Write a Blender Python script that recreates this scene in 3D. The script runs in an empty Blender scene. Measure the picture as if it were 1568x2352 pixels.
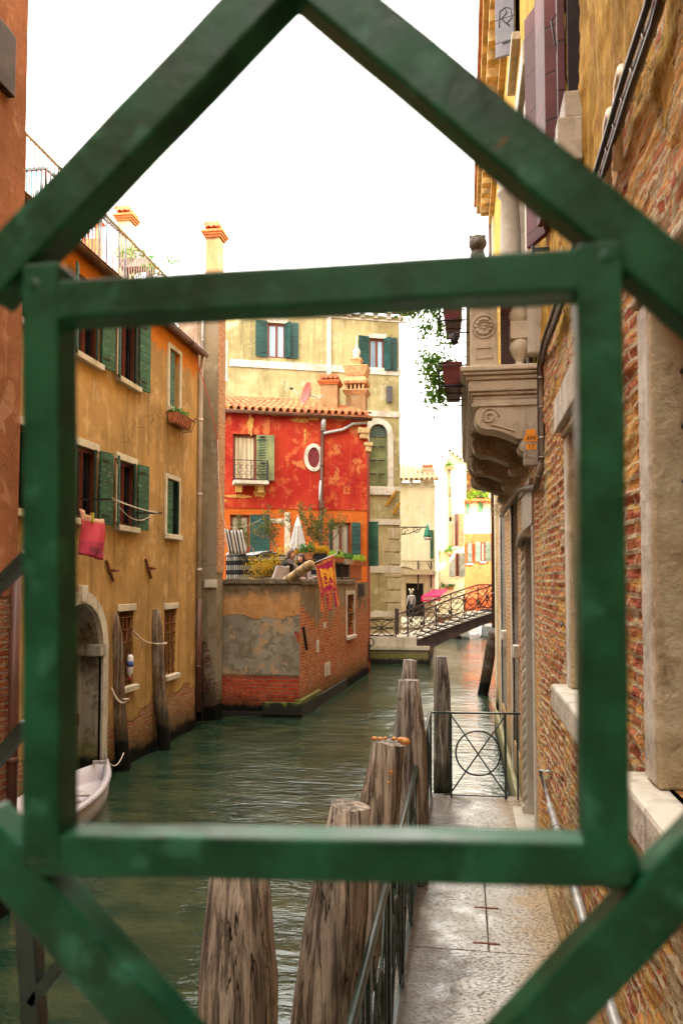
import bpy, math, random
from mathutils import Vector, Matrix, noise as mnoise
from mathutils.geometry import tessellate_polygon
rnd = random.Random(7)
SC = bpy.context.scene
COL = SC.collection
R = math.radians
FPX, CX, CY = 1829.0, 784.0, 1246.0
PITCH, YAW = math.atan(89/FPX), math.atan(281/FPX*math.cos(math.atan(89/FPX)))
CAM = Vector((0, 0, 3.2))
ROT = Matrix.Rotation(YAW, 3, 'Z') @ Matrix.Rotation(R(90)+PITCH, 3, 'X')
ZV = Vector((0, 0, 1))
def ray(x, y):
    return ROT @ Vector((x-CX, CY-y, -FPX))
def on_plane(x, y, p, n):
    r = ray(x, y); t = (Vector(p)-CAM).dot(n)/r.dot(n)
    return CAM + r*t
def on_y(x, y, Y): return on_plane(x, y, (0, Y, 0), Vector((0, 1, 0)))
def on_x(x, y, X): return on_plane(x, y, (X, 0, 0), Vector((1, 0, 0)))
def on_z(x, y, Z): return on_plane(x, y, (0, 0, Z), ZV)
class Frame:
    """a vertical facade: origin, direction along it, outward normal"""
    def __init__(s, o, u, n):
        s.o = Vector(o); s.u = Vector(u).normalized(); s.n = Vector(n).normalized()
    def P(s, u, v, d=0): return s.o + s.u*u + ZV*v + s.n*d
    def px(s, x, y, d=0):
        p = on_plane(x, y, s.o+s.n*d, s.n) - s.o
        return p.dot(s.u), p.z
# ---------------------------------------------------------------- mesh builder
class MB:
    def __init__(s): s.v = []; s.f = []; s.sm = []
    def quad(s, a, b, c, d, smooth=False):
        i = len(s.v); s.v += [tuple(a), tuple(b), tuple(c), tuple(d)]; s.f.append((i, i+1, i+2, i+3)); s.sm.append(smooth)
    def poly(s, pts, smooth=False):
        i = len(s.v); s.v += [tuple(p) for p in pts]; s.f.append(tuple(range(i, i+len(pts)))); s.sm.append(smooth)
    def hexa(s, p):   # 8 corners: bottom 4 ccw, top 4 ccw
        i = len(s.v); s.v += [tuple(q) for q in p]
        for f in ((0,3,2,1), (4,5,6,7), (0,1,5,4), (1,2,6,5), (2,3,7,6), (3,0,4,7)):
            s.f.append(tuple(i+k for k in f)); s.sm.append(False)
    def box(s, x0, x1, y0, y1, z0, z1):
        s.hexa([(x0,y0,z0), (x1,y0,z0), (x1,y1,z0), (x0,y1,z0), (x0,y0,z1), (x1,y0,z1), (x1,y1,z1), (x0,y1,z1)])
    def fbox(s, F, u0, u1, v0, v1, d0, d1):
        s.hexa([F.P(u0,v0,d0), F.P(u1,v0,d0), F.P(u1,v0,d1), F.P(u0,v0,d1), F.P(u0,v1,d0), F.P(u1,v1,d0), F.P(u1,v1,d1), F.P(u0,v1,d1)])
    def bar(s, a, b, w, h, up=ZV):
        a = Vector(a); b = Vector(b); t = (b-a).normalized()
        x = t.cross(up)
        if x.length < 1e-4: x = t.cross(Vector((0,1,0)))
        x.normalize(); y = x.cross(t)
        x = x*w/2; y = y*h/2
        s.hexa([a-x-y, a+x-y, b+x-y, b-x-y, a-x+y, a+x+y, b+x+y, b-x+y])
    def tube(s, pts, r, n=7, closed=False, cap=True):
        pts = [Vector(p) for p in pts]; m = len(pts)
        rr = r if isinstance(r, (list, tuple)) else [r]*m
        base = len(s.v); px = None
        for i, p in enumerate(pts):
            if closed: t = pts[(i+1) % m]-pts[i-1]
            else: t = pts[min(i+1, m-1)]-pts[max(i-1, 0)]
            if t.length < 1e-9: t = Vector((0,0,1))
            t.normalize()
            if px is None:
                px = t.orthogonal().normalized()
            else:
                px = px - t*px.dot(t)
                if px.length < 1e-6: px = t.orthogonal()
                px.normalize()
            py = t.cross(px)
            for k in range(n):
                a = 2*math.pi*k/n
                s.v.append(tuple(p + (px*math.cos(a)+py*math.sin(a))*rr[i]))
        for i in range(m if closed else m-1):
            for k in range(n):
                a = base+i*n+k; b = base+i*n+(k+1) % n; j = (i+1) % m
                s.f.append((a, b, base+j*n+(k+1) % n, base+j*n+k)); s.sm.append(True)
        if cap and not closed:
            s.f.append(tuple(base+k for k in range(n))[::-1]); s.sm.append(False)
            s.f.append(tuple(base+(m-1)*n+k for k in range(n))); s.sm.append(False)
    def lathe(s, prof, c, n=16, axis=None, smooth=True):
        """prof: (r, h) pairs bottom to top around axis through c"""
        c = Vector(c); ax = Vector(axis).normalized() if axis else ZV
        ex = ax.orthogonal().normalized() if axis else Vector((1,0,0)); ey = ax.cross(ex)
        base = len(s.v)
        for r_, h in prof:
            for k in range(n):
                a = 2*math.pi*k/n
                s.v.append(tuple(c+ax*h+(ex*math.cos(a)+ey*math.sin(a))*r_))
        for i in range(len(prof)-1):
            for k in range(n):
                a = base+i*n+k; b = base+i*n+(k+1) % n
                s.f.append((a, b, b+n, a+n)); s.sm.append(smooth)
        s.f.append(tuple(base+k for k in range(n))[::-1]); s.sm.append(False)
        s.f.append(tuple(base+(len(prof)-1)*n+k for k in range(n))); s.sm.append(False)
    def prism(s, pts, off):
        """closed outline pts (coplanar) extruded by vector off"""
        pts = [Vector(p) for p in pts]; off = Vector(off)
        tri = tessellate_polygon([pts]); i = len(s.v); m = len(pts)
        s.v += [tuple(p) for p in pts]+[tuple(p+off) for p in pts]
        for t in tri:
            s.f.append((i+t[0], i+t[1], i+t[2])); s.sm.append(False)
            s.f.append((i+m+t[2], i+m+t[1], i+m+t[0])); s.sm.append(False)
        for k in range(m):
            s.f.append((i+k, i+(k+1) % m, i+m+(k+1) % m, i+m+k)); s.sm.append(False)
    def grid(s, fn, nu, nv, smooth=True):
        base = len(s.v)
        for j in range(nv+1):
            for i in range(nu+1): s.v.append(tuple(fn(i/nu, j/nv)))
        for j in range(nv):
            for i in range(nu):
                a = base+j*(nu+1)+i
                s.f.append((a, a+1, a+nu+2, a+nu+1)); s.sm.append(smooth)
    def ball(s, c, rx, ry, rz, nu=12, nv=8, jit=0, seed=0):
        rg = random.Random(seed); c = Vector(c)
        base = len(s.v)
        for j in range(nv+1):
            ph = math.pi*j/nv
            for i in range(nu):
                a = 2*math.pi*i/nu; q = 1+jit*(rg.random()-.5)
                s.v.append((c.x+rx*q*math.sin(ph)*math.cos(a), c.y+ry*q*math.sin(ph)*math.sin(a), c.z-rz*math.cos(ph)))
        for j in range(nv):
            for i in range(nu):
                a = base+j*nu+i; b = base+j*nu+(i+1) % nu
                s.f.append((a, b, b+nu, a+nu)); s.sm.append(True)
    def leaf(s, p, d, w, l, up=None):
        d = Vector(d).normalized(); x = d.cross(up if up else Vector((rnd.uniform(-1,1), rnd.uniform(-1,1), rnd.uniform(-1,1))))
        if x.length < .01: x = d.orthogonal()
        x = x.normalized()*w/2; p = Vector(p); i = len(s.v); nn = x.cross(d).normalized()*w*.18
        s.v += [tuple(p), tuple(p+d*l*.45+x+nn), tuple(p+d*l), tuple(p+d*l*.45-x+nn)]
        s.f.append((i, i+1, i+2)); s.f.append((i, i+2, i+3)); s.sm += [False, False]
    def build(s, name, mat, parent=None, bevel=0, solid=0, merge=False, uvdir=None):
        me = bpy.data.meshes.new(name); me.from_pydata(s.v, [], s.f)
        me.polygons.foreach_set('use_smooth', s.sm)
        uv = me.uv_layers.new(name='UVMap'); data = []
        for p in me.polygons:
            n = Vector(uvdir) if uvdir and abs(p.normal.dot(Vector(uvdir))) > .35 else p.normal
            if abs(n.z) > .75:
                for vi in p.vertices:
                    c = me.vertices[vi].co; data += [c.x, c.y]
            else:
                t = Vector((-n.y, n.x, 0)); t = t.normalized() if t.length > 1e-6 else Vector((1,0,0))
                if abs(t.x) > abs(t.y): t = t if t.x > 0 else -t
                else: t = t if t.y > 0 else -t
                for vi in p.vertices:
                    c = me.vertices[vi].co; data += [c.dot(t), c.z]
        uv.data.foreach_set('uv', data)
        o = bpy.data.objects.new(name, me); COL.objects.link(o)
        if mat: me.materials.append(mat)
        if parent: o.parent = parent
        if merge:
            w = o.modifiers.new('w', 'WELD'); w.merge_threshold = .0005
        if solid:
            m = o.modifiers.new('s', 'SOLIDIFY'); m.thickness = solid; m.offset = 0
        if bevel:
            m = o.modifiers.new('b', 'BEVEL'); m.width = bevel; m.segments = 2; m.limit_method = 'ANGLE'; m.angle_limit = R(40)
        return o
def tag(o, label, cat, group=None, kind=None):
    if label: o['label'] = label
    if cat: o['category'] = cat
    if group: o['group'] = group
    if kind: o['kind'] = kind
    return o
def thing(name, label, cat, group=None):
    o = bpy.data.objects.new(name, None); COL.objects.link(o); o.empty_display_size = .1
    return tag(o, label, cat, group)
def arc(c, r, a0, a1, n, ex, ey):
    c = Vector(c)
    return [c+(ex*math.cos(a0+(a1-a0)*i/n)+ey*math.sin(a0+(a1-a0)*i/n))*r for i in range(n+1)]
# ---------------------------------------------------------------- node helper
class T:
    def __init__(s, name, rough=.8, spec=.4):
        s.m = bpy.data.materials.new(name); s.m.use_nodes = True
        s.t = s.m.node_tree; s.N = s.t.nodes; s.b = s.N['Principled BSDF']
        s.b.inputs['Roughness'].default_value = rough
        s.b.inputs['Specular IOR Level'].default_value = spec
        s._pos = None; s._uv = None
    def set(s, node, key, val):
        if val is None: return
        i = node.inputs[key]
        if isinstance(val, bpy.types.NodeSocket): s.t.links.new(val, i)
        else:
            if isinstance(val, (tuple, list)) and len(val) == 3 and i.type == 'RGBA': val = (*val, 1)
            i.default_value = val
    def pos(s):
        if s._pos is None: s._pos = s.N.new('ShaderNodeNewGeometry').outputs['Position']
        return s._pos
    def uv(s):
        if s._uv is None: s._uv = s.N.new('ShaderNodeUVMap').outputs[0]
        return s._uv
    def sep(s, v, k):
        n = s.N.new('ShaderNodeSeparateXYZ'); s.set(n, 0, v); return n.outputs[k]
    def map(s, v, scale=(1,1,1), loc=(0,0,0), rot=(0,0,0)):
        n = s.N.new('ShaderNodeMapping'); s.set(n, 0, v); n.inputs['Scale'].default_value = scale; n.inputs['Location'].default_value = loc; n.inputs['Rotation'].default_value = rot
        return n.outputs[0]
    def noise(s, scale, detail=4, rough=.55, v=None, dist=0, color=False):
        n = s.N.new('ShaderNodeTexNoise'); s.set(n, 'Vector', v or s.pos()); s.set(n, 'Scale', scale)
        n.inputs['Detail'].default_value = detail; n.inputs['Roughness'].default_value = rough; n.inputs['Distortion'].default_value = dist
        return n.outputs[1 if color else 0]
    def voro(s, scale, v=None, feature='F1', rand=1, out=0):
        n = s.N.new('ShaderNodeTexVoronoi'); n.feature = feature; s.set(n, 'Vector', v or s.pos()); s.set(n, 'Scale', scale); n.inputs['Randomness'].default_value = rand
        return n.outputs[out]
    def brick(s, c1, c2, mortar, w=.25, h=.072, ms=.01, v=None, bias=0, off=.5, smooth=.15):
        n = s.N.new('ShaderNodeTexBrick'); s.set(n, 'Vector', v or s.uv()); s.set(n, 'Color1', c1); s.set(n, 'Color2', c2); s.set(n, 'Mortar', mortar)
        n.inputs['Scale'].default_value = 1; n.inputs['Mortar Size'].default_value = ms; n.inputs['Mortar Smooth'].default_value = smooth
        n.inputs['Bias'].default_value = bias; n.inputs['Brick Width'].default_value = w; n.inputs['Row Height'].default_value = h; n.offset = off
        return n.outputs[0], n.outputs[1]
    def math(s, op, a, b=None, c=None, clamp=False):
        n = s.N.new('ShaderNodeMath'); n.operation = op; n.use_clamp = clamp
        s.set(n, 0, a); s.set(n, 1, b); s.set(n, 2, c); return n.outputs[0]
    def ss(s, x, a, b, o0=0, o1=1):
        n = s.N.new('ShaderNodeMapRange'); n.interpolation_type = 'SMOOTHSTEP'
        s.set(n, 'Value', x); n.inputs['From Min'].default_value = a; n.inputs['From Max'].default_value = b
        n.inputs['To Min'].default_value = o0; n.inputs['To Max'].default_value = o1
        return n.outputs[0]
    def mix(s, f, a, b, mode='MIX'):
        n = s.N.new('ShaderNodeMix'); n.data_type = 'RGBA'; n.blend_type = mode
        s.set(n, 0, f); s.set(n, 6, a); s.set(n, 7, b); return n.outputs[2]
    def ramp(s, f, stops):
        n = s.N.new('ShaderNodeValToRGB'); s.set(n, 0, f); e = n.color_ramp.elements
        while len(e) < len(stops): e.new(.5)
        for i, (p, c) in enumerate(stops): e[i].position = p; e[i].color = (*c, 1) if len(c) == 3 else c
        return n.outputs[0]
    def bump(s, h, strength=.5, dist=.01, prev=None):
        n = s.N.new('ShaderNodeBump'); n.inputs['Strength'].default_value = strength; n.inputs['Distance'].default_value = dist
        s.set(n, 'Height', h); s.set(n, 'Normal', prev); return n.outputs[0]
    def out(s, col=None, normal=None, rough=None, **kw):
        s.set(s.b, 'Base Color', col); s.set(s.b, 'Normal', normal); s.set(s.b, 'Roughness', rough)
        for k, v in kw.items(): s.set(s.b, k.replace('_', ' '), v)
        return s.m
def mul(c, k): return tuple(x*k for x in c)
def simple(name, col, rough=.6, var=.25, scale=8, metal=0, bump=.3, spec=.4):
    t = T(name, rough, spec)
    n = t.noise(scale, 5); c = t.mix(t.ss(n, .3, .7), mul(col, 1-var), mul(col, 1+var))
    t.b.inputs['Metallic'].default_value = metal
    return t.out(c, t.bump(t.noise(scale*5, 4), bump, .004))
def wallmat(name, base, dark, light, brick_z=None, brick_noise=1.2, brick_amp=1.5, patch=.72, algae=.55, bc1=(.30,.07,.035), bc2=(.42,.15,.06), mortar=(.34,.27,.17), streak=.6, rough=.9, grey=None, bs=1., patchscale=.9, bumpk=1., bw=.25, bh=.072, fine=1., top=None):
    """weathered plaster over brick; brick shows below brick_z (ragged edge) and in patches; dark weed at the waterline"""
    t = T(name, rough, .08); P = t.pos(); z = t.sep(P, 2)
    n1 = t.noise(.55, 6, .6); n2 = t.noise(3.2*fine, 7, .65); n3 = t.noise(22, 5, .7)
    sv = t.map(P, (2.4, 2.4, .22)); st = t.noise(1.6, 6, .65, sv)
    c = t.mix(t.ss(n1, .33, .62), base, dark)
    c = t.mix(t.math('MULTIPLY', t.ss(n2, .5, .72), .75), c, light)
    pn = t.noise(1.7, 8, .66, t.map(P, (1, 1, .8), (3, 9, 5))); pm_ = t.ss(pn, .605, .612); c = t.mix(t.math('MULTIPLY', pm_, .8), c, t.mix(t.ss(n3, .4, .6), mul(light, .75), (light[0]*.9, light[1]*.98, light[2]*1.15)))
    c = t.mix(t.math('MULTIPLY', t.ss(st, .48, .7), streak), c, mul(dark, .45))
    c = t.mix(t.math('MULTIPLY', t.ss(t.noise(2.1, 6, .6, t.map(P, (3, 3, .35), (5, 2, 1))), .56, .72), streak*.7), c, mul(light, 1.15))
    if top: c = t.mix(t.ss(t.math('ADD', z, t.math('MULTIPLY', t.math('SUBTRACT', n2, .5), 1.3)), top[0]-.12, top[0]+.12), c, t.mix(t.ss(n3, .3, .7), mul(top[1], .8), mul(top[1], 1.15)))
    if grey: c = t.mix(t.ss(t.noise(.5, 5, .55, t.map(P, (1,1,1), (9,4,2))), .47, .53), c, grey)
    c = t.mix(t.math('MULTIPLY', t.ss(n3, .35, .75), .35), c, mul(base, .55))
    # hairline cracks
    cr = t.voro(1.1, t.mix(.25, P, t.noise(2.5, 3, .5, color=True)), 'DISTANCE_TO_EDGE')
    crm = t.math('MULTIPLY', t.ss(cr, .0, .006, 1, 0), t.ss(n1, .5, .56))
    c = t.mix(t.math('MULTIPLY', crm, .7), c, mul(dark, .2))
    hb = t.math('ADD', t.math('MULTIPLY', n2, 1.2), t.math('SUBTRACT', t.math('MULTIPLY', n3, .35), t.math('MULTIPLY', pm_, .5)))
    if brick_z is not None:
        uvd = t.mix(.012, t.uv(), t.noise(5, 2, .5, color=True))
        bcol, bf = t.brick(bc1, bc2, mortar, bw*bs, bh*bs, .011*bs, uvd)
        bvar = t.noise(9, 3, .6, t.map(t.uv(), (1, 3.5, 1)))
        bcol = t.mix(t.math('MULTIPLY', t.ss(bvar, .52, .7), .75), bcol, mul(bc1, .4))
        bcol = t.mix(t.math('MULTIPLY', t.ss(bvar, .46, .3), .65), bcol, (bc2[0]*1.25, bc2[1]*1.7, bc2[2]*1.8))
        bcol = t.mix(t.math('MULTIPLY', t.ss(t.noise(1.3, 6, .65, t.map(P, (1,1,1), (3,1,7))), .5, .68), .55), bcol, mul(mortar, .9))
        m = t.math('ADD', t.math('MULTIPLY', t.math('SUBTRACT', brick_z, z), brick_noise), t.math('MULTIPLY', t.math('SUBTRACT', t.noise(patchscale, 6, .6, t.map(P, (1,1,1), (2,8,3))), .5), brick_amp*3))
        m1 = t.ss(m, -.04, .04)
        m2 = t.ss(t.noise(.8, 5, .55, t.map(P, (1,1,1), (7,7,1))), patch, patch+.02)
        mask = t.math('MAXIMUM', m1, m2)
        c = t.mix(mask, c, bcol)
        bh_ = t.math('ADD', t.math('MULTIPLY', t.math('SUBTRACT', 1, bf), .7), t.math('MULTIPLY', t.math('ADD', n3, t.math('MULTIPLY', bvar, 1.5)), .9))
        hb = t.mix(mask, t.math('ADD', hb, 2.2), bh_)
    if algae is not None:
        az = t.math('ADD', z, t.math('MULTIPLY', t.math('SUBTRACT', n2, .5), -.5))
        c = t.mix(t.ss(az, algae+.55, algae, 0, .65), c, (.045,.05,.015))
        c = t.mix(t.ss(az, algae+.06, algae-.12), c, (.008,.009,.006))
    nrm = t.bump(hb, .75*bumpk, .022*bumpk)
    return t.out(c, nrm)
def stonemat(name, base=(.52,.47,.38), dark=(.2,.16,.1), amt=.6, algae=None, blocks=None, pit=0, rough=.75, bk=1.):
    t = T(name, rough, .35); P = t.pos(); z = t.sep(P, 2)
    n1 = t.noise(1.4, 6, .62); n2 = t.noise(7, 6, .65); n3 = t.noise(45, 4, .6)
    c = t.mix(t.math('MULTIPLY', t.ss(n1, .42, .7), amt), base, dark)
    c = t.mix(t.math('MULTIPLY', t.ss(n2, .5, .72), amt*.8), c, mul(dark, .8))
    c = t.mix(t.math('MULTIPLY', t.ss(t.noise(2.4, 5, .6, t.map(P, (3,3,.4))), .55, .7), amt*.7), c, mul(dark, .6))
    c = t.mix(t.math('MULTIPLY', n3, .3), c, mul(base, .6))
    h = t.math('ADD', t.math('MULTIPLY', n2, 1.), t.math('MULTIPLY', n3, .3))
    if blocks:
        bc, bf = t.brick((1,1,1), (.8,.78,.72), (.25,.2,.15), blocks[0], blocks[1], .008)
        c = t.mix(.85, c, bc, 'MULTIPLY'); h = t.math('SUBTRACT', h, t.math('MULTIPLY', bf, 1.2))
    if algae is not None:
        az = t.math('ADD', z, t.math('MULTIPLY', t.math('SUBTRACT', n2, .5), -.4))
        c = t.mix(t.ss(az, algae+.5, algae, 0, .75), c, (.16,.15,.02)); c = t.mix(t.ss(az, algae+.05, algae-.1), c, (.01,.011,.006))
    if bk > 1: h = t.math('ADD', h, t.math('MULTIPLY', t.ss(n1, .3, .7), 1.2))
    return t.out(c, t.bump(h, .7, .012*bk))
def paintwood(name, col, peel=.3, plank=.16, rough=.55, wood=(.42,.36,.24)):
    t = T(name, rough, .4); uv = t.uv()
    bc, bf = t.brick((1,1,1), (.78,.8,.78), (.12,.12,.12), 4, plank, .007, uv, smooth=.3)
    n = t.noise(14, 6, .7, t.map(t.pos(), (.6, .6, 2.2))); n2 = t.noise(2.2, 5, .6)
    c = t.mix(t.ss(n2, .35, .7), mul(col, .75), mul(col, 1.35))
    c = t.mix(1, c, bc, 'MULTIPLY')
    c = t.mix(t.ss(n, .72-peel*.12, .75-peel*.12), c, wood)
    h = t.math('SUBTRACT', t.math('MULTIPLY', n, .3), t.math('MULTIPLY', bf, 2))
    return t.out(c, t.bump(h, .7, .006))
def polewood(name, base, dark, water=.35):
    t = T(name, .85, .2); P = t.pos(); z = t.sep(P, 2)
    g = t.noise(1, 6, .7, t.map(P, (30, 30, 1.5)), .45); g2 = t.noise(1, 5, .6, t.map(P, (8, 8, .6), (3,1,2)), .8); n = t.noise(2.4, 5, .6)
    c = t.mix(t.ss(g, .36, .60), dark, base); c = t.mix(t.ss(t.noise(1, 4, .7, t.map(P, (90, 90, 7))), .5, .7, 0, .5), c, mul(dark, 1.4))
    c = t.mix(t.math('MULTIPLY', t.ss(g2, .5, .68), .7), c, mul(dark, .55))
    c = t.mix(t.math('MULTIPLY', t.ss(n, .45, .62), .6), c, t.mix(t.ss(g, .42, .58), (.10,.085,.07), (.36,.31,.25)))
    cr = t.math('ABSOLUTE', t.math('SUBTRACT', t.noise(1, 4, .55, t.map(P, (17, 17, .55), (4, 7, 2)), .2), .5)); cm = t.math('MULTIPLY', t.ss(cr, .003, .013, .95, 0), t.ss(g2, .44, .5))
    c = t.mix(t.ss(t.noise(6, 6, .7), .56, .68, 0, .5), c, mul(dark, 1.2))
    c = t.mix(cm, c, (.012,.008,.005))
    az = t.math('ADD', z, t.math('MULTIPLY', t.math('SUBTRACT', n, .5), -.6))
    c = t.mix(t.ss(az, water+.5, water+.1, 0, .8), c, (.03,.03,.014)); c = t.mix(t.ss(az, water+.08, water-.05), c, (.006,.007,.005))
    h = t.math('SUBTRACT', t.math('ADD', t.math('MULTIPLY', g, 1.3), g2), t.math('MULTIPLY', cm, 2.5))
    return t.out(c, t.bump(h, .9, .014))
def leafmat(name, c1, c2, c3=None):
    t = T(name, .6, .3)
    n = t.noise(9, 3); c = t.mix(t.ss(n, .35, .65), c1, c2)
    if c3: c = t.mix(t.ss(t.noise(23, 2, .5), .58, .64), c, c3)
    m = t.out(c); tr = t.N.new('ShaderNodeBsdfTranslucent'); t.set(tr, 'Color', c); mx_ = t.N.new('ShaderNodeMixShader'); mx_.inputs[0].default_value = .45
    t.t.links.new(t.b.outputs[0], mx_.inputs[1]); t.t.links.new(tr.outputs[0], mx_.inputs[2]); t.t.links.new(mx_.outputs[0], t.N['Material Output'].inputs['Surface']); return m
def tilemat(name, c1=(.42,.11,.04), c2=(.52,.21,.085)):
    t = T(name, .85, .2); n = t.noise(7, 3, .6); n2 = t.noise(30, 4)
    c = t.mix(t.ss(n, .38, .62), c1, c2); c = t.mix(t.math('MULTIPLY', t.ss(n2, .5, .7), .6), c, (.3,.24,.12))
    c = t.mix(t.ss(t.noise(1.1, 5), .58, .7, 0, .7), c, (.12,.08,.05))
    return t.out(c, t.bump(n2, .5, .01))
# ---------------------------------------------------------------- materials
OCHRE = wallmat('ochre plaster', (.54,.315,.11), (.33,.20,.075), (.66,.43,.19), brick_z=.85, brick_noise=1.3, brick_amp=.55, patch=.8, algae=.26, bc1=(.35,.09,.04), bc2=(.45,.2,.08), streak=.62, top=(7.75, (.62,.20,.025)))
ORANGE_TOP = wallmat('orange plaster under eave', (.62,.21,.03), (.5,.17,.03), (.66,.3,.08), streak=.35, algae=None)
PINK = wallmat('pink plaster', (.44,.17,.075), (.27,.11,.05), (.56,.28,.15), brick_z=3.1, brick_noise=2, brick_amp=.25, patch=.85, algae=.6, streak=.4)
GREYP = wallmat('grey brown plaster', (.27,.205,.12), (.19,.145,.085), (.36,.30,.2), brick_z=None, algae=.45, streak=.3, grey=(.26,.21,.14))
REDP = wallmat('red plaster', (.46,.05,.022), (.34,.022,.016), (.66,.22,.07), algae=None, streak=.3, fine=.8)
ORANGEP = wallmat('orange plaster', (.58,.14,.022), (.50,.11,.02), (.64,.2,.04), algae=None, streak=.08)
RUSTP = wallmat('rust red plaster', (.36,.07,.028), (.28,.05,.02), (.45,.14,.05), algae=None, streak=.2)
TERR1x = lambda: wallmat('stained terrace plaster', (.33,.22,.12), (.20,.145,.09), (.42,.27,.14), brick_z=1.25, brick_noise=6, brick_amp=.18, patch=.66, algae=.36, bc1=(.33,.045,.022), bc2=(.45,.11,.04), grey=(.27,.23,.16), mortar=(.24,.16,.1), bw=.26, bh=.085)
TERR2 = wallmat('crumbling terrace brick', (.32,.24,.14), (.19,.14,.085), (.44,.36,.24), brick_z=2.4, brick_noise=1.1, brick_amp=1.5, patch=.6, algae=.3, bc1=(.36,.055,.022), bc2=(.56,.17,.055), mortar=(.42,.31,.17), bw=.24, bh=.075)
YELP = wallmat('yellow plaster', (.50,.415,.20), (.30,.245,.11), (.60,.53,.31), algae=None, streak=.55)
CREAM = wallmat('cream plaster', (.74,.66,.46), (.64,.55,.34), (.78,.71,.52), algae=.7, streak=.25)
WHITEP = wallmat('white plaster', (.86,.77,.56), (.78,.68,.46), (.88,.81,.64), algae=.7, streak=.15)
SALMON = wallmat('salmon plaster', (.66,.17,.06), (.54,.13,.045), (.7,.25,.1), algae=.7, streak=.25)
QUAYB = wallmat('quay brick', (.4,.3,.2), (.3,.2,.1), (.45,.35,.25), brick_z=5, algae=.3, bc1=(.36,.1,.04), bc2=(.5,.2,.08))
def palazzo_mat():
    """old palazzo: brick up to about 5.2 m with lumps of mortar, ochre render above"""
    t = T('old brick and ochre render', .92, .08); P = t.pos(); z = t.sep(P, 2); uv = t.uv()
    wob = t.noise(4, 3, .6, color=True)
    uvd = t.mix(.03, uv, wob)
    bcol, bf = t.brick((.38,.105,.055), (.54,.24,.10), (.56,.46,.29), .20, .060, .011, uvd, bias=-.1)
    cell = t.noise(6.5, 2, .5, t.map(uv, (1, 3.3, 1)))
    bcol = t.mix(t.math('MULTIPLY', t.ss(cell, .55, .66), .85), bcol, (.64,.36,.08))
    bcol = t.mix(t.math('MULTIPLY', t.ss(cell, .42, .32), .7), bcol, (.20,.045,.04))
    lum = t.noise(1.5, 7, .62); n2 = t.noise(7, 6, .7); n3 = t.noise(38, 5, .7)
    mort = t.mix(t.ss(n2, .35, .65), (.62,.52,.33), (.42,.32,.17))
    bcol = t.mix(t.math('MULTIPLY', t.ss(t.noise(2.2, 5, .6, t.map(P, (1,1,1), (6,2,4))), .5, .62), .55), bcol, (.62,.38,.08))
    bcol = t.mix(t.ss(t.math('ADD', lum, t.math('MULTIPLY', t.math('SUBTRACT', n2, .5), .5)), .55, .595), bcol, mort)
    ren = t.mix(t.ss(t.noise(1, 6, .7, t.map(P, (9, 9, 1.1))), .38, .62), (.36,.20,.03), (.66,.41,.09))
    ren = t.mix(t.math('MULTIPLY', t.ss(t.noise(2.6, 5), .56, .66), .7), ren, (.36,.13,.04))
    lvl = t.math('ADD', t.math('MULTIPLY', t.math('SUBTRACT', lum, .5), 3.2), t.math('SUBTRACT', z, 5.15))
    m = t.ss(lvl, -.03, .05)
    c = t.mix(m, bcol, ren)
    c = t.mix(t.ss(t.math('ADD', lvl, t.math('MULTIPLY', n2, .6)), .45, .15, 0, .0), c, mort)
    c = t.mix(t.math('MULTIPLY', t.ss(n3, .5, .75), .3), c, (.12,.07,.04))
    low = t.ss(t.math('ADD', z, t.math('MULTIPLY', t.math('SUBTRACT', lum, .5), -1.4)), 1.1, .75)
    c = t.mix(t.math('MULTIPLY', low, .8), c, (.44,.33,.17))
    y = t.sep(P, 1)
    az = t.math('ADD', t.math('ADD', z, t.math('MULTIPLY', t.math('SUBTRACT', n2, .5), -.4)), t.ss(y, 10.2, 10.5, 3, 0))
    c = t.mix(t.ss(az, .9, .4, 0, .7), c, (.05,.05,.02)); c = t.mix(t.ss(az, .42, .28), c, (.008,.009,.006))
    hb = t.math('ADD', t.math('MULTIPLY', t.math('SUBTRACT', 1, bf), .9), t.math('ADD', t.math('MULTIPLY', n2, 1.6), t.math('ADD', t.math('MULTIPLY', cell, 1.2), t.math('MULTIPLY', n3, .4))))
    hr = t.math('ADD', 1.6, t.math('ADD', t.math('MULTIPLY', t.noise(1, 6, .7, t.map(P, (26, 26, 5))), 1.6), n2))
    return t.out(c, t.bump(t.mix(m, hb, hr), 1, .022))
PALAZZO = palazzo_mat()
STONE = stonemat('istrian stone', (.55,.50,.40), (.22,.175,.11), .55)
STONEW = stonemat('pale stone', (.66,.61,.50), (.28,.22,.14), .7, bk=1.5)
STONED = stonemat('dark balcony stone', (.42,.33,.22), (.08,.05,.03), .9)  # darker stone for soffit, inner corbels, lion plinth and door head
STONEB = stonemat('balcony stone', (.60,.52,.38), (.26,.18,.09), .6, bk=1.3)
STONEQ = stonemat('quay stone', (.50,.44,.31), (.22,.17,.09), .6, algae=.3, blocks=(1.1,.35))
STONEY = stonemat('band stone', (.62,.56,.42), (.32,.25,.14), .5)
JAMB = stonemat('worn ochre stone', (.58,.49,.31), (.30,.20,.08), 1.0, bk=2)
QUOIN = stonemat('quoin stone', (.50,.415,.23), (.28,.22,.11), .6)
GREENSH = paintwood('green shutter paint', (.018,.085,.045), .35)
GREENSH2 = paintwood('peeled green shutter paint', (.02,.1,.055), .9)
TEALSH = paintwood('teal shutter paint', (.012,.062,.052), .05)
OLIVESH = paintwood('olive shutter paint', (.17,.18,.07), .02, plank=5)
REDSH = paintwood('maroon shutter paint', (.12,.028,.028), .0, plank=.34, rough=.7)
GREENDK = paintwood('shaded green shutter paint', (.010,.045,.028), .2)
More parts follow.
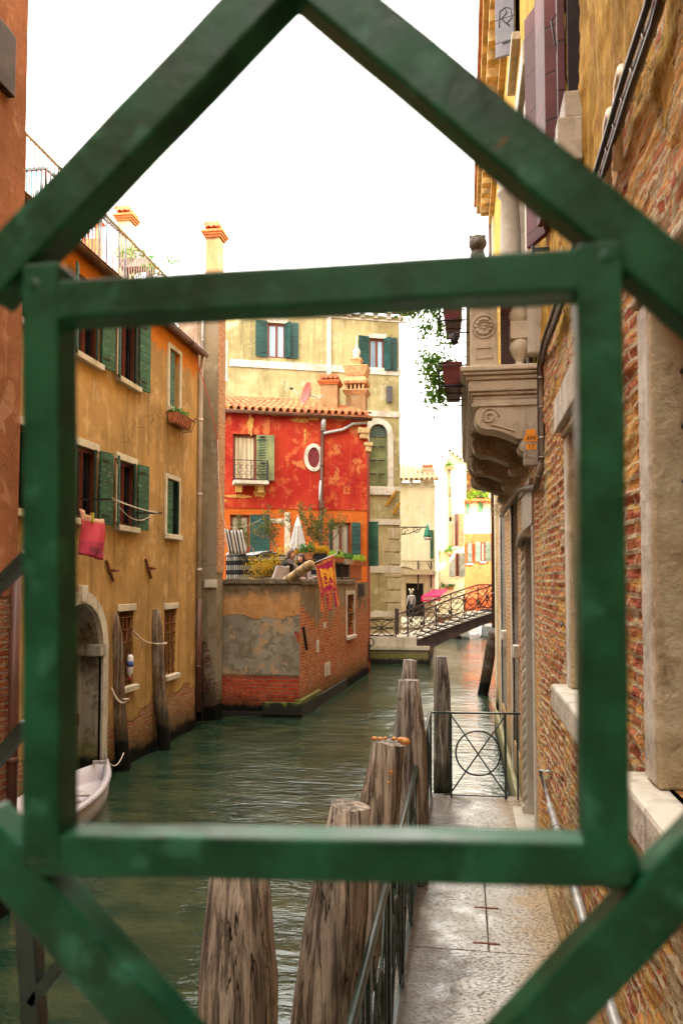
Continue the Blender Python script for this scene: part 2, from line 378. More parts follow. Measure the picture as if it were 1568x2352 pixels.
GREYSH = paintwood('greyed shutter paint', (.19,.185,.21), .05, plank=.3)
BROWNF = simple('brown window wood', (.16,.035,.015), .5)
WHITEF = simple('white painted frame', (.6,.58,.55), .6, .1)
IRON = simple('black iron', (.02,.018,.018), .5, .4, 12, .3)
IRONB = simple('brown iron', (.05,.03,.022), .6, .4, 5, .2)
RUST = simple('rusty iron', (.16,.045,.015), .85, .5, 14)
PIPEW = simple('cream pipe paint', (.50,.42,.33), .5, .15, 3)
PIPEB = simple('brown pipe paint', (.10,.04,.025), .45, .2, 3)
PIPEG = simple('grey pipe', (.40,.39,.37), .4, .3, 9, .3)
GUTTER = simple('gutter metal', (.15,.07,.04), .45, .3, 3, .3)
CABLE = simple('cable sheath', (.17,.125,.085), .5, .3, 6)
CABLED = simple('dark cable', (.05,.035,.025), .5, .3, 6)
LINEW = simple('pale cord', (.6,.5,.38), .8, .1)
REDLINE = simple('red cable', (.35,.04,.02), .6, .1)
CONDUIT = simple('cream conduit', (.62,.5,.3), .45, .12, 5)
TERRA = simple('terracotta', (.4,.13,.05), .8, .3, 9)
BRICKO = wallmat('chimney brick', (.50,.26,.12), (.4,.2,.09), (.55,.35,.2), brick_z=30, algae=None, bc1=(.45,.16,.07), bc2=(.55,.28,.13), mortar=(.4,.28,.18))
CHIMP = wallmat('chimney render', (.42,.24,.11), (.30,.17,.08), (.5,.36,.2), algae=None, streak=.5)
CHIMO = simple('orange brick cap', (.46,.115,.03), .85, .35, 14)
TILES = tilemat('roof tiles'); TILEY = tilemat('pale roof tiles', (.48,.28,.14), (.62,.5,.3))
POLE = [polewood('grey brown pile wood', (.44,.38,.30), (.07,.055,.042)), polewood('tan pile wood', (.55,.46,.34), (.10,.075,.052)), polewood('dark pile wood', (.16,.11,.07), (.03,.018,.012))]
POLEL = polewood('thin pile wood', (.24,.16,.10), (.09,.055,.035), .5)
GREENP = None
def grille_mat():
    t = T('green grille paint', .38, .32); n = t.noise(18, 5, .6); n2 = t.noise(60, 4, .6)
    c = t.mix(t.ss(n, .35, .68), (.003,.046,.019), (.007,.105,.044))
    c = t.mix(t.ss(t.noise(34, 3, .5, t.map(t.pos(), (1,1,1), (1,7,2))), .60, .72, 0, .7), c, (.03,.17,.10))
    sp = t.noise(26, 2, .5, t.map(t.pos(), (1,1,1), (4,3,1)))
    c = t.mix(t.ss(sp, .755, .775), c, (.22,.075,.03))
    return t.out(c, t.bump(t.math('ADD', n, t.math('MULTIPLY', n2, .3)), .5, .003), t.ss(n, .3, .7, .28, .5))
GRILLE = grille_mat()
RAILP = simple('green black railing paint', (.018,.035,.028), .32, .4, 16, .2, spec=.6)
def glassmat(name, col, rough=.06, curtain=None):
    t = T(name, rough, .6)
    if curtain:
        w = t.noise(1, 3, .5, t.map(t.pos(), (16, 16, .2))); return t.out(t.mix(t.ss(w, .4, .6), mul(curtain, .55), curtain))
    return t.out(t.mix(t.noise(1.5, 3), mul(col, .6), mul(col, 1.3)))
GLASS = glassmat('dark window glass', (.02,.025,.03))
GLASSB = glassmat('blue white window glass', None or (.1,.2,.3), .08, (.35,.5,.62))
GLASSC = glassmat('curtained glass', (.1,.1,.1), .12, (.42,.38,.3))
GLASSR = glassmat('reflecting glass', (.3,.25,.15), .1, (.62,.5,.33))
DARK = simple('dark interior', (.012,.009,.007), .9, .3)
def watermat():
    t = T('canal water', .045, .9)
    P = t.pos(); y = t.sep(P, 1)
    g1 = t.noise(1.0, 3, .5, t.map(P, (1, 2.6, 1), rot=(0,0,.2)), .6)
    g2 = t.noise(4.6, 4, .55, t.map(P, (1, 2.2, 1), (3,1,0), (0,0,-.25)), .8)
    g3 = t.noise(15, 3, .5, t.map(P, (1, 1.7, 1), (1,5,0), (0,0,.15)))
    h = t.math('ADD', t.math('MULTIPLY', g1, 1.6), t.math('ADD', t.math('MULTIPLY', g2, .55), t.math('MULTIPLY', g3, .16)))
    c = t.mix(t.ss(g1, .35, .65), (.010,.032,.018), (.036,.054,.026))
    t.b.inputs['IOR'].default_value = 1.36
    h = t.math('MULTIPLY', h, t.ss(t.noise(.35, 3, .5, t.map(P, (1, .6, 1))), .35, .65, .45, 1.15)); return t.out(c, t.bump(h, 1, .036))
WATER = watermat()
def walkmat():
    t = T('pitted paving stone', .5, .5); P = t.pos()
    n1 = t.noise(1.1, 5, .6); n2 = t.noise(5, 6, .6)
    c = t.mix(t.ss(n1, .35, .65), (.30,.275,.225), (.46,.43,.375))
    x = t.sep(P, 0)
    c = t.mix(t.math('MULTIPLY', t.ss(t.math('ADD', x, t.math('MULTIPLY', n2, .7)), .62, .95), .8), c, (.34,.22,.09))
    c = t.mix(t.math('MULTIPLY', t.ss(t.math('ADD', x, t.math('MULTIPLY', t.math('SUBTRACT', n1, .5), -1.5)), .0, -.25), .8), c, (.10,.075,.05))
    pits = t.noise(34, 3, .55, t.map(P, (1, 1.9, 1), rot=(0,0,.3)), .7)
    dens = t.math('ADD', pits, t.math('MULTIPLY', t.math('SUBTRACT', n1, .5), .4))
    pm = t.ss(dens, .56, .585)
    c = t.mix(t.math('MULTIPLY', pm, .9), c, (.06,.045,.035))
    h = t.math('SUBTRACT', t.math('MULTIPLY', n2, .4), t.math('MULTIPLY', pm, 1.4))
    return t.out(c, t.bump(h, .8, .006), t.ss(n2, .3, .7, .25, .6))
WALK = walkmat()

def terrmat():
    """terrace end wall: sooty render on top, rosy ochre render, a grey cement panel, red brick at the foot"""
    t = T('patched terrace wall', .92, .08); P = t.pos(); z = t.sep(P, 2); x = t.sep(P, 0); uv = t.uv()
    n1 = t.noise(1.1, 6, .62); n2 = t.noise(4.5, 7, .66); n3 = t.noise(24, 5, .7)
    w = t.math('ADD', t.math('MULTIPLY', t.math('SUBTRACT', n1, .5), 1.6), t.math('MULTIPLY', t.math('SUBTRACT', n2, .5), .9))
    zw = t.math('ADD', z, t.math('MULTIPLY', w, .55)); zs = t.math('ADD', z, t.math('MULTIPLY', w, .34))
    sv = t.noise(2, 6, .65, t.map(P, (3, 3, .3)))
    rosy = t.mix(t.ss(n2, .38, .62), (.52,.27,.10), (.42,.21,.08)); rosy = t.mix(t.math('MULTIPLY', t.ss(sv, .5, .68), .6), rosy, (.5,.32,.17)); rosy = t.mix(t.math('MULTIPLY', t.ss(n3, .5, .7), .5), rosy, (.17,.08,.04))
    soot = t.mix(t.ss(n2, .4, .65), (.12,.085,.05), (.24,.17,.10))
    c = t.mix(t.ss(zw, 2.75, 3.0), rosy, soot)
    grey = t.mix(t.ss(n1, .35, .65), (.22,.195,.15), (.31,.27,.20)); grey = t.mix(t.math('MULTIPLY', t.ss(n2, .50, .53), .75), grey, (.17,.135,.085)); grey = t.mix(t.ss(t.noise(1.9, 8, .68, t.map(P, (1,1,1), (2,5,8))), .58, .59, 0, .85), grey, (.42,.27,.15)); grey = t.mix(t.ss(n3, .66, .7, 0, .6), grey, (.5,.47,.4))
    mg = t.ss(zs, 2.36, 2.33); c = t.mix(mg, c, grey)
    uvd = t.mix(.012, uv, t.noise(5, 2, .5, color=True))
    bc, bf = t.brick((.36,.03,.016), (.50,.085,.03), (.20,.14,.09), .27, .088, .011, uvd); bv = t.noise(8, 3, .6, t.map(uv, (1, 3, 1)))
    bc = t.mix(t.ss(bv, .58, .68, 0, .8), bc, (.52,.2,.06)); bc = t.mix(t.ss(bv, .42, .32, 0, .7), bc, (.12,.02,.015))
    edge = t.ss(t.math('ADD', t.math('ABSOLUTE', t.math('SUBTRACT', zs, 2.36)), t.math('MULTIPLY', n2, .14)), .10, .08)
    right = t.ss(t.math('ADD', x, t.math('MULTIPLY', w, .9)), -4.35, -4.3)
    mb1 = t.ss(zs, 1.46, 1.44); mb2 = t.math('MULTIPLY', right, t.math('MULTIPLY', t.ss(zs, 2.05, 2.0), t.ss(n2, .40, .46)))
    mk = t.math('MAXIMUM', t.math('MAXIMUM', mb1, mb2), edge)
    hole = t.ss(t.math('ADD', t.noise(1.3, 5, .6, t.map(P, (1,1,1), (4,4,9))), t.math('MULTIPLY', x, .06)), .30, .29)
    mk = t.math('MULTIPLY', mk, t.math('SUBTRACT', 1, t.math('MULTIPLY', hole, t.ss(z, .9, 1.0))))
    c = t.mix(mk, c, bc)
    az = t.math('ADD', z, t.math('MULTIPLY', t.math('SUBTRACT', n2, .5), -.5)); c = t.mix(t.ss(az, .62, .3, 0, .7), c, (.04,.03,.012)); c = t.mix(t.ss(az, .36, .2), c, (.008,.008,.006))
    h = t.mix(mk, t.math('ADD', t.math('ADD', n2, t.math('MULTIPLY', n3, .5)), 2.0), t.math('ADD', t.math('SUBTRACT', 1, bf), t.math('MULTIPLY', bv, 1.2)))
    h = t.math('SUBTRACT', h, t.math('MULTIPLY', mg, .5))
    return t.out(c, t.bump(h, .8, .025))
TERR1 = terrmat()
# ---------------------------------------------------------------- facade pieces
def wall(mb, F, u0, u1, v0, v1, holes, depth=.3, d=0):
    """front face with real openings; hole = (u0,u1,v0,v1[,'arch'])"""
    us = sorted({u0, u1, *[h[0] for h in holes], *[h[1] for h in holes]}); vs = sorted({v0, v1, *[h[2] for h in holes], *[h[3] for h in holes]})
    us = [u for u in us if u0 <= u <= u1]; vs = [v for v in vs if v0 <= v <= v1]
    for i in range(len(us)-1):
        for j in range(len(vs)-1):
            cu = (us[i]+us[i+1])/2; cv = (vs[j]+vs[j+1])/2
            if any(h[0] < cu < h[1] and h[2] < cv < h[3] for h in holes): continue
            mb.quad(F.P(us[i], vs[j], d), F.P(us[i+1], vs[j], d), F.P(us[i+1], vs[j+1], d), F.P(us[i], vs[j+1], d))
    for h in holes:
        a, b, c, e = h[:4]; D = d-depth
        if len(h) > 4:
            r = (b-a)/2; sp = e-r; n = 14; m = (a+b)/2
            pts = [(m-r*math.cos(math.pi*k/n), sp+r*math.sin(math.pi*k/n)) for k in range(n+1)]
            for k in range(n):
                (p, q), (p2, q2) = pts[k], pts[k+1]
                mb.quad(F.P(p, q, d), F.P(p2, q2, d), F.P(p2, e, d), F.P(p, e, d))
                mb.quad(F.P(p, q, d), F.P(p, q, D), F.P(p2, q2, D), F.P(p2, q2, d), True)
            top = sp
        else:
            mb.quad(F.P(a, e, d), F.P(b, e, d), F.P(b, e, D), F.P(a, e, D)); top = e
        mb.quad(F.P(a, c, d), F.P(a, c, D), F.P(a, top, D), F.P(a, top, d))
        mb.quad(F.P(b, c, d), F.P(b, top, d), F.P(b, top, D), F.P(b, c, D))
        mb.quad(F.P(a, c, d), F.P(b, c, d), F.P(b, c, D), F.P(a, c, D))
def shell(mb, F, u0, u1, v0, v1, depth, top=True, ends=True):
    """back, ends and top of the building volume behind the facade"""
    P = F.P
    if ends:
        mb.quad(P(u0,v0,0), P(u0,v0,-depth), P(u0,v1,-depth), P(u0,v1,0)); mb.quad(P(u1,v0,0), P(u1,v1,0), P(u1,v1,-depth), P(u1,v0,-depth))
    mb.quad(P(u0,v0,-depth), P(u1,v0,-depth), P(u1,v1,-depth), P(u0,v1,-depth))
    if top: mb.quad(P(u0,v1,0), P(u0,v1,-depth), P(u1,v1,-depth), P(u1,v1,0))
def leafbox(mb, p, dirv, nrm, w, v0, v1, th=.035):
    p = Vector(p); a = dirv*w; t = nrm*th
    b = [p-t/2, p+a-t/2, p+a+t/2, p+t/2]
    z0 = ZV*v0; z1 = ZV*v1
    mb.hexa([q+z0 for q in b]+[q+z1 for q in b])
def shutter(F, par, hu, side, w, v0, v1, ang, mat, d=.03, name='shutter', th=.035, fit=True):
    """side +1: leaf closes toward +u; ang 0 closed, 180 flat against the wall"""
    dv = F.u*side*math.cos(R(ang))+F.n*math.sin(R(ang)); nr = Vector((-dv.y, dv.x, 0))
    p = F.P(hu, 0, d); mb = MB(); leafbox(mb, p, dv, nr, w, v0, v1, th)
    o = mb.build(name, mat, par, bevel=.006)
    if fit:
        for vv in (v0+.12*(v1-v0), v1-.12*(v1-v0)):
            h = MB(); e = nr*(th/2+.008); q = p+dv*.02+ZV*vv
            b_ = [q-e, q+dv*w*.55-e, q+dv*w*.55+e, q+e]; h.hexa([k-ZV*.014 for k in b_]+[k+ZV*.014 for k in b_]); h.build('hinge', IRON, par)
    return o, p+dv*w
def window(F, par, u0, u1, v0, v1, frame=BROWNF, pane=GLASS, depth=.16, mull=1, trans=0, lintel=None, sill=None, sur=None, surw=.1, lh=.12, name='window', fw=.05, arch=False, back=True, sillw=.06, sild=.1):
    mb = MB(); D = -depth
    mb.fbox(F, u0, u0+fw, v0, v1, D-.05, D); mb.fbox(F, u1-fw, u1, v0, v1, D-.05, D)
    mb.fbox(F, u0+fw, u1-fw, v0, v0+fw, D-.05, D); mb.fbox(F, u0+fw, u1-fw, v1-fw, v1, D-.05, D)
    for k in range(mull):
        m = u0+(u1-u0)*(k+1)/(mull+1); mb.fbox(F, m-fw*.55, m+fw*.55, v0+fw, v1-fw, D-.045, D+.004)
    for k in range(trans):
        m = v0+(v1-v0)*(k+1)/(trans+1); mb.fbox(F, u0+fw, u1-fw, m-fw*.3, m+fw*.3, D-.04, D-.006)
    w = mb.build(name, frame, par)
    g = MB(); g.quad(F.P(u0,v0,D-.03), F.P(u1,v0,D-.03), F.P(u1,v1,D-.03), F.P(u0,v1,D-.03)); g.build('pane', pane, w)
    if lintel:
        b = MB(); b.fbox(F, u0-.06, u1+.06, v1+.002, v1+lh, -.1, .035); b.build('lintel', lintel, w, bevel=.008)
    if sill:
        b = MB(); b.fbox(F, u0-sillw, u1+sillw, v0-.1, v0-.002, -.12, sild); b.build('sill', sill, w, bevel=.01)
    if sur:
        b = MB()
        if arch:
            r = (u1-u0)/2-.012; sp = v1-r-.012; m = (u0+u1)/2; n = 28; surw += .012
            for sgn, uu in ((-1, u0), (1, u1)): b.fbox(F, min(uu, uu+sgn*surw), max(uu, uu+sgn*surw), v0, sp, -.05, .04)
            for k in range(n):
                a0 = math.pi*k/n; a1 = math.pi*(k+1)/n
                q = [(m-rr*math.cos(a), sp+rr*math.sin(a)) for rr, a in ((r, a0), (r+surw, a0), (r+surw, a1), (r, a1))]
                b.hexa([F.P(x, y, -.05) for x, y in q]+[F.P(x, y, .04) for x, y in q])
        else:
            b.fbox(F, u0-surw, u0-.002, v0, v1+surw, -.05, .03); b.fbox(F, u1+.002, u1+surw, v0, v1+surw, -.05, .03); b.fbox(F, u0-.002, u1+.002, v1+.002, v1+surw, -.05, .03)
        b.build('stone_surround', sur, w)
    return w
def tiled_roof(name, mat, par, a, b, c, d, cw=.2, rh=.34, r=.07):
    """a,b = eave ends, d,c = ridge ends; half-round tiles in overlapping rows as real geometry"""
    a, b, c, d = map(Vector, (a, b, c, d)); L = (b-a).length; H = (d-a).length
    nu = max(2, int(L/cw)); nv = max(1, int(H/rh)); n = (b-a).cross(d-a).normalized()
    if n.z < 0: n = -n
    mb = MB(); rg = random.Random(3)
    for j in range(nv):
        for i in range(nu):
            ju = rg.uniform(-.006, .006); t0 = j/nv-.03/H*rg.random(); t1 = min(1, (j+1.15)/nv)
            prev = None
            def pt(s, t, h): 
                lo = a+(b-a)*s; hi = d+(c-d)*s; return lo+(hi-lo)*t+n*h
            for kind in (0, 1):
                K = 4; rows = []
                for k in range(K+1):
                    th = math.pi*k/K
                    off = (math.cos(th)*cw*.30+ju)/L; hh = (math.sin(th)*r if kind == 0 else -math.sin(th)*r*.6)
                    s = (i+(.5 if kind == 0 else 0))/nu+off*(1 if kind == 0 else .9)
                    rows.append((s, hh))
                for k in range(K):
                    (s0, h0), (s1, h1) = rows[k], rows[k+1]
                    mb.quad(pt(s0, t0, h0+.045), pt(s1, t0, h1+.045), pt(s1, t1, h1+.01), pt(s0, t1, h0+.01), True)
                    mb.quad(pt(s0, t0, h0+.025), pt(s1, t0, h1+.025), pt(s1, t0, h1+.045), pt(s0, t0, h0+.045))
    base = [a-n*.03, b-n*.03, c-n*.03, d-n*.03]; mb.hexa([q-n*.05 for q in base]+base)
    return mb.build(name, mat, par)
def gutter(name, mat, par, a, b, r=.07, out=None):
    a = Vector(a); b = Vector(b); t = (b-a).normalized(); ex = t.cross(ZV).normalized(); mb = MB(); n = 8
    for k in range(n):
        a0 = math.pi+math.pi*k/n; a1 = math.pi+math.pi*(k+1)/n
        p0 = ex*math.cos(a0)*r+ZV*math.sin(a0)*r; p1 = ex*math.cos(a1)*r+ZV*math.sin(a1)*r
        mb.quad(a+p0, b+p0, b+p1, a+p1, True)
    for s in (-1, 1): mb.tube([a+ex*s*r, b+ex*s*r], .012, 5)
    m = int((b-a).length/1.6)
    for k in range(m+1):
        c = a+(b-a)*(k+.3)/(m+1); mb.tube(arc(c, r+.008, math.pi, 2*math.pi, 8, ex, ZV), .012, 5)
    return mb.build(name, mat, par, solid=.006)
def pipe(name, mat, par, pts, r=.05, joints=1.6):
    mb = MB(); mb.tube(pts, r, 10)
    for i in range(len(pts)-1):
        a = Vector(pts[i]); b = Vector(pts[i+1]); L = (b-a).length; m = int(L/joints)
        for k in range(m):
            c = a+(b-a)*(k+.6)/m; t = (b-a).normalized()*.03; mb.tube([c-t, c+t], r*1.18, 10)
    return mb.build(name, mat, par)
def cornice_dentils(par, F, u0, u1, v, mat, step=.5, proj=.3, h=.22, name='cornice'):
    mb = MB(); mb.fbox(F, u0, u1, v, v+.09, -.05, proj); mb.fbox(F, u0, u1, v-h-.07, v-h, -.05, .06)
    n = int((u1-u0)/step)
    for k in range(n):
        u = u0+(k+.5)*(u1-u0)/n; mb.fbox(F, u-.09, u+.09, v-.12, v-.001, 0, proj*.8); mb.fbox(F, u-.09, u+.09, v-h, v-.12, 0, proj*.45)
    return mb.build(name, mat, par)
def chimney(name, par, x, y, z0, z1, w, dd, body, cap, tiles=TERRA, top=.35, rot=0):
    mb = MB(); mb.box(x-w/2, x+w/2, y-dd/2, y+dd/2, z0, z1); o = mb.build(name, body, par)
    mb = MB()
    for k, (e, h0, h1) in enumerate(((.04, 0, .06), (.07, .06, .12), (.10, .12, .18))):
        mb.box(x-w/2-e, x+w/2+e, y-dd/2-e, y+dd/2+e, z1+h0*top*2.5, z1+h1*top*2.5)
    z = z1+.18*top*2.5
    for sx in (-1, 1): mb.box(x+sx*w*.4-.05, x+sx*w*.4+.05, y-dd/2, y+dd/2, z, z+.1)
    mb.build('chimney_cap', cap, o)
    mb = MB(); n = max(3, int(w/.14))
    for k in range(n):
        cx = x-w/2-.03+(w+.06)*(k+.5)/n; r_ = (w+.1)/n/2
        mb.tube([(cx, y-dd/2-.12, z+.12), (cx, y+dd/2+.12, z+.12)], r_, 8)
    mb.build('chimney_tiles', tiles, o)
    return o
def foliage(mb, c, rx, ry, rz, n, w=.05, l=.09, seed=0, droop=0, clump=0):
    rg = random.Random(seed); c = Vector(c)
    cl = [Vector((rg.gauss(0, .45)*rx, rg.gauss(0, .45)*ry, rg.gauss(0, .45)*rz)) for _ in range(clump)] if clump else None
    for _ in range(n):
        if cl:
            q = rg.choice(cl); p = q+Vector((rg.gauss(0, .22)*rx, rg.gauss(0, .22)*ry, rg.gauss(0, .22)*rz))
        else:
            while True:
                p = Vector((rg.uniform(-1,1), rg.uniform(-1,1), rg.uniform(-1,1)))
                if p.length < 1: break
            p = Vector((p.x*rx, p.y*ry, p.z*rz))
        d = Vector((rg.uniform(-1,1), rg.uniform(-1,1), rg.uniform(-1,1)-droop))
        if d.length < .1: d = ZV
        mb.leaf(c+p, d, w*rg.uniform(.6,1.3), l*rg.uniform(.6,1.3))
def text_mesh(name, body, size, M, mat, parent=None, ext=.001):
    cu = bpy.data.curves.new(name, 'FONT'); cu.body = body; cu.size = size; cu.extrude = ext; cu.align_x = 'CENTER'; cu.align_y = 'CENTER'
    o = bpy.data.objects.new(name, cu); COL.objects.link(o); bpy.context.view_layer.update()
    me = bpy.data.meshes.new_from_object(o.evaluated_get(bpy.context.evaluated_depsgraph_get())); bpy.data.objects.remove(o)
    me.transform(M); me.materials.clear(); me.materials.append(mat); o = bpy.data.objects.new(name, me); COL.objects.link(o); o.parent = parent; return o
def frame_matrix(o, x, y):
    x = Vector(x).normalized(); y = Vector(y).normalized(); z = x.cross(y)
    return Matrix(((x.x, y.x, z.x, o[0]), (x.y, y.y, z.y, o[1]), (x.z, y.z, z.z, o[2]), (0,0,0,1)))
# ================================================================ left bank, near: ochre house
XL = -5.82
FL = Frame((XL, 0, 0), (0,1,0), (1,0,0))
def up(F, x, y, d=0): return F.px(x, y, d)
house = thing('ochre_house', 'tall ochre plastered canal house with green shutters and an arched water door', 'house')
u_end = up(FL, 456, 900)[0]; EAVE = 8.28
def rect(F, xa, xb, yb, yt, xr):
    """opening from near edge x, far edge x, and its sill and head pixel heights read at x = xr"""
    return up(F, xa, 1300)[0], up(F, xb, 1300)[0], up(F, xr, yb)[1], up(F, xr, yt)[1]
W = {}
W['1b'] = list(rect(FL, 263, 307, 886, 760, 307)); W['1b'][3] = 7.95
W['1c'] = list(rect(FL, 383, 407, 944, 812, 407))
w1 = W['1b'][1]-W['1b'][0]
ua = up(FL, 218, 1300)[0]; W['1a'] = [ua-w1, ua, W['1b'][2], W['1b'][3]]
W['2b'] = list(rect(FL, 265, 307, 1212, 1068, 307)); W['2c'] = list(rect(FL, 380, 407, 1230, 1106, 407))
W['2a'] = [ua-w1, ua, W['2b'][2], W['2b'][3]]
W['0a'] = list(rect(FL, 273, 308, 1570, 1402, 308)); W['0b'] = list(rect(FL, 379, 405, 1544, 1398, 405))
uo = up(FL, 249, 1500)[0]; ar = .9; ac = uo-.18-ar+.1; atop = up(FL, 200, 1385)[1]
W['arch'] = [ac-.72, ac+.72, -.4, up(FL, 200, 1383)[1], 'arch']
W['1z'] = [ua-w1-1.9, ua-1.9, W['1b'][2], W['1b'][3]]; W['2z'] = [ua-w1-1.9, ua-1.9, W['2b'][2], W['2b'][3]]
mb = MB(); wall(mb, FL, 8.2, u_end, -1.5, EAVE, [tuple(v) for v in W.values()], .32); shell(mb, FL, 8.2, u_end, -1.5, EAVE, 7)
mb.build('wall', OCHRE, house)
def biwin(k):
    a, b, c, d = W[k]
    w = window(FL, house, a, b, c, d, BROWNF, GLASS, .05, 1, 0, lintel=STONEY if k[0] == '2' else None, sill=STONEY, fw=.06)
    mb = MB(); mb.fbox(FL, a+.09, a+.2, c+.07, d-.07, -.075, -.045); mb.build('white_curtain', WHITEF, w)
    shutter(FL, w, a-.005, 1, .27, c-.03, d+.02, 158, GREENSH2 if k[0] == '2' else GREENSH, .05)
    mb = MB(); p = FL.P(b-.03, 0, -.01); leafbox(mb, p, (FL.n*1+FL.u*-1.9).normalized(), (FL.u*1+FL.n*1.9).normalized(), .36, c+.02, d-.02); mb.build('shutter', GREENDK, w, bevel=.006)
    shutter(FL, w, b+.005, -1, .33, c-.04, d+.02, 168, GREENSH2, .06)
for k in ('1a', '1b', '2a', '2b', '1z', '2z'): biwin(k)
for k in ('1c', '2c'):
    a, b, c, d = W[k]
    w = window(FL, house, a, b, c, d, WHITEF, CHIMP, .1, 0, 0, sur=STONEY, surw=.09, sill=STONEY, fw=.03)
    shutter(FL, w, a+.02, 1, (b-a)*.62, c+.02, d-.02, 6, GREENSH2, -.07)
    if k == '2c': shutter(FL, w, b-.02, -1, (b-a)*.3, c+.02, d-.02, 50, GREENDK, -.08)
def barred(F, par, a, b, c, d, n=4, m=6):
    w = window(F, par, a, b, c, d, DARK, DARK, .3, 0, 0, lintel=STONEY, sill=STONEY, fw=.02)
    mb = MB()
    for i in range(n): mb.tube([F.P(a+(b-a)*(i+.5)/n, c, -.02), F.P(a+(b-a)*(i+.5)/n, d, -.02)], .011, 6)
    for j in range(m): mb.bar(F.P(a, c+(d-c)*(j+.5)/m, -.02), F.P(b, c+(d-c)*(j+.5)/m, -.02), .03, .012)
    mb.build('iron_bars', RUST, w)
barred(FL, house, *W['0a']); barred(FL, house, *W['0b'], 3, 7)
# arched water door with stone surround, pilasters and an inner door
a, b, c, d = W['arch'][:4]
wd = window(FL, house, a, b, c, d, DARK, DARK, .9, 0, 0, sur=STONEW, surw=.17, arch=True, name='water_door', fw=.02)
mb = MB(); r = (b-a)/2; sp = d-r
mb.fbox(FL, a-.3, b+.3, c, d+.3, -.95, -.9)
for k in range(24):
    a0 = math.pi*k/24; a1 = math.pi*(k+1)/24; mm = (a+b)/2
    q_ = [(mm-rr*math.cos(t_), sp+rr*math.sin(t_)) for rr, t_ in ((r-.03, a0), (r+.002, a0), (r+.002, a1), (r-.03, a1))]; mb.hexa([FL.P(x_, y_, -.9) for x_, y_ in q_]+[FL.P(x_, y_, -.04) for x_, y_ in q_])
mb.fbox(FL, a-.002, a+.03, c, sp, -.9, -.04); mb.fbox(FL, b-.03, b+.002, c, sp, -.9, -.04)
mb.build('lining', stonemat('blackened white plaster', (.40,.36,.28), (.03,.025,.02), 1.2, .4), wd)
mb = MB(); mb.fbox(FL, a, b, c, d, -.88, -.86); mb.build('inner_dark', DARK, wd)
mb = MB()
for q0, q1 in ((a, a+.09), (b-.09, b)): mb.fbox(FL, q0, q1, c, sp-.1, -.85, -.33)
for q0, q1 in ((a-.03, a+.15), (b-.15, b+.03)): mb.fbox(FL, q0, q1, sp-.16, sp+.02, -.36, .06)
mb.build('impost', stonemat('peeling white stone', (.5,.46,.38), (.05,.04,.03), .9, .35), wd, bevel=.01)
mb = MB(); mb.fbox(FL, a+.09, b-.3, .95, 1.04, -.5, -.42); mb.fbox(FL, b-.34, b-.12, .9, 1.07, -.5, -.3); mb.build('timber_bar', BROWNF, wd)
mb = MB(); mb.fbox(FL, ac-.1, ac+.1, d+.005, d+.26, -.04, .07); mb.build('keystone', STONEW, wd, bevel=.01)
# anchor ties
for x0, y0, x1, y1 in ((240, 1287, 257, 1335), (331, 1284, 344, 1328)):
    A = FL.P(*up(FL, x0, y0), .03); B = FL.P(*up(FL, x1, y1), .03); mb = MB(); mb.bar(A, B, .035, .035, FL.n); M = (A+B)/2
    mb.bar(M-FL.u*.0-FL.n*.03, M+FL.n*.09, .06, .05); mb.bar(M+FL.n*.07, M+FL.n*.07+FL.u*.18, .03, .03); mb.build('anchor_tie', RUST, house)
# gutter, downpipe
gutter('gutter', GUTTER, house, FL.P(8.2, EAVE-.02, .14), FL.P(u_end+.02, EAVE-.02, .14), .08)
mb = MB(); mb.fbox(FL, 8.2, u_end, EAVE, EAVE+.05, -.3, .12); mb.build('eave_board', GUTTER, house)
ue = u_end+.06
z_p1 = up(FL, 452, 1378)[1]
pipe('downpipe', PIPEW, house, [FL.P(u_end-.1, EAVE-.08, .14), FL.P(u_end-.05, EAVE-.25, .1), FL.P(u_end-.03, EAVE-.5, .06), FL.P(u_end-.03, z_p1, .06)], .052)
pipe('lower_downpipe', PIPEB, house, [FL.P(u_end-.03, z_p1+.02, .06), FL.P(u_end-.03, .35, .06)], .062)
# roof slab and roof terrace railing
mb = MB(); mb.fbox(FL, 8.2, u_end, EAVE+.05, EAVE+.12, -7, -.0); mb.build('roof', TILES, house)
rail = thing('roof_terrace_railing', 'rusty white barred railing of the roof terrace above the ochre house', 'railing')
mb = MB(); N = int((u_end-8.4)/.11)
for i in range(N+1):
    u = 8.4+i*.11; mb.bar(FL.P(u, EAVE+.15, -.05), FL.P(u, EAVE+1.02, -.05), .014, .014)
mb.build('balusters', simple('faded railing paint', (.45,.30,.27), .6, .4, 5), rail)
mb = MB()
for v in (EAVE+.15, EAVE+1.04): mb.bar(FL.P(8.4, v, -.05), FL.P(u_end-.02, v, -.05), .035, .03)
mb.bar(FL.P(u_end-.02, EAVE+1.04, -.05), FL.P(u_end-.02, EAVE+1.04, -1.4), .03, .03); mb.bar(FL.P(u_end-.02, EAVE+.15, -.05), FL.P(u_end-.02, EAVE+1.04, -.05), .03, .03)
for i in range(6): mb.bar(FL.P(u_end-.02, EAVE+.15, -.15-i*.2), FL.P(u_end-.02, EAVE+1.04, -.15-i*.2), .015, .015)
mb.build('handrail', simple('khaki rail paint', (.28,.27,.13), .6), rail)
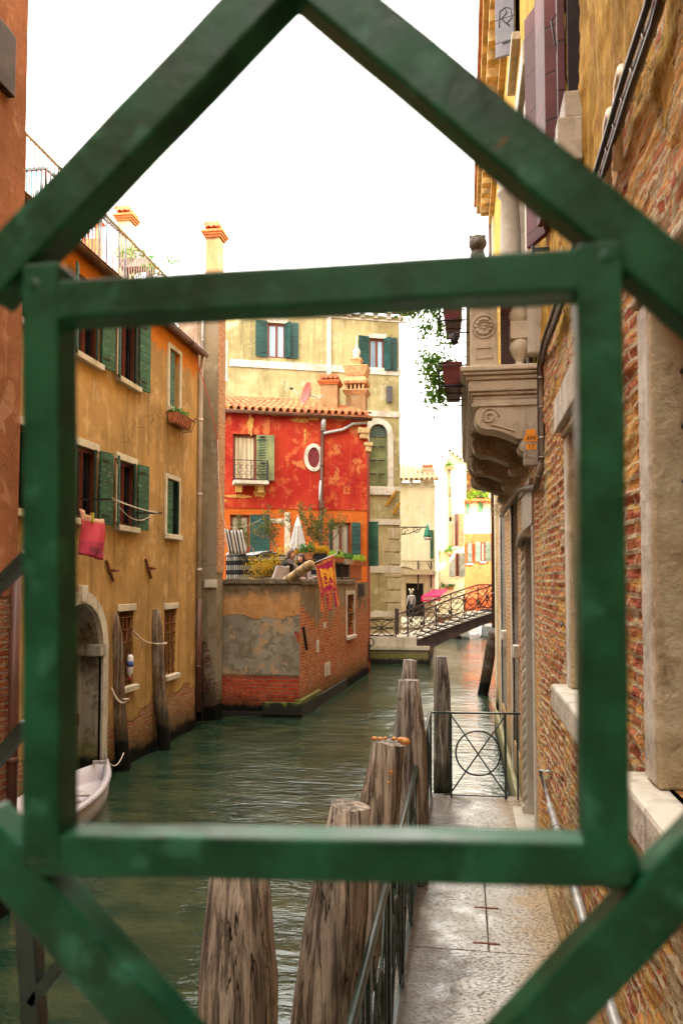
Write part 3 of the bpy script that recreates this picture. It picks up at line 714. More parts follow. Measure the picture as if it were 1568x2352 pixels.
# upper altana rail at far left
p = on_y(52, 390, 11.2)
rail2 = thing('upper_terrace_railing', 'small blue grey railing high at the left edge beside the pink wall', 'railing')
q = on_y(105, 386, 11.2); q2 = q+Vector((.25, 2.4, -.05))
bl = simple('blue grey paint', (.06,.13,.16), .5)
mb = MB(); mb.bar(p, q, .05, .04); mb.bar(q, q2, .05, .04); mb.build('handrail', bl, rail2)
mb = MB()
for k in range(6): m = p+(q-p)*(k/5); mb.bar(m, m-ZV*1.15, .02, .02)
for k in range(12): m = q+(q2-q)*(k/11); mb.bar(m, m-ZV*1.15, .02, .02)
mb.build('balusters', bl, rail2)
mb = MB(); mb.box(p.x-.1, q2.x+.1, p.y-.05, q2.y, p.z-1.35, p.z-1.15); mb.build('floor_slab', GUTTER, rail2)
mb = MB()
for k in range(14):
    b0 = Vector((p.x+.1+.03*k, p.y+.15, p.z-1.15)); mb.leaf(b0, (rnd.uniform(-.5,.6), rnd.uniform(-.2,.2), 1), .05, .55)
ag = mb.build('agave', leafmat('blue green leaf', (.02,.10,.09), (.04,.15,.12))); tag(ag, 'spiky agave leaves behind the blue grey terrace railing', 'plant')
# chimneys above the roof terrace
c0 = on_y(282, 590, 18.5)
ch = thing('rendered_chimney', 'pale rendered chimney with an orange tiled cap above the roof terrace', 'chimney')
chimney('chimney_shaft', ch, c0.x, c0.y+.2, 8.3, on_y(282, 505, 18.5).z, .33, .35, wallmat('yellow chimney render', (.5,.44,.22), (.34,.3,.14), (.55,.5,.3), algae=None), CHIMO)
c1 = on_y(213, 500, 15.5)
pot = thing('chimney_pot', 'small hooded chimney pot on struts behind the roof terrace railing', 'chimney')
mb = MB(); mb.box(c1.x-.16, c1.x+.16, c1.y-.14, c1.y+.14, 8.3, c1.z-.5); mb.build('stack', CHIMO, pot)
mb = MB(); mb.prism([(c1.x-.24, c1.y-.2, c1.z-.12), (c1.x+.24, c1.y-.2, c1.z-.12), (c1.x, c1.y-.2, c1.z+.14)], (0,.4,0))
for s in (-1, 1):
    for t_ in (-1, 1): mb.bar((c1.x+s*.14, c1.y+t_*.1, c1.z-.5), (c1.x+s*.14, c1.y+t_*.1, c1.z-.12), .04, .04)
mb.build('hood', TERRA, pot)
# terrace plants
c2 = on_y(322, 590, 17.6)
pl = thing('terrace_planter', 'wooden planter of bright green trailing plants at the end of the roof terrace', 'planter')
mb = MB(); mb.box(c2.x-.42, c2.x+.3, c2.y-.2, c2.y+.2, c2.z-.3, c2.z-.1)
for s in (-.38, .26): mb.box(c2.x+s-.03, c2.x+s+.03, c2.y-.15, c2.y+.15, 8.3, c2.z-.3)
mb.build('box', simple('grey timber', (.13,.12,.1)), pl)
mb = MB(); foliage(mb, (c2.x-.1, c2.y-.1, c2.z), .5, .3, .2, 420, .05, .09, 1, clump=9); foliage(mb, (c2.x+.45, c2.y-.1, c2.z-.25), .4, .3, .2, 300, .05, .09, 2, 1, clump=7)
GL = leafmat('bright green leaf', (.05,.16,.015), (.12,.28,.03)); mb.build('foliage', GL, pl)
gp = thing('geranium_row', 'row of small red flowers along the foot of the roof terrace railing', 'flowers')
mb = MB(); mf = MB()
for k in range(26):
    u = u_end-4.2+k*.12; P_ = FL.P(u, EAVE+.22, -.14); foliage(mb, P_, .08, .06, .07, 10, .04, .05, k); foliage(mf, P_+ZV*.08, .05, .04, .03, 5, .04, .04, k+50)
mb.build('foliage', GL, gp); mf.build('blossoms', leafmat('pink red petals', (.5,.06,.04), (.6,.15,.1)), gp)
# ---------------------------------------------------------------- things hung on the ochre house
fb = thing('hanging_flower_box', 'terracotta flower box in an iron cradle below the narrow top window of the ochre house', 'planter')
a, c = up(FL, 383, 968)[0], up(FL, 425, 990, .2)[1]; b = a+.85; c = 6.38+.02
zt = W['1c'][2]-.14
mb = MB(); mb.hexa([FL.P(a,zt-.2,.04), FL.P(b,zt-.2,.04), FL.P(b,zt-.2,.19), FL.P(a,zt-.2,.19), FL.P(a-.02,zt,.02), FL.P(b+.02,zt,.02), FL.P(b+.02,zt,.23), FL.P(a-.02,zt,.23)]); mb.build('box', TERRA, fb)
mb = MB()
for v, dd in ((zt-.24, .2), (zt-.02, .26)): mb.tube([FL.P(a-.06,v,0), FL.P(a-.06,v,dd), FL.P(b+.06,v,dd), FL.P(b+.06,v,0)], .009, 5)
for k in range(8): u = a-.04+(b-a+.08)*k/7; mb.tube([FL.P(u,zt-.24,0), FL.P(u,zt-.24,.2), FL.P(u,zt-.12,.24), FL.P(u,zt-.02,.26)], .007, 5)
mb.tube(arc(FL.P(b+.08,zt+.0,.28), .045, 0, 5, 12, FL.n, ZV), .009, 5); mb.build('iron_cradle', RUST, fb)
mb = MB()
for k in range(9): foliage(mb, FL.P(a+(b-a)*(k+.5)/9, zt+.05, .12), .08, .1, .08, 34, .035, .07, k+3)
mb.build('foliage', GL, fb); mb = MB(); foliage(mb, FL.P(b-.2, zt+.1, .16), .2, .08, .1, 40, .03, .04, 9); mb.build('blossoms', leafmat('yellow petals', (.6,.4,.02), (.7,.5,.08)), fb)
cl = thing('clothesline', 'double white cord stretched between two iron brackets across the ochre house', 'clothesline')
z1 = W['2a'][2]+.55
A1 = FL.P(*up(FL, 205, 1130, .45), .45); 
B1 = FL.P(up(FL, 366, 1180, .45)[0], up(FL, 366, 1179, .45)[1], .45)
A1 = FL.P(up(FL, 180, 1133, .45)[0], up(FL, 180, 1131, .45)[1], .45); A0 = FL.P(W['2a'][0]+.2, A1.z, 0)
mb = MB(); mb.bar(FL.P(A0.y, A1.z, 0), FL.P(A0.y+.1, A1.z, .5), .03, .03); Bw = FL.P(B1.y-.15, B1.z, 0); mb.bar(Bw, B1+FL.n*.05, .03, .03); mb.build('bracket', IRON, cl)
A2 = FL.P(A0.y+.1, A1.z, .5); A3 = FL.P(A0.y, A1.z, .2)
def sag(a, b, s, n=14): return [Vector(a)+(Vector(b)-Vector(a))*(k/n)-ZV*s*4*(k/n)*(1-k/n) for k in range(n+1)]
mb = MB(); mb.tube(sag(A2, B1, .02), .006, 5); mb.tube(sag(A2+ZV*.03, B1+ZV*.02-FL.n*.06, .03), .006, 5); mb.tube(sag(A2-ZV*.12+FL.n*.12, B1-FL.n*.12, .16), .006, 5); mb.build('cord', LINEW, cl)
# towel
tw = thing('hanging_towel', 'pink and orange towel pegged on the clothesline', 'towel')
tp = [on_x(182, 1168, XL+.62), on_x(236, 1192, XL+.62), on_x(236, 1287, XL+.62), on_x(180, 1272, XL+.62)]
def tf(s, t):
    p = (tp[0]*(1-s)+tp[1]*s)*(1-t)+(tp[3]*(1-s)+tp[2]*s)*t
    return p+FL.n*(.035*math.sin(s*19+t*2)*(.4+.6*(1-abs(t-.4)))+.02*math.sin(s*7+t*5))-ZV*(.05*math.sin(s*math.pi)*(1-t))
def towelmat():
    t = T('pink towel cloth', .95, .1); z = t.sep(t.pos(), 2); n = t.noise(60, 3)
    c = t.mix(t.ss(z, tp[0].z-.17, tp[0].z-.14), (.70,.10,.13), t.mix(t.ss(t.noise(1, 2, .5, t.map(t.pos(), (1, 26, .2))), .45, .55), (.62,.3,.16), (.6,.45,.3)))
    c = t.mix(t.ss(z, tp[3].z+.2, tp[3].z+.17), c, (.52,.07,.13)); return t.out(t.mix(t.math('MULTIPLY', n, .3), c, (.3,.03,.05)), t.bump(n, .4, .004))
mb = MB(); mb.grid(tf, 26, 14); mb.build('cloth', towelmat(), tw, solid=.012)
mb = MB(); k_ = tf(.62, .0); mb.box(k_.x-.012, k_.x+.03, k_.y-.02, k_.y+.02, k_.z-.05, k_.z+.08); mb.build('clothes_peg', simple('yellow peg', (.6,.5,.03), .5), tw)
ctr = tf(.55, .80)+FL.n*.05
text_mesh('towel_lettering', 'cerab', .16, frame_matrix(ctr, (0,1,-.12), (0,.12,1)), simple('dark print', (.09,.015,.03)), tw)
# mooring piles in front of the ochre house
def pile(label, b, t, r0, r1, mat, seed=0, group=None, cut=.35, name='mooring_pile', n=14, slant=(0, 0), taper=.62):
    """tapered, slightly crooked timber pile from under water to a hewn top"""
    b = Vector(b); t = Vector(t); ax = (t-b).normalized(); L = (t-b).length; b2 = b-ax*1.2
    ex = ax.orthogonal().normalized(); ex = (Vector((1,0,0))-ax*ax.x).normalized(); ey = ax.cross(ex); mb = MB(); rg = random.Random(seed)
    ph = rg.uniform(0, 6); ks = 22; base = 0
    lob = [1+.045*math.sin(3*a_+ph)+.03*math.sin(5*a_+ph*2) for a_ in [2*math.pi*k/n for k in range(n)]]
    tt = [i/ks for i in range(ks+1)]
    for i, q in enumerate(tt):
        h = q*(L+1.2); rr = r0+(r1-r0)*q
        d_end = L+1.2-h
        if d_end < cut: rr *= taper+(1-taper)*(d_end/cut)
        c = b2+ax*h+ex*.012*math.sin(q*7+ph)+ey*.012*math.cos(q*5+ph)
        for k in range(n):
            a_ = 2*math.pi*k/n; w = rr*lob[k]*(1+.012*math.sin(k*9.1+i*2.3))
            p = c+(ex*math.cos(a_)+ey*math.sin(a_))*w
            if i == ks: p = p+ax*(slant[0]*math.cos(a_)+slant[1]*math.sin(a_))
            mb.v.append(tuple(p))
    for i in range(ks):
        for k in range(n):
            a_ = i*n+k; b_ = i*n+(k+1) % n; mb.f.append((a_, b_, b_+n, a_+n)); mb.sm.append(True)
    mb.f.append(tuple(ks*n+k for k in range(n))); mb.sm.append(False)
    o = mb.build(name, mat); return tag(o, label, 'mooring pile', group)
def px_pile(label, xb, xt, yt, Y, X=None, wb=.1, wt=.09, mat=None, Yt=None, **kw):
    b = on_y(xb, 1700, Y); b.z = 0; t = on_y(xt, yt, Yt or Y)
    return pile(label, b, t, wb, wt, mat, **kw)
G1 = 'thin piles against the ochre house'
px_pile('leaning grey pile between the arched water door and the barred window', 285, 259, 1410, 12.95, wb=.125, wt=.12, mat=POLEL, seed=1, cut=.35, taper=.55, group=G1, Yt=12.75)
px_pile('slim grey pile between the two barred windows', 376, 357, 1400, 14.6, wb=.125, wt=.115, mat=POLEL, seed=2, cut=.35, taper=.55, group=G1, Yt=14.45)
# ropes
def rope(label, pts, r, mat, name='mooring_rope', cat='rope'):
    mb = MB(); mb.tube(pts, r, 6); o = mb.build(name, mat); return tag(o, label, cat)
pa = on_x(306, 1449, XL+.08); pb = on_y(352, 1478, 14.35); 
rope('doubled pale rope slung from the window bars to the thin pile', sag(pa, pb, .06)+[pb+Vector((.12,-.14,0)), pb+Vector((.26,-.02,0)), pb+Vector((.2,.15,0)), pb+Vector((0,.17,.0))], .014, LINEW)
pc = on_y(266, 1590, 12.7); rope('frayed white rope tied round the leaning grey pile', sag(on_x(256, 1580, XL), on_y(296, 1607, 12.75), .14)+[on_y(283, 1606, 12.6)], .017, LINEW)
# bottle on the sill
a, b, c, d = W['0a']; bp = FL.P(b-.16, c+.2, .0)
bt = thing('plastic_bottle', 'white squeeze bottle with a blue label hanging upside down in the barred window', 'bottle')
mb = MB(); mb.lathe([(.02,-.16), (.028,-.12), (.05,-.1), (.055,0), (.055,.18), (.03,.23)], bp+FL.n*.02+ZV*.1, 12); mb.build('body', simple('white plastic', (.75,.72,.68), .35, .05), bt)
mb = MB(); mb.lathe([(.0565,.02), (.0565,.12)], bp+FL.n*.02+ZV*.1, 12); mb.build('paper_label', simple('blue label', (.08,.1,.35), .5), bt); mb = MB(); mb.lathe([(.022,-.22), (.026,-.16)], bp+FL.n*.02+ZV*.1, 10); mb.build('cap', simple('red cap', (.5,.03,.02), .4), bt)
# ---------------------------------------------------------------- pink house at the left edge
XP = -4.35; FP = Frame((XP, 0, 0), (0,1,0), (1,0,0)); up_ = up(FP, 46, 1000)[0]
pk = thing('pink_house', 'pink plastered house with bare brick at its foot, cut by the left edge', 'house')
mb = MB(); wall(mb, FP, -12, up_, -1.5, 13, [], .3); shell(mb, FP, -12, up_, -1.5, 13, 6); mb.build('wall', PINK, pk)
mb = MB(); v0, v1 = up(FP, 10, 215)[1], up(FP, 10, 70)[1]; ul = up(FP, 0, 200)[0]; mb.fbox(FP, ul-.3, up(FP, 21, 200)[0], v0, v1, 0, .07); mb.build('iron_plate', IRONB, pk, bevel=.01)
pipe('downpipe', PIPEB, pk, [FP.P(up_-.12, up(FP, 30, 1320)[1], .06), FP.P(up_-.12, .3, .06)], .05)
# ================================================================ grey chimney breast, end wall
YG = 17.7
FG = Frame((0, YG, 0), (1,0,0), (0,-1,0))
gw = thing('grey_house', 'narrow grey rendered house end with a tall chimney breast between the ochre and red houses', 'house')
x0 = up(FG, 461, 1300)[0]; x1 = up(FG, 500, 900)[0]; xb = up(FG, 493, 1550)[0]
zt = up(FG, 480, 655)[1]
mb = MB(); mb.box(x0-3.2, x0-.05, YG+.05, YG+.8, -1.5, 9.2); mb.box(x0-.6, x1, YG, YG+.5, -1.5, zt); mb.build('wall', GREYP, gw)
mb = MB(); mb.box(x1, x1+.03, YG+.02, YG+.5, 3.4, zt-.3); mb.build('brick_edge', BRICKO, gw)
chimney('chimney_shaft', gw, (x0+x1)/2, YG+.28, zt-.5, on_y(480, 540, YG).z, .33, .36, CHIMP, CHIMO)
mb = MB(); mb.fbox(FG, up(FG, 471, 1340)[0], x1+.02, up(FG, 471, 1350)[1], up(FG, 471, 1332)[1], 0, .06); mb.build('quoin_stone', STONEW, gw, bevel=.01)
pipe('downpipe', PIPEG, gw, [FG.P(up(FG, 467, 800)[0], 10.2, .05), FG.P(up(FG, 467, 800)[0], 7.9, .05)], .03)
# cords
cbl = thing('red_cable', 'thin red cable slanting down past the corner of the ochre house', 'cable')
mb = MB(); mb.tube([on_y(x, y, 16.4+.02*i) for i, (x, y) in enumerate(((385, 700), (410, 745), (440, 800), (463, 862), (480, 920), (498, 1000), (500, 1060)))], .011, 5); mb.build('line', REDLINE, cbl)
cb2 = MB(); cb2.tube([on_y(x, y, 16.9) for x, y in ((455, 780), (467, 830), (463, 1000), (460, 1180), (455, 1260), (442, 1315), (428, 1328), (418, 1280))], .008, 5); o = cb2.build('slack_cord', LINEW); tag(o, 'pale slack cord hanging beside the cream downpipe', 'cord')
cb3 = MB(); cb3.tube([on_y(x, y, 17.5) for x, y in ((500, 1010), (502, 1100), (512, 1190), (520, 1140+70), (517, 1240), (512, 1270))], .008, 5); o = cb3.build('dangling_rope', LINEW); tag(o, 'yellowish cord dangling down the red house corner', 'cord')
cb4 = MB(); cb4.tube([FL.P(up(FL, 339, 1040)[0], EAVE-.05, .02), FL.P(up(FL, 339, 1040)[0], up(FL, 339, 1045)[1], .02)], .007, 5); o = cb4.build('wall_wire', LINEW); tag(o, 'straight pale wire running down the ochre wall from the eave', 'wire')
# dead shrub in the corner
ds = thing('withered_conifer', 'withered reddish conifer standing in the dark corner at the foot of the grey wall', 'shrub')
db = on_y(465, 1625, YG-.35); mb = MB(); tp_ = on_y(467, 1478, YG-.35); mb.tube([db-ZV*.3, (db+tp_)/2, tp_], [.03,.02,.006], 6); mb.build('trunk', simple('dead bark', (.06,.03,.02)), ds)
mb = MB(); mt = MB(); rg = random.Random(5); H = tp_.z-db.z
for k in range(150):
    t_ = rg.random()**1.4; c = db+(tp_-db)*t_; a = rg.uniform(0, 6.28); L = .08+.36*(1-t_); e = c+Vector((math.cos(a)*L, math.sin(a)*L*.7, L*.25))
    mt.tube([c, e], [.006,.003], 4, cap=False)
    for q in range(10): mb.leaf(c+(e-c)*rg.uniform(.3,1), (rg.uniform(-1,1), rg.uniform(-1,1), rg.uniform(-.6,.8)), .018, .075)
mt.build('twigs', simple('dead twig', (.08,.03,.02)), ds); mb.build('needles', leafmat('withered needles', (.09,.028,.02), (.14,.05,.03), (.03,.035,.015)), ds)
wp = MB(); foliage(wp, on_y(450, 1525, 17.3), .09, .08, .14, 110, .05, .06, 4); o = wp.build('wall_plant', leafmat('dark fresh leaf', (.03,.12,.02), (.05,.18,.03))); tag(o, 'little green plant rooted in the joint beside the brown downpipe', 'plant')
# ================================================================ terrace block
YT = 18.6
P0 = on_z(688, 1649, 0); YT = P0.y; C1 = on_z(846, 1546, 0)
XT0 = on_y(490, 1500, YT).x
zT = on_y(600, 1332, YT).z
FT1 = Frame((0, YT, 0), (1,0,0), (0,-1,0)); FT2 = Frame((P0.x, P0.y, 0), (C1-P0), Vector((C1.y-P0.y, -(C1.x-P0.x), 0)))
LT = (C1-P0).length
tb = thing('terrace_wall', 'battered plaster and brick wall carrying the terrace above the water', 'wall')
a, c = up(FT2, 796, 1462); b, d = up(FT2, 812, 1364); slot = (a, b, c, up(FT2, 800, 1366)[1])
mb = MB(); wall(mb, FT1, XT0-.6, P0.x, -1.5, zT-.02, []); mb.build('canal_end_wall', TERR1, tb)
mb = MB(); wall(mb, FT2, 0, LT, -1.5, zT-.06, [slot], .35); mb.build('canal_side_wall', TERR2, tb)
mb = MB(); mb.poly([(XT0-.6, YT, 2.2), (P0.x, YT, 2.2), (C1.x, C1.y, 2.2), (C1.x-6, C1.y, 2.2)]); mb.build('terrace_floor', GREYP, tb)
mb = MB()
def cop(F, u0, u1, v, n):
    for k in range(n):
        q0 = u0+(u1-u0)*k/n; q1 = u0+(u1-u0)*(k+1)/n; h = .0+.015*math.sin(k*2.3)
        mb.fbox(F, q0, q1-.004, v-.1, v+.03+h, -.32, .05)
cop(FT1, XT0-.6, P0.x+.04, zT, 9); cop(FT2, .05, LT*.72, zT-.03, 10)
mb.build('coping', wallmat('dark weathered coping', (.20,.16,.10), (.12,.10,.07), (.30,.25,.17), algae=None), tb, bevel=.02)
mb = MB(); mb.fbox(FT1, XT0-.6, P0.x+.03, -1.2, .12, 0, .035); mb.fbox(FT1, up(FT1, 604, 1600)[0], P0.x+.05, .06, .36, -.1, .09); mb.fbox(FT2, -.05, 1.9, -1.2, .42, -.1, .07); mb.fbox(FT2, 1.9, 5.4, -1.2, .28, -.1, .05)
mb.build('stone_footing', stonemat('mossy footing stone', (.12,.12,.04), (.05,.05,.02), .7, algae=.36), tb, bevel=.03)
w = window(FT2, tb, slot[0], slot[1], slot[2], slot[3], DARK, DARK, .3, 0, 0, sur=STONEW, surw=.13, sill=STONEW, fw=.02)
for (xa, ya, xb_, yb_) in ((745, 1520, 757, 1556), (726, 1470, 730, 1500), (742, 1430, 748, 1444)):
    u0, v0 = up(FT2, xa, yb_); u1, v1 = up(FT2, xb_, ya); mb = MB(); mb.fbox(FT2, u0, max(u1, u0+.25), v0, v1, -.02, .02); mb.build('inset_stone', STONEW, tb, bevel=.01)
mb = MB(); q = FT2.P(*up(FT2, 694, 1440), .03); q2 = FT2.P(*up(FT2, 702, 1492), .03); mb.bar(q, q2, .05, .05, FT2.n); mb.build('anchor_tie', IRON, tb)
u0, v0 = up(FT2, 822, 1355); mb = MB(); mb.fbox(FT2, u0, u0+.35, v0-.22, v0+.2, 0, .16); mb.fbox(FT2, u0+.04, u0+.31, v0-.18, v0+.16, .16, .18); mb.build('meter_box', IRONB, tb, bevel=.01)
# ================================================================ red and orange house
C1r = on_y(843, 1330, 27.9); dR = Vector((.934, .358, 0))
FRd = Frame((C1r.x, C1r.y, 0), dR, Vector((.358, -.934, 0)))
rh = thing('red_house', 'two coloured house, crumbling red above and orange below, behind the terrace', 'house')
uL = up(FRd, 485, 1100)[0]; zb = up(FRd, 700, 1170)[1]; ze = up(FRd, 840, 957)[1]
holes_up = []; holes_lo = []
def R4(F, xl, xr, yb, yt): 
    m = (xl+xr)/2; return (up(F, xl, m)[0], up(F, xr, m)[0], up(F, m, yb)[1], up(F, m, yt)[1])
bw_ = R4(FRd, 538, 592, 1103, 997); ov = up(FRd, 720, 1051)
fw_ = R4(FRd, 533, 577, 1350, 1182); rw_ = R4(FRd, 761, 806, 1290, 1200)
mb = MB(); wall(mb, FRd, uL, 0, zb, ze, [bw_], .22); wall(mb, FRd, uL, 0, zb-.001, zb, []); shell(mb, FRd, uL, 0, zb, ze, 2.4); mb.build('upper_wall', REDP, rh)
mb = MB(); wall(mb, FRd, uL, 0, 1.5, zb, [fw_, rw_], .22, -.03); shell(mb, FRd, uL, 0, 1.5, zb, 2.4); mb.build('lower_wall', ORANGEP, rh)
# canal return face
FRe = Frame(FRd.P(0,0,0), (-.075, .997, 0), (.997, .075, 0))
mb = MB(); wall(mb, FRe, 0, 2.4, -1.2, ze-.6, []); mb.build('return_wall', RUSTP, rh)
# peeled plaster patches: thin raised remnants with a shape of their own
w = window(FRd, rh, *bw_, BROWNF, GLASSR, .15, 0, 0, name='balcony_window', fw=.09)
u_m = (bw_[0]+bw_[1])/2+.25
shutter(FRd, w, bw_[1]-.02, -1, .62, bw_[2], bw_[3]-.02, 172, OLIVESH, .05, th=.04)
mb = MB()
for k in range(16): v = bw_[2]+.1+(bw_[3]-bw_[2]-.2)*k/15; mb.fbox(FRd, bw_[1]+.06, bw_[1]+.56, v, v+.03, .1, .115)
mb.build('louvres', GREENSH, w)
bu0, bv = up(FRd, 534, 1113); bu1 = up(FRd, 613, 1113)[0]
mb = MB(); mb.fbox(FRd, bu0, bu1, bv-.02, bv+.1, -.1, .55); slab = mb.build('balcony_slab', STONEW, rh, bevel=.01)
mb = MB()
for s in (.1, (bu1-bu0)*.72): mb.fbox(FRd, bu0+s, bu0+s+.2, bv-.28, bv-.02, 0, .3)
mb.build('bracket', simple('ochre bracket', (.5,.3,.08)), slab)
mb = MB(); zr = bv+.78
for u in (bu0+.03, (bu0+bu1)/2, bu1-.03): mb.bar(FRd.P(u, bv+.1, .5), FRd.P(u, zr, .5), .025, .025)
for v in (bv+.14, zr): mb.bar(FRd.P(bu0+.03, v, .5), FRd.P(bu1-.03, v, .5), .025, .025)
for v in (bv+.14, zr): mb.bar(FRd.P(bu1-.03, v, .5), FRd.P(bu1-.03, v, 0), .025, .025)
for k in range(5): mb.bar(FRd.P(bu1-.03, bv+.14, .08+.1*k), FRd.P(bu1-.03, zr, .08+.1*k), .012, .012)
nn = 6; stp = (bu1-bu0)/nn
for k in range(nn):
    cu = bu0+stp*(k+.5)
    for sg in (1, -1):
        sp_ = []
        for i in range(20):
            a_ = i*.42; rr_ = .13*(1-i/24); sp_.append(FRd.P(cu+sg*rr_*math.sin(a_), bv+.33+(.24 if sg > 0 else 0)+rr_*math.cos(a_)*sg, .5))
        mb.tube(sp_, .009, 4)
mb.build('balcony_railing', IRON, slab)
# oval window
mb = MB(); N = 26
def ovp(r1, r2, d): return [FRd.P(ov[0]+r1*math.cos(2*math.pi*k/N), ov[1]+r2*math.sin(2*math.pi*k/N), d) for k in range(N)]
A_ = ovp(.21, .36, .0); B_ = ovp(.34, .50, .0); A2_ = ovp(.21, .36, .06); B2_ = ovp(.34, .49, .06)
for k in range(N):
    l = (k+1) % N; mb.quad(A2_[k], A2_[l], B2_[l], B2_[k]); mb.quad(B_[k], B_[l], B2_[l], B2_[k], True); mb.quad(A_[k], A_[l], A2_[l], A2_[k], True)
oo = mb.build('oval_window', STONEW, rh); mb = MB(); mb.poly(ovp(.22, .37, .012)); mb.build('pane', simple('dark red oval panel', (.14,.01,.012)), oo)
# small shutter, wall stubs
q = R4(FRd, 502, 519, 1057, 1010); mb = MB(); mb.fbox(FRd, q[0], q[1], q[2], q[3], .01, .05); mb.build('small_shutter', OLIVESH, rh)
for x, y in ((602, 1005), (603, 1065)): u, v = up(FRd, x, y); mb = MB(); mb.fbox(FRd, u-.06, u+.08, v-.02, v+.03, 0, .16); mb.build('hook', IRON, rh)
# ground windows
w = window(FRd, rh, *fw_, BROWNF, GLASSC, .15, 1, 1, name='terrace_door', fw=.08)
shutter(FRd, w, fw_[1], -1, .68, fw_[2], fw_[3], 175, TEALSH, .06)
w = window(FRd, rh, *rw_, BROWNF, GLASSC, .15, 1, 0, fw=.09)
shutter(FRd, w, rw_[0]-.0, 1, .48, rw_[2], rw_[3], 110, GREENSH, .03); shutter(FRd, w, rw_[1]+.0, -1, .32, rw_[2], rw_[3], 172, TEALSH, .05); 
sh_u = up(FRe, 848, 1250)[0]; v0 = up(FRe, 848, 1302)[1]; v1 = up(FRe, 848, 1205)[1]
mb = MB(); leafbox(mb, FRe.P(.45, 0, .03), (FRe.u*-.35+FRe.n).normalized(), FRe.u, .38, v0, v1); mb.build('shutter', GREENSH, rh)
# white frame painted on the orange wall
u0, v0 = up(FRd, 580, 1190); u1 = up(FRd, 664, 1190)[0]; mb = MB(); mb.fbox(FRd, u0, u1, v0-.16, v0, -.03, .0); mb.fbox(FRd, u1-.16, u1+.03, 2.2, v0+.22, -.03, .01); mb.build('white_timber_post', simple('weathered white timber', (.62,.52,.4), .8, .3, 9), rh)
# roof
pe = FRd
tiled_roof('roof', TILES, rh, pe.P(uL-.2, ze+.02, .22), pe.P(.15, ze+.02, .22), pe.P(-1.3, ze+1.02, -2.4), pe.P(uL-.2, ze+1.02, -2.4), cw=.24, rh=.4, r=.085)
gutter('gutter', GUTTER, rh, pe.P(uL-.1, ze-.02, .28), pe.P(.1, ze-.12, .28), .09)
uG = up(FRd, 741, 1000)[0]
pipe('upper_downpipe', PIPEG, rh, [FRd.P(uG, ze-.1, .2), FRd.P(uG, ze-.6, .12)], .09)
pipe('downpipe', PIPEB, rh, [FRd.P(uG-.03, ze-.55, .1), FRd.P(uG-.12, 2.2, .1)], .06)
pipe('branch_pipe', PIPEG, rh, [FRd.P(uG, ze-.68, .14), FRd.P(-.9, ze-.52, .14), FRd.P(-.55, ze-.3, .14), FRd.P(-.05, ze-.25, .2)], .055)
mb = MB(); mb.fbox(FRd, uG-.16, uG+.02, zb+.02, zb+.26, 0, .22); mb.build('hopper', PIPEB, rh, bevel=.02)
mb = MB(); mb.tube([FRd.P(uG-.14, zb+.3, .12), FRd.P(uG-.1, up(FRd, 737, 1105)[1], .12)], .035, 8); mb.build('white_conduit', WHITEF, rh)
# corner bracket stones
mb = MB(); mb.fbox(FRd, -.35, .06, ze-.62, ze-.42, -.1, .2); mb.fbox(FRd, -.28, .04, ze-.80, ze-.62, -.1, .14); mb.fbox(FRd, -.12, .20, ze-1.05, ze-.92, -.2, .08); mb.fbox(FRd, -.06, .15, ze-1.25, ze-1.05, -.2, .05); mb.build('corner_bracket', simple('ochre corner stone', (.5,.33,.15), .8, .3), rh, bevel=.02)
# peeling patches on the red wall
def blob(F, cx, cy, w, h, d, seed, n=22):
    rg = random.Random(seed); pts = []
    for k in range(n):
        a_ = 2*math.pi*k/n; r_ = 1+rg.uniform(-.28, .28); pts.append(F.P(cx+w*r_*math.cos(a_), cy+h*r_*math.sin(a_), d))
    return pts
OP = simple('bare yellow render', (.55,.27,.07), .9, .35, 10)
mb = MB()
for x, y, w_, h_, s in ((575, 975, .13, .42, 1), (640, 950, .5, .09, 2), (690, 965, .4, .10, 3), (605, 945, .4, .1, 4), (720, 960, .25, .12, 5), (780, 960, .5, .1, 7), (523, 935, .3, .08, 8), (596, 1128, .25, .3, 9), (545, 1140, .6, .07, 10), (700, 1000, .04, .3, 11), (512, 1150, .16, .07, 12)):
    u, v = up(FRd, x, y); mb = MB(); mb.prism(blob(FRd, u, v, w_*.8, h_*.8, .0, s), FRd.n*.018); mb.build('bare_render_patch', OP, rh)
mb = MB(); u, v = up(FRd, 800, 1050); 
# chimneys on the roof
def roofstack(label, xc, yb, yt, Y, w, body, style):
    o = thing('chimney_stack', label, 'chimney'); b = on_y(xc, yb, Y); t = on_y(xc, yt, Y)
    return o, b, t
cA, bA, tA = roofstack('square rendered chimney with a tiled top on the red house roof', 758, 955, 875, 28.2, .5, CHIMP, 0)
chimney('shaft', cA, bA.x, bA.y, bA.z-.3, tA.z-.2, .62, .6, CHIMP, CHIMO)
cB, bB, tB = roofstack('ornate stepped chimney with a ball finial beside the square chimney', 819, 960, 905, 29.0, .6, CHIMP, 1)
pB = lambda y: on_y(819, y, 29.0).z
mb = MB(); hw = .36; mb.box(bB.x-hw, bB.x+hw, bB.y-hw, bB.y+hw, pB(980), pB(912)); mb.build('shaft', CHIMP, cB)
def fr(mb, z0, z1, h0, h1, c=bB): mb.hexa([(c.x+sx*h0, c.y+sy*h0, z0) for sx, sy in ((-1,-1), (1,-1), (1,1), (-1,1))]+[(c.x+sx*h1, c.y+sy*h1, z1) for sx, sy in ((-1,-1), (1,-1), (1,1), (-1,1))])
mb = MB(); fr(mb, pB(912), pB(903), .36, .45); fr(mb, pB(903), pB(900), .47, .47); 
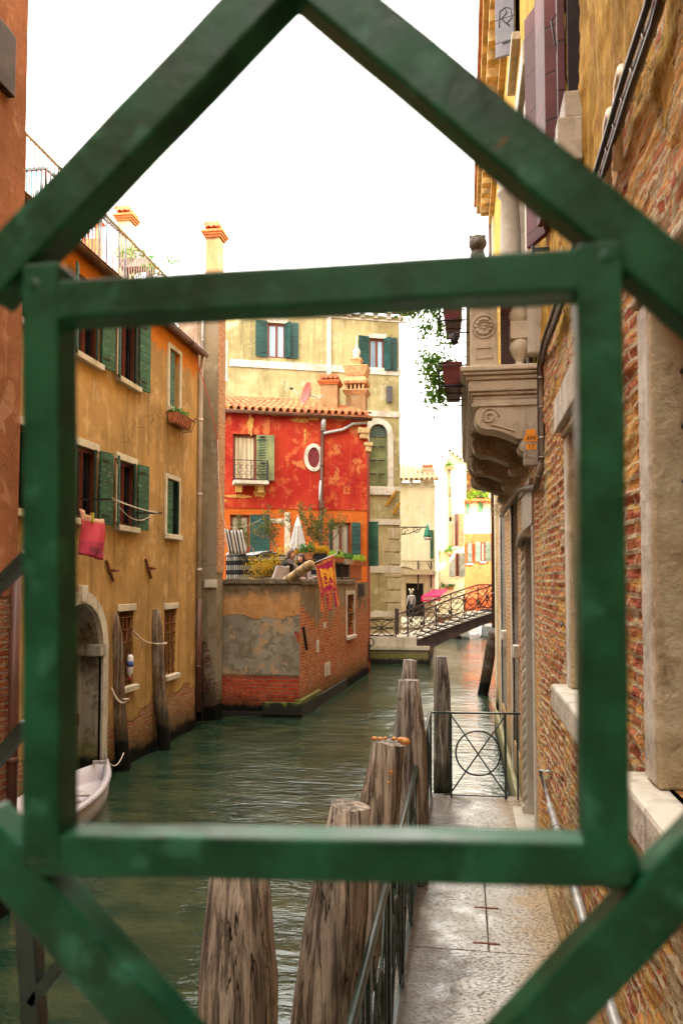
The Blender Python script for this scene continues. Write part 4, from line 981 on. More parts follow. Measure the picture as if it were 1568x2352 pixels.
for k in range(5):
    for sy in (-1, 1): mb.box(bB.x-.33+.15*k-.03, bB.x-.33+.15*k+.05, bB.y+sy*.3-.05, bB.y+sy*.3+.05, pB(900), pB(886))
fr(mb, pB(886), pB(880), .42, .46); fr(mb, pB(880), pB(868), .46, .32); fr(mb, pB(868), pB(862), .33, .38); fr(mb, pB(862), pB(847), .38, .46); fr(mb, pB(847), pB(845), .47, .47); fr(mb, pB(845), pB(838), .26, .16); fr(mb, pB(838), pB(828), .13, .2); fr(mb, pB(828), pB(826), .22, .22); mb.build('crown', simple('orange chimney crown', (.55,.28,.12), .85, .3), cB, bevel=.012)
mb = MB(); mb.box(bB.x-.28, bB.x+.28, bB.y-.25, bB.y+.25, pB(900), pB(886)); mb.build('dark_flue', DARK, cB)
mb = MB(); mb.lathe([(.05,0), (.16,.05), (.1,.12), (.13,.2), (.15,.3), (.1,.4), (.05,.46), (.02,.6), (.012,.9)], (bB.x, bB.y, pB(826)), 12); mb.build('finial', STONEW, cB)
# satellite dish
sd = thing('satellite_dish', 'red satellite dish on an arm fixed to the square chimney', 'satellite dish')
sc = on_y(711, 906, 26.8); ax = Vector((-.72,-.66,.22)).normalized(); ex = ax.cross(ZV).normalized(); ey = ex.cross(ax); mb = MB(); n = 20
rings = [[sc+(ex*math.cos(2*math.pi*k/n)*.30+ey*math.sin(2*math.pi*k/n)*.40)*q+ax*(.16*q*q) for k in range(n)] for q in (.001, .35, .7, 1)]
for i in range(3):
    for k in range(n): mb.quad(rings[i][k], rings[i][(k+1) % n], rings[i+1][(k+1) % n], rings[i+1][k], True)
mb.build('dish', simple('red dish', (.42,.07,.05), .5, .1, 2, 0, 0), sd)
mb = MB(); mb.tube([sc, sc-ax*.15, sc+Vector((.3,.1,-.15)), sc+Vector((.42,.2,.05)), on_y(741, 905, 27)], .02, 6); mb.tube([sc-ey*.38, on_y(672, 893, 26.4)], .015, 6); mb.build('arm', PIPEG, sd)
mb = MB(); e = on_y(672, 893, 26.4); mb.tube([e, e-Vector((.1,.0,-.03))], .04, 8); mb.build('receiver', IRON, sd)
# ================================================================ terrace furnishing
YR = YT+2.7
tr = thing('screened_terrace_railing', 'iron terrace railing screened with black and white striped cloth', 'railing')
za = on_y(560, 1330, YR).z-.15; zb_ = on_y(560, 1276, YR).z
xa = on_y(512, 1300, YR).x; xc = on_y(735, 1300, YR).x
mb = MB()
def rp(s): 
    return Vector((xa+(xc-xa)*s, YR+.25*math.sin(min(1, max(0, .12-s)/.12)*1.4)*1.2, 0))
for k in range(52): p = rp(k/51); mb.bar(p+ZV*za, p+ZV*zb_, .016, .016)
for v in (za+.05, zb_): 
    pts = [rp(k/20)+ZV*v for k in range(21)]; mb.tube(pts, .018, 5)
mb.build('balusters', IRON, tr)
def stripemat(name, h, a, b, axis=2, off=0):
    t = T(name, .95, .1); z = t.sep(t.pos(), axis); f = t.math('FRACT', t.math('MULTIPLY', t.math('ADD', z, off), 1/h)); f = t.math('GREATER_THAN', f, .5)
    n = t.noise(3, 3); return t.out(t.mix(t.math('MULTIPLY', n, .3), t.mix(f, a, b), (.1,.1,.1)), t.bump(t.noise(9, 3), .3, .02))
mb = MB(); mb.grid(lambda s, t: rp(s)+Vector((0, .03+.012*math.sin(s*60), za+.03+(zb_-za-.03)*t)), 80, 4); mb.build('striped_cloth', stripemat('black and white striped screen', .26, (.02,.02,.03), (.62,.58,.5)), tr, solid=.004)
mb = MB()
for k in range(10):
    s0 = k/10*.55; p = rp(s0)+ZV*(zb_+.02); q = rp(s0+.06)+ZV*(zb_+.02); mb.grid(lambda s, t: p+(q-p)*s*1.2+Vector((0, .35*t-.05, .07*math.sin(t*3+k)+.04*s)), 5, 4)
mb.build('top_cover', simple('grey plastic sheet', (.22,.22,.22), .5, .5, 5), tr, solid=.006)
def bush(label, px, rx, ry, rz, n, mat, w=.05, l=.09, seed=0, clump=14, stems=True, name='bush', droop=0):
    o = thing(name, label, 'shrub'); mb = MB(); foliage(mb, px, rx, ry, rz, n, w, l, seed, droop, clump); mb.build('foliage', mat, o)
    if stems:
        mb = MB(); rg = random.Random(seed)
        for k in range(7): mb.tube([px-ZV*(rz+.3)+Vector((rg.uniform(-.1,.1),0,0)), px+Vector((rg.uniform(-rx,rx)*.5, rg.uniform(-ry,ry)*.5, rg.uniform(-.3,.5)*rz))], [.015,.006], 5)
        mb.build('stems', simple('brown stem', (.10,.06,.03)), o)
    return o
YB = YR-.15
YFL = leafmat('yellow blossom leaf', (.55,.30,.01), (.35,.26,.02), (.62,.42,.02))
bush('dense bush covered in yellow flowers spilling over the striped railing', on_y(612, 1300, YR-.2)+Vector((0,0,-.05)), .62, .25, .38, 1500, YFL, .035, .05, 11, 26)
bush('taller yellow flowering bush behind the coated woman', on_y(655, 1275, YR+.5), .62, .35, .33, 1300, YFL, .035, .055, 12, 22)
# oleander with bare branches
ol = thing('oleander', 'straggling oleander with thin branches in front of the orange wall', 'shrub'); mb = MB(); ml = MB(); rg = random.Random(21)
Yo = YR+1.6
def branch(p, d, L, r, lev):
    pts = [p]; q = Vector(p)
    for i in range(5):
        d = (d+Vector((rg.uniform(-.25,.25), rg.uniform(-.2,.2), rg.uniform(-.1,.16)))).normalized(); q = q+d*L/5; pts.append(q.copy())
    mb.tube(pts, [r*(1-.14*i) for i in range(6)], 5, cap=False)
    if lev:
        for k in range(3): branch(pts[2+k], (d+Vector((rg.uniform(-.9,.9), rg.uniform(-.4,.4), rg.uniform(-.1,.6)))).normalized(), L*.6, r*.55, lev-1)
    if lev < 2:
        for k in range(17):
            b_ = pts[rg.randint(2, 5)]; ml.leaf(b_+Vector((rg.uniform(-.03,.03), rg.uniform(-.03,.03), rg.uniform(-.03,.03))), (rg.uniform(-1,1), rg.uniform(-.6,.6), rg.uniform(-.4,1)), .028, .15)
for xb_, dx, L in ((596, -.45, 1.0), (640, -.35, 1.15), (668, .05, 1.25), (690, .45, 1.15), (725, .3, 1.15), (742, .1, 1.0), (655, -.7, 1.1), (676, .8, 1.2)):
    b0 = on_y(xb_, 1300, Yo); branch(b0, Vector((dx, rg.uniform(-.1,.1), 1)).normalized(), L, .022, 2)
mb.build('branches', simple('olive bark', (.16,.11,.06)), ol); ml.build('leaves', leafmat('oleander leaf', (.05,.08,.02), (.10,.12,.03), (.4,.22,.02)), ol)
# closed umbrella
um = thing('closed_umbrella', 'closed white garden umbrella standing on the terrace', 'umbrella'); Yu = YR+.55; ub = on_y(684, 1262, Yu); ut = on_y(684, 1189, Yu); uh = ut.z-ub.z
mb = MB(); n = 32
def umb(s, t):
    a_ = 2*math.pi*s; r_ = (.185*(1-t)**.8+.02)*(1+.22*math.cos(8*a_)*(1-t*.5)); return Vector((ub.x+r_*math.cos(a_), ub.y+r_*math.sin(a_), ub.z+uh*t+.04*math.cos(8*a_)*(1-t)))
mb.grid(umb, 64, 8); mb.build('canopy', simple('white canvas', (.48,.46,.44), .8, .12, 3), um)
mb = MB(); mb.grid(lambda s, t: Vector((ub.x+(.10-.07*t)*math.cos(6.283*s), ub.y+(.10-.07*t)*math.sin(6.283*s), ub.z+uh*.72+.28*t*uh)), 16, 3); mb.build('top_flap', simple('white flap', (.7,.68,.64), .8, .1), um)
mb = MB(); mb.tube([(ub.x, ub.y, 2.2), (ub.x, ub.y, ut.z+.08)], .022, 8); mb.build('pole', simple('umbrella pole', (.4,.3,.2)), um)
# iron balcony railing at the right of the terrace, with planters
fr_ = thing('black_terrace_railing', 'black barred railing with a tartan cloth at the right end of the terrace', 'railing')
FA = Frame((FT2.P(LT*.72, 0, -.06)), FT2.u, FT2.n); RL = LT*.28-.1
# facing part runs across toward the house
ra = on_y(757, 1340, 23.6); rb = on_y(829, 1342, 26.6)
dv = (rb-ra); dv.z = 0; RL = dv.length; FR_ = Frame((ra.x, ra.y, 0), dv, Vector((dv.y, -dv.x, 0))); z0 = on_y(757, 1330, 23.6).z; z1 = on_y(757, 1283, 23.6).z
z0 = zT-.02; mb = MB()
for k in range(30): mb.bar(FR_.P(RL*k/29, z0, 0), FR_.P(RL*k/29, z1, 0), .018, .018)
mb.build('balusters', IRON, fr_)
mb = MB(); mb.bar(FR_.P(0, z1, 0), FR_.P(RL, z1, 0), .05, .03); mb.bar(FR_.P(0, z0+.05, 0), FR_.P(RL, z0+.05, 0), .04, .025); mb.bar(FR_.P(RL*.33, z0, .03), FR_.P(RL*.33, z1, .03), .04, .04); mb.build('rails', IRON, fr_)
def tartan():
    t = T('dark tartan cloth', .95, .1); z = t.sep(t.pos(), 2); y = t.sep(t.pos(), 1)
    f = t.math('GREATER_THAN', t.math('FRACT', t.math('MULTIPLY', z, 9)), .72); g = t.math('GREATER_THAN', t.math('FRACT', t.math('MULTIPLY', y, 4)), .75)
    c = t.mix(f, (.02,.03,.05), (.14,.03,.03)); return t.out(t.mix(g, c, (.03,.09,.05)))
mb = MB(); mb.fbox(FR_, RL*.02, RL*.62, z0+.12, z1-.16, -.06, -.05); mb.build('tartan_cloth', tartan(), fr_)
mb = MB(); mb.fbox(FR_, RL*.0, RL*.66, z0+.06, z0+.12, -.065, -.045); mb.fbox(FR_, RL*.0, RL*.66, z1-.16, z1-.06, -.065, -.045); mb.fbox(FR_, RL*.62, RL*.66, z0+.06, z1-.1, -.066, -.044); mb.build('cloth_border', WHITEF, fr_)
mb = MB(); mb.poly([FR_.P(-.3, z0-.05, .05), FR_.P(RL+.3, z0-.05, .05), FR_.P(RL+.3, z0-.05, -3), FR_.P(-.3, z0-.05, -3)]); mb.build('floor', GREYP, fr_)
LG = leafmat('lime green leaf', (.16,.30,.015), (.30,.42,.03)); DG = leafmat('mid green leaf', (.03,.11,.015), (.08,.2,.03))
def planter(label, F, u0, u1, v, mat, d0=-.1, d1=.12, box=TERRA, h=.17, n=420, fh=.13, extra=None, seed=0):
    o = thing('window_box', label, 'planter', None); mb = MB(); mb.hexa([F.P(u0+.02,v-h,d0+.02), F.P(u1-.02,v-h,d0+.02), F.P(u1-.02,v-h,d1-.02), F.P(u0+.02,v-h,d1-.02), F.P(u0,v,d0), F.P(u1,v,d0), F.P(u1,v,d1), F.P(u0,v,d1)]); mb.build('box', box, o)
    c = F.P((u0+u1)/2, v+fh*.4, (d0+d1)/2); rg = random.Random(seed); mb = MB(); m = max(3, int((u1-u0)/.12))
    for k in range(m): foliage(mb, F.P(u0+(u1-u0)*(k+.5)/m, v+fh*.35+rg.uniform(-.02,.05), (d0+d1)/2+.03), .1, .1, fh, n//m, .04, .06, seed+k)
    mb.build('foliage', mat, o); return o
planter('terracotta box of lime green plants nearest the flag on the black railing', FR_, RL*.0-.1, RL*.34, z1+.06, LG, seed=1)
planter('box of mixed green plants in the middle of the black railing', FR_, RL*.37, RL*.62, z1+.02, DG, seed=2, box=PIPEG)
planter('terracotta box of trailing lime plants at the far end of the black railing', FR_, RL*.64, RL*1.08, z1+.0, LG, seed=3)
FT1r = Frame((0, YR, 0), (1,0,0), (0,-1,0))
q0, q1 = on_y(691, 1278, YR).x, on_y(721, 1278, YR).x; planter('reddish trough of long green leaves behind the dark haired woman', FT1r, q0, q1, on_y(700, 1270, YR).z, DG, seed=4, fh=.2)
q0, q1 = on_y(724, 1278, YR).x, on_y(752, 1278, YR).x; planter('black trough of yellow flowers beside the flag pole', FT1r, q0, q1, on_y(735, 1271, YR).z, YFL, box=IRON, seed=5)
# striped towel and pink cloth on the line
st = thing('striped_towel', 'black and white striped towel hung out in front of the terrace door', 'towel'); a_ = on_y(514, 1213, YR-.3); b_ = on_y(556, 1216, YR-.3); c_ = on_y(566, 1272, YR-.3); d_ = on_y(526, 1272, YR-.3)
def stf(s, t): p = (a_*(1-s)+b_*s)*(1-t)+(d_*(1-s)+c_*s)*t; return p+Vector((0, .04*math.sin(s*17), -.05*math.sin(s*3.1)*(1-t)))
mb = MB()
stm = T('striped towel cloth', .95, .1); 
def gridattr(): pass
mb.grid(stf, 40, 8); stx = stm; f_ = stx.math('GREATER_THAN', stx.math('FRACT', stx.math('MULTIPLY', stx.math('ADD', stx.sep(stx.pos(), 0), stx.math('MULTIPLY', stx.sep(stx.pos(), 2), .2)), 10.5)), .52); mb.build('cloth', stx.out(stx.mix(f_, (.6,.55,.48), (.03,.035,.05))), st, solid=.01)
mb = MB(); mb.tube(sag(on_y(498, 1200, YR-.3), on_y(600, 1192, YR-.3), .18), .006, 4); mb.build('line', LINEW, st)
pkc = MB(); pc0 = on_y(503, 1225, YR-.45); pkc.grid(lambda s, t: pc0+Vector((-.07+.16*s+.03*math.sin(t*5)+.05*t, .03*math.sin(s*6), -.5*t-.06*s)), 8, 10); o = pkc.build('pink_cloth', simple('pink knit', (.6,.02,.06), .9), solid=.03); tag(o, 'small bright pink cloth hanging left of the striped towel', 'cloth')
# ---- wooden staff and flag
Yf = YT-.25
stf_ = thing('flag_staff', 'thick yellow brown wooden staff end leaning over the terrace parapet with a thin flag pole', 'flag pole')
s0 = on_y(660, 1333, YT+.05); s1 = on_y(712, 1297, YT-.25); mb = MB(); dd = (s1-s0); 
mb.tube([s0-dd*.2, s0, s0+dd*.5, s1-dd*.06, s1+dd*.06, s1+dd*.13], [.10,.105,.11,.115,.10,.05], 12); mb.build('thick_staff', simple('banded tan wood', (.36,.23,.09), .7, .4, 5), stf_)
mb = MB()
for q in (.12, .52, .86): mb.tube([s0+dd*(q-.05), s0+dd*(q+.03)], .117, 12)
mb.build('staff_bands', simple('grey brown band', (.23,.16,.09), .8), stf_)
f0 = on_y(718, 1303, Yf); f1 = on_y(778, 1270, Yf); mb = MB(); mb.tube([s1, f1], .014, 8); mb.build('thin_pole', simple('pale pole', (.5,.4,.34), .5), stf_)
mb = MB(); mb.lathe([(.01,-.03), (.03,0), (.03,.03), (.01,.06)], f1, 8); mb.build('tip', IRON, stf_)
fl = thing('lion_flag', 'crimson and gold flag with a winged lion and long tails hanging over the canal wall', 'flag')
def fz(zx, zy, off=0):
    x = (1200+zx*.11057)/1.7417; y = (2200+zy*.11057)/1.7417
    p = on_y(x, y, Yf); return p+Vector((0, -off-.012*math.sin(zx*.012+zy*.004)-.006*math.sin(zx*.03-zy*.01), 0))
def FQ(s, t):
    tl, tr_, br, bl = Vector((540,550)), Vector((1185,215)), Vector((1345,1420)), Vector((735,1690)); p = (tl*(1-s)+tr_*s)*(1-t)+(bl*(1-s)+br*s)*t; return fz(p.x, p.y)
CR = simple('crimson flag cloth', (.36,.008,.055), .8, .18, 4); GD = simple('gold flag print', (.72,.30,.015), .7, .2, 30)
mb = MB(); mb.grid(FQ, 22, 30)
tails = (((735,1680), (858,1640), (858,2290), (742,2275)), ((920,1610), (1168,1520), (1165,2180), (1040,2210)), ((1210,1490), (1350,1420), (1440,2090), (1262,2050)))
for q in tails:
    q = [Vector(v) for v in q]
    if q is not tails[1]: mb.grid(lambda s, t: (lambda p: fz(p.x, p.y))((q[0]*(1-s)+q[1]*s)*(1-t)+(q[3]*(1-s)+q[2]*s)*t), 6, 14)
mb.build('cloth', CR, fl, solid=.006)
def gp_(polys, nm, mat, off=.012):
    mb = MB()
    for pts in polys: mb.prism([fz(x, y, off) for x, y in pts], Vector((0, -.003, 0)))
    return mb.build(nm, mat, fl)
lion = [[(700,660),(750,655),(790,720),(835,780),(830,850),(860,960),(870,1080),(890,1180),(905,1280),(915,1370),(885,1420),(850,1370),(830,1240),(800,1060),(760,930),(735,780)],
 [(780,720),(830,700),(900,650),(960,680),(985,740),(960,800),(900,850),(865,870),(830,820),(790,790)],
 [(940,790),(1000,760),(1080,790),(1075,950),(1050,1060),(1020,1180),(1020,1290),(960,1312),(895,1290),(885,1240),(940,1255),(985,1250),(995,1180),(930,1160),(870,1080),(880,1060),(960,1110),(1000,1100),(970,1010),(945,930),(850,945),(840,900),(920,890),(960,850)],
 [(990,740),(1060,660),(1130,610),(1175,660),(1170,740),(1200,800),(1215,900),(1210,980),(1220,1180),(1160,1060),(1110,1000),(1075,930),(1085,820),(1050,780)],
 [(1045,1080),(1065,1080),(1070,1180),(1100,1240),(1150,1200),(1200,1190),(1222,1230),(1215,1345),(1170,1310),(1195,1240),(1160,1230),(1110,1270),(1060,1230)]]
gp_(lion, 'winged_lion', GD)
# ornate border: scrolls between thin lines
mb = MB()
def line(a, b, w=9, off=.012):
    a = Vector(a); b = Vector(b); n_ = max(1, int((b-a).length/90)); t = (b-a).normalized(); q = Vector((-t.y, t.x))*w/2
    for k in range(n_):
        p0 = a+(b-a)*k/n_; p1 = a+(b-a)*(k+1)/n_; mb.quad(fz(*(p0-q), off), fz(*(p1-q), off), fz(*(p1+q), off), fz(*(p0+q), off))
def scrolls(a, b, w=70):
    a = Vector(a); b = Vector(b); L = (b-a).length; t = (b-a).normalized(); q = Vector((-t.y, t.x)); n_ = max(1, int(L/78))
    for k in range(n_):
        c = a+(b-a)*(k+.5)/n_; sg = 1 if k % 2 else -1; pts = []
        for i in range(9):
            a_ = -2.3+i*.62; r_ = w*.42*(1-.06*i); pts.append(c+q*sg*(r_*math.cos(a_)-6)+t*r_*math.sin(a_))
        for i in range(8):
            p0, p1 = pts[i], pts[i+1]; tt_ = (p1-p0).normalized(); n2_ = Vector((-tt_.y, tt_.x))*8; mb.quad(fz(*(p0-n2_), .012), fz(*(p1-n2_), .012), fz(*(p1+n2_), .012), fz(*(p0+n2_), .012))
        for sg2 in (-1, 1):
            e = c+t*sg2*30-q*sg*22; mb.quad(fz(*(e+Vector((0,-13))), .012), fz(*(e+Vector((13,0))), .012), fz(*(e+Vector((0,13))), .012), fz(*(e+Vector((-13,0))), .012))
for a_, b_ in (((560,545),(1190,260)), ((625,600),(1150,355)), ((560,560),(740,1690)), ((660,680),(830,1530)), ((830,1540),(1225,1385)), ((740,1650),(1240,1490)), ((1230,330),(1340,1420)), ((1185,260),(1230,1390)), ((735,1670),(745,2255)), ((850,1640),(850,2265)), ((745,2255),(850,2265)), ((1040,1590),(1050,2150)), ((1160,1540),(1150,2150)), ((1050,2150),(1150,2140)), ((1330,1430),(1425,2070)), ((1345,2060),(1425,2070))): line(a_, b_)
for a_, b_ in (((600,560),(1160,320)), ((605,640),(780,1560)), ((860,1600),(1210,1460)), ((1225,380),(1300,1400)), ((790,1690),(795,2240)), ((1100,1590),(1098,2130)), ((1290,1480),(1385,2050)), ((960,1650),(1010,1760))): scrolls(a_, b_)
mb.build('gold_border', GD, fl)
# ================================================================ yellow palazzo
Cy = on_y(919, 1330, 34); dY = Vector((.934, .358, 0)); FY = Frame((Cy.x, Cy.y, 0), dY, Vector((.358, -.934, 0)))
yp = thing('yellow_palazzo', 'large weathered yellow house with white bands and an arched shuttered window behind the red house', 'house')
uYL = up(FY, 470, 900)[0]; zc = up(FY, 915, 728)[1]
h1 = R4(FY, 615, 657, 822, 742); h2 = R4(FY, 848, 884, 851, 777); h3 = R4(FY, 500, 515, 875, 790); ha = list(R4(FY, 847, 890, 1121, 973)); ha.append('arch')
zb2 = up(FY, 880, 1128)[1]
mb = MB(); wall(mb, FY, uYL, 0, -1.5, zc, [h1, h2, h3, tuple(ha)], .22); shell(mb, FY, uYL, 0, -1.5, zc, 8); mb.build('wall', YELP, yp)
for h, pn in ((h1, GLASSB), (h2, GLASSB)):
    w = window(FY, yp, *h, BROWNF, pn, .12, 1, 0, sur=None, lintel=STONEW, lh=.2, fw=.09)
    shutter(FY, w, h[0]-.02, 1, .5, h[2], h[3]+.05, 168, TEALSH, .04); shutter(FY, w, h[1]+.02, -1, .5, h[2], h[3]+.05, 172, TEALSH, .04); shutter(FY, w, h[1]-.05, -1, .42, h[2], h[3], 115, TEALSH, .02)
w = window(FY, yp, *h3, WHITEF, GLASSC, .15, 1, 3, sur=STONEW, surw=.18, fw=.07)
w = window(FY, yp, *ha[:4], OLIVESH, OLIVESH, .2, 1, 0, sur=STONEW, surw=.22, arch=True, name='arched_window', fw=.06)
sp_ = ha[3]-(ha[1]-ha[0])/2; mb = MB(); mb.fbox(FY, ha[0], ha[1], sp_-.12, ha[3], -.22, -.19); mb.build('fanlight', glassmat('greenish fanlight', (.06,.1,.08), .1), w)
mb = MB(); mb.fbox(FY, ha[0]-.3, ha[1]+.3, ha[2]-.3, ha[2]-.002, -.1, .12); mb.build('sill', STONEW, w, bevel=.01)
mb = MB(); 
for s in (.25, .5, .75): v = ha[2]+(sp_-ha[2])*s; mb.fbox(FY, ha[0]+.05, ha[0]+.35, v, v+.05, -.13, -.1); mb.fbox(FY, ha[1]-.4, ha[1]-.1, v, v+.05, -.13, -.1)
mb.build('strap_hinge', IRON, w)
def band(F, par, u0, u1, v0, v1, d=.06, mat=STONEW, name='string_course'):
    mb = MB(); mb.fbox(F, u0, u1, v0, v1, -.02, d); return mb.build(name, mat, par, bevel=.01)
v = up(FY, 915, 858)[1]; band(FY, yp, up(FY, 527, 800)[0], .05, v-.1, v+.2)
v = up(FY, 905, 978)[1]; band(FY, yp, uYL, .05, v-.1, v+.25) if False else band(FY, yp, up(FY, 836, 970)[0], .05, up(FY, 905, 959)[1], up(FY, 905, 946)[1])
for y0, y1, xl in ((1128, 1118, 846), (1206, 1193, 846), (1316, 1300, 846), (1417, 1404, 852), (1480, 1466, 846)): band(FY, yp, up(FY, xl, 1200)[0], .04, up(FY, 905, y0)[1], up(FY, 905, y1)[1], .05, STONEY)
for k in range(9):
    v0 = up(FY, 905, 1470-k*29)[1]; ww = .7 if k % 2 else .55; mb = MB(); mb.fbox(FY, -ww, .03, v0, v0+.46, -.02, .035); mb.build('quoin', QUOIN, yp, bevel=.012)
cornice_dentils(yp, FY, uYL, .35, zc+.12, STONEW, .55, .45, .3)
tiled_roof('roof', TILES, yp, FY.P(uYL, zc+.22, .5), FY.P(.45, zc+.22, .5), FY.P(-3, zc+1.5, -4), FY.P(uYL, zc+1.5, -4), cw=.26, rh=.42, r=.09)
mb = MB(); mb.box(*sorted((FY.P(-3.1,0,0).x-.1, FY.P(-3.1,0,0).x+.1)), FY.P(-3.1,0,.03).y-.06, FY.P(-3.1,0,.03).y+.0, up(FY,757,930)[1], zc-.2); mb.build('wall_pipe', PIPEW, yp)
mb = MB()
for x0, y0, x1, y1 in ((886, 1160, 907, 1128), (903, 1180, 914, 1156)): mb.bar(FY.P(*up(FY, x0, y0), .03), FY.P(*up(FY, x1, y1), .25), .1, .06, FY.n)
mb.build('rusty_struts', simple('ochre rust', (.45,.22,.02), .9), yp)
mb = MB(); q = R4(FY, 886, 898, 925, 889); mb.fbox(FY, q[0], q[1], q[2], q[3], .05, .2); mb.build('wall_lamp', simple('dark grey lamp', (.08,.07,.08), .5), yp)
# iron lamp bracket with lantern
lb = thing('street_lamp', 'green street lantern hanging from a scrolled iron wall bracket on the yellow palazzo corner', 'street lamp')
YL = 34.3; a_ = on_y(905, 1211, YL); b_ = on_y(985, 1211, YL); mb = MB(); mb.bar(a_, b_, .05, .05)
for s, cx_, cy_ in ((1, 928, 1221), (-1, 955, 1216)):
    c = on_y(cx_, cy_, YL); mb.tube([c+Vector((math.cos(i*.5)*.17*(1-i/18), 0, math.sin(i*.5)*s*.17*(1-i/18))) for i in range(16)], .018, 5)
mb.tube([on_y(920, 1228, YL), on_y(938, 1226, YL), on_y(955, 1219, YL), on_y(968, 1213, YL)], .02, 5); mb.build('bracket', IRONB, lb)
c = on_y(981, 1220, YL); mb = MB(); mb.lathe([(.17,-.24), (.15,-.16), (.12,.0), (.09,.1), (.05,.14), (.04,.28)], c, 14); mb.build('lantern_hood', simple('verdigris green', (.02,.2,.12), .45), lb)
mb = MB(); mb.lathe([(.1,-.38), (.17,-.34), (.15,-.245)], c, 12); mb.build('lantern_glass', simple('frosted glass', (.55,.5,.42), .3, .05), lb)
mb = MB(); q = on_y(893, 1225, YL-.35); mb.box(q.x-.3, q.x+.2, q.y-.1, q.y+.1, q.z-.17, q.z+.17); mb.build('junction_box', WHITEF, lb)
# ================================================================ quay with landing stage
pl0 = on_y(835, 1470, 31); pr = on_y(981, 1470, 31); ZQ = on_y(900, 1470, 31).z
lq = thing('stone_landing', 'stone landing stage with mossy base at the left foot of the iron bridge', 'quay')
Yq = 31.0; xl = on_z(846, 1523, 0).x; xr = on_y(984, 1500, Yq).x
mb = MB(); mb.box(xl-1.2, xr, Yq, 36, -1.5, ZQ-.38); mb.build('base', stonemat('mossy quay base', (.30,.27,.17), (.12,.10,.06), .7, algae=.22), lq, bevel=.03)
mb = MB(); mb.box(xl-1.2, xr+.05, Yq-.08, 36, ZQ-.38, ZQ-.22); 
for k in range(46): x = xl+(xr-xl)*k/45; mb.box(x-.015, x+.02, Yq-.11, Yq-.08, ZQ-.37, ZQ-.24)
mb.build('carved_edge', STONEY, lq)
mb = MB(); n = 4
for k in range(n): x0 = xl-.2+(xr-.25-xl)*k/n; mb.box(x0, x0+(xr-.25-xl)/n-.01, Yq-.02, Yq+.5, ZQ-.22, ZQ+.12)
mb.build('kerb_stones', STONEY, lq, bevel=.012)
mb = MB(); mb.box(xl-1.2, xr-.2, Yq+.5, 36, ZQ-.22, ZQ+.08); mb.build('paving', STONEY, lq)
mb = MB(); mb.box(xl-.9, xl+.05, 27.6, Yq+.1, -1.5, .55); mb.build('side_wall', stonemat('mossy side wall', (.3,.25,.12), (.12,.1,.05), .7, algae=.25), lq, bevel=.03)
zt0 = ZQ+.12
def railpattern(mb, f, w, h, r=.018, cells=1):
    """lens shaped loops over and under, crossing bars and a boss, in one panel; f(s,t)->point"""
    for c in range(cells):
        o = c*w/cells; W_ = w/cells
        for cy_ in (.27, .73):
            for cx_ in (.25, .75):
                mb.tube([f(o+W_*(cx_+.23*math.cos(2*math.pi*k/18)), h*(cy_+.21*math.sin(2*math.pi*k/18))) for k in range(18)], r, 5, closed=True)
        for sg in (0, 1):
            mb.tube([f(o+W_*(.12+.76*k/8), h*((sg+(1-2*sg)*(.06+.88*k/8)))) for k in range(9)], r, 5)
        c_ = f(o+W_*.5, h*.5); mb.ball(c_, .075, .05, .085, 8, 6)
lr = thing('landing_railing', 'brown iron railing with oval loops along the stone landing', 'railing')
xa = xl-.05; xb_ = on_y(909, 1450, Yq+.1).x; hh = on_y(870, 1423, Yq).z-zt0
f = lambda s, t: Vector((xa+s, Yq+.12, zt0+t)); mb = MB(); wdt = xb_-xa; railpattern(mb, lambda s, t: f(s, t), wdt, hh, .02, 1); mb.build('iron_loops', IRONB, lr)
mb = MB()
for v in (.02, hh): mb.bar(f(0, v), f(wdt, v), .05, .045)
for s in (0, wdt): mb.bar(f(s, 0), f(s, hh), .05, .05)
mb.build('rails', IRONB, lr)
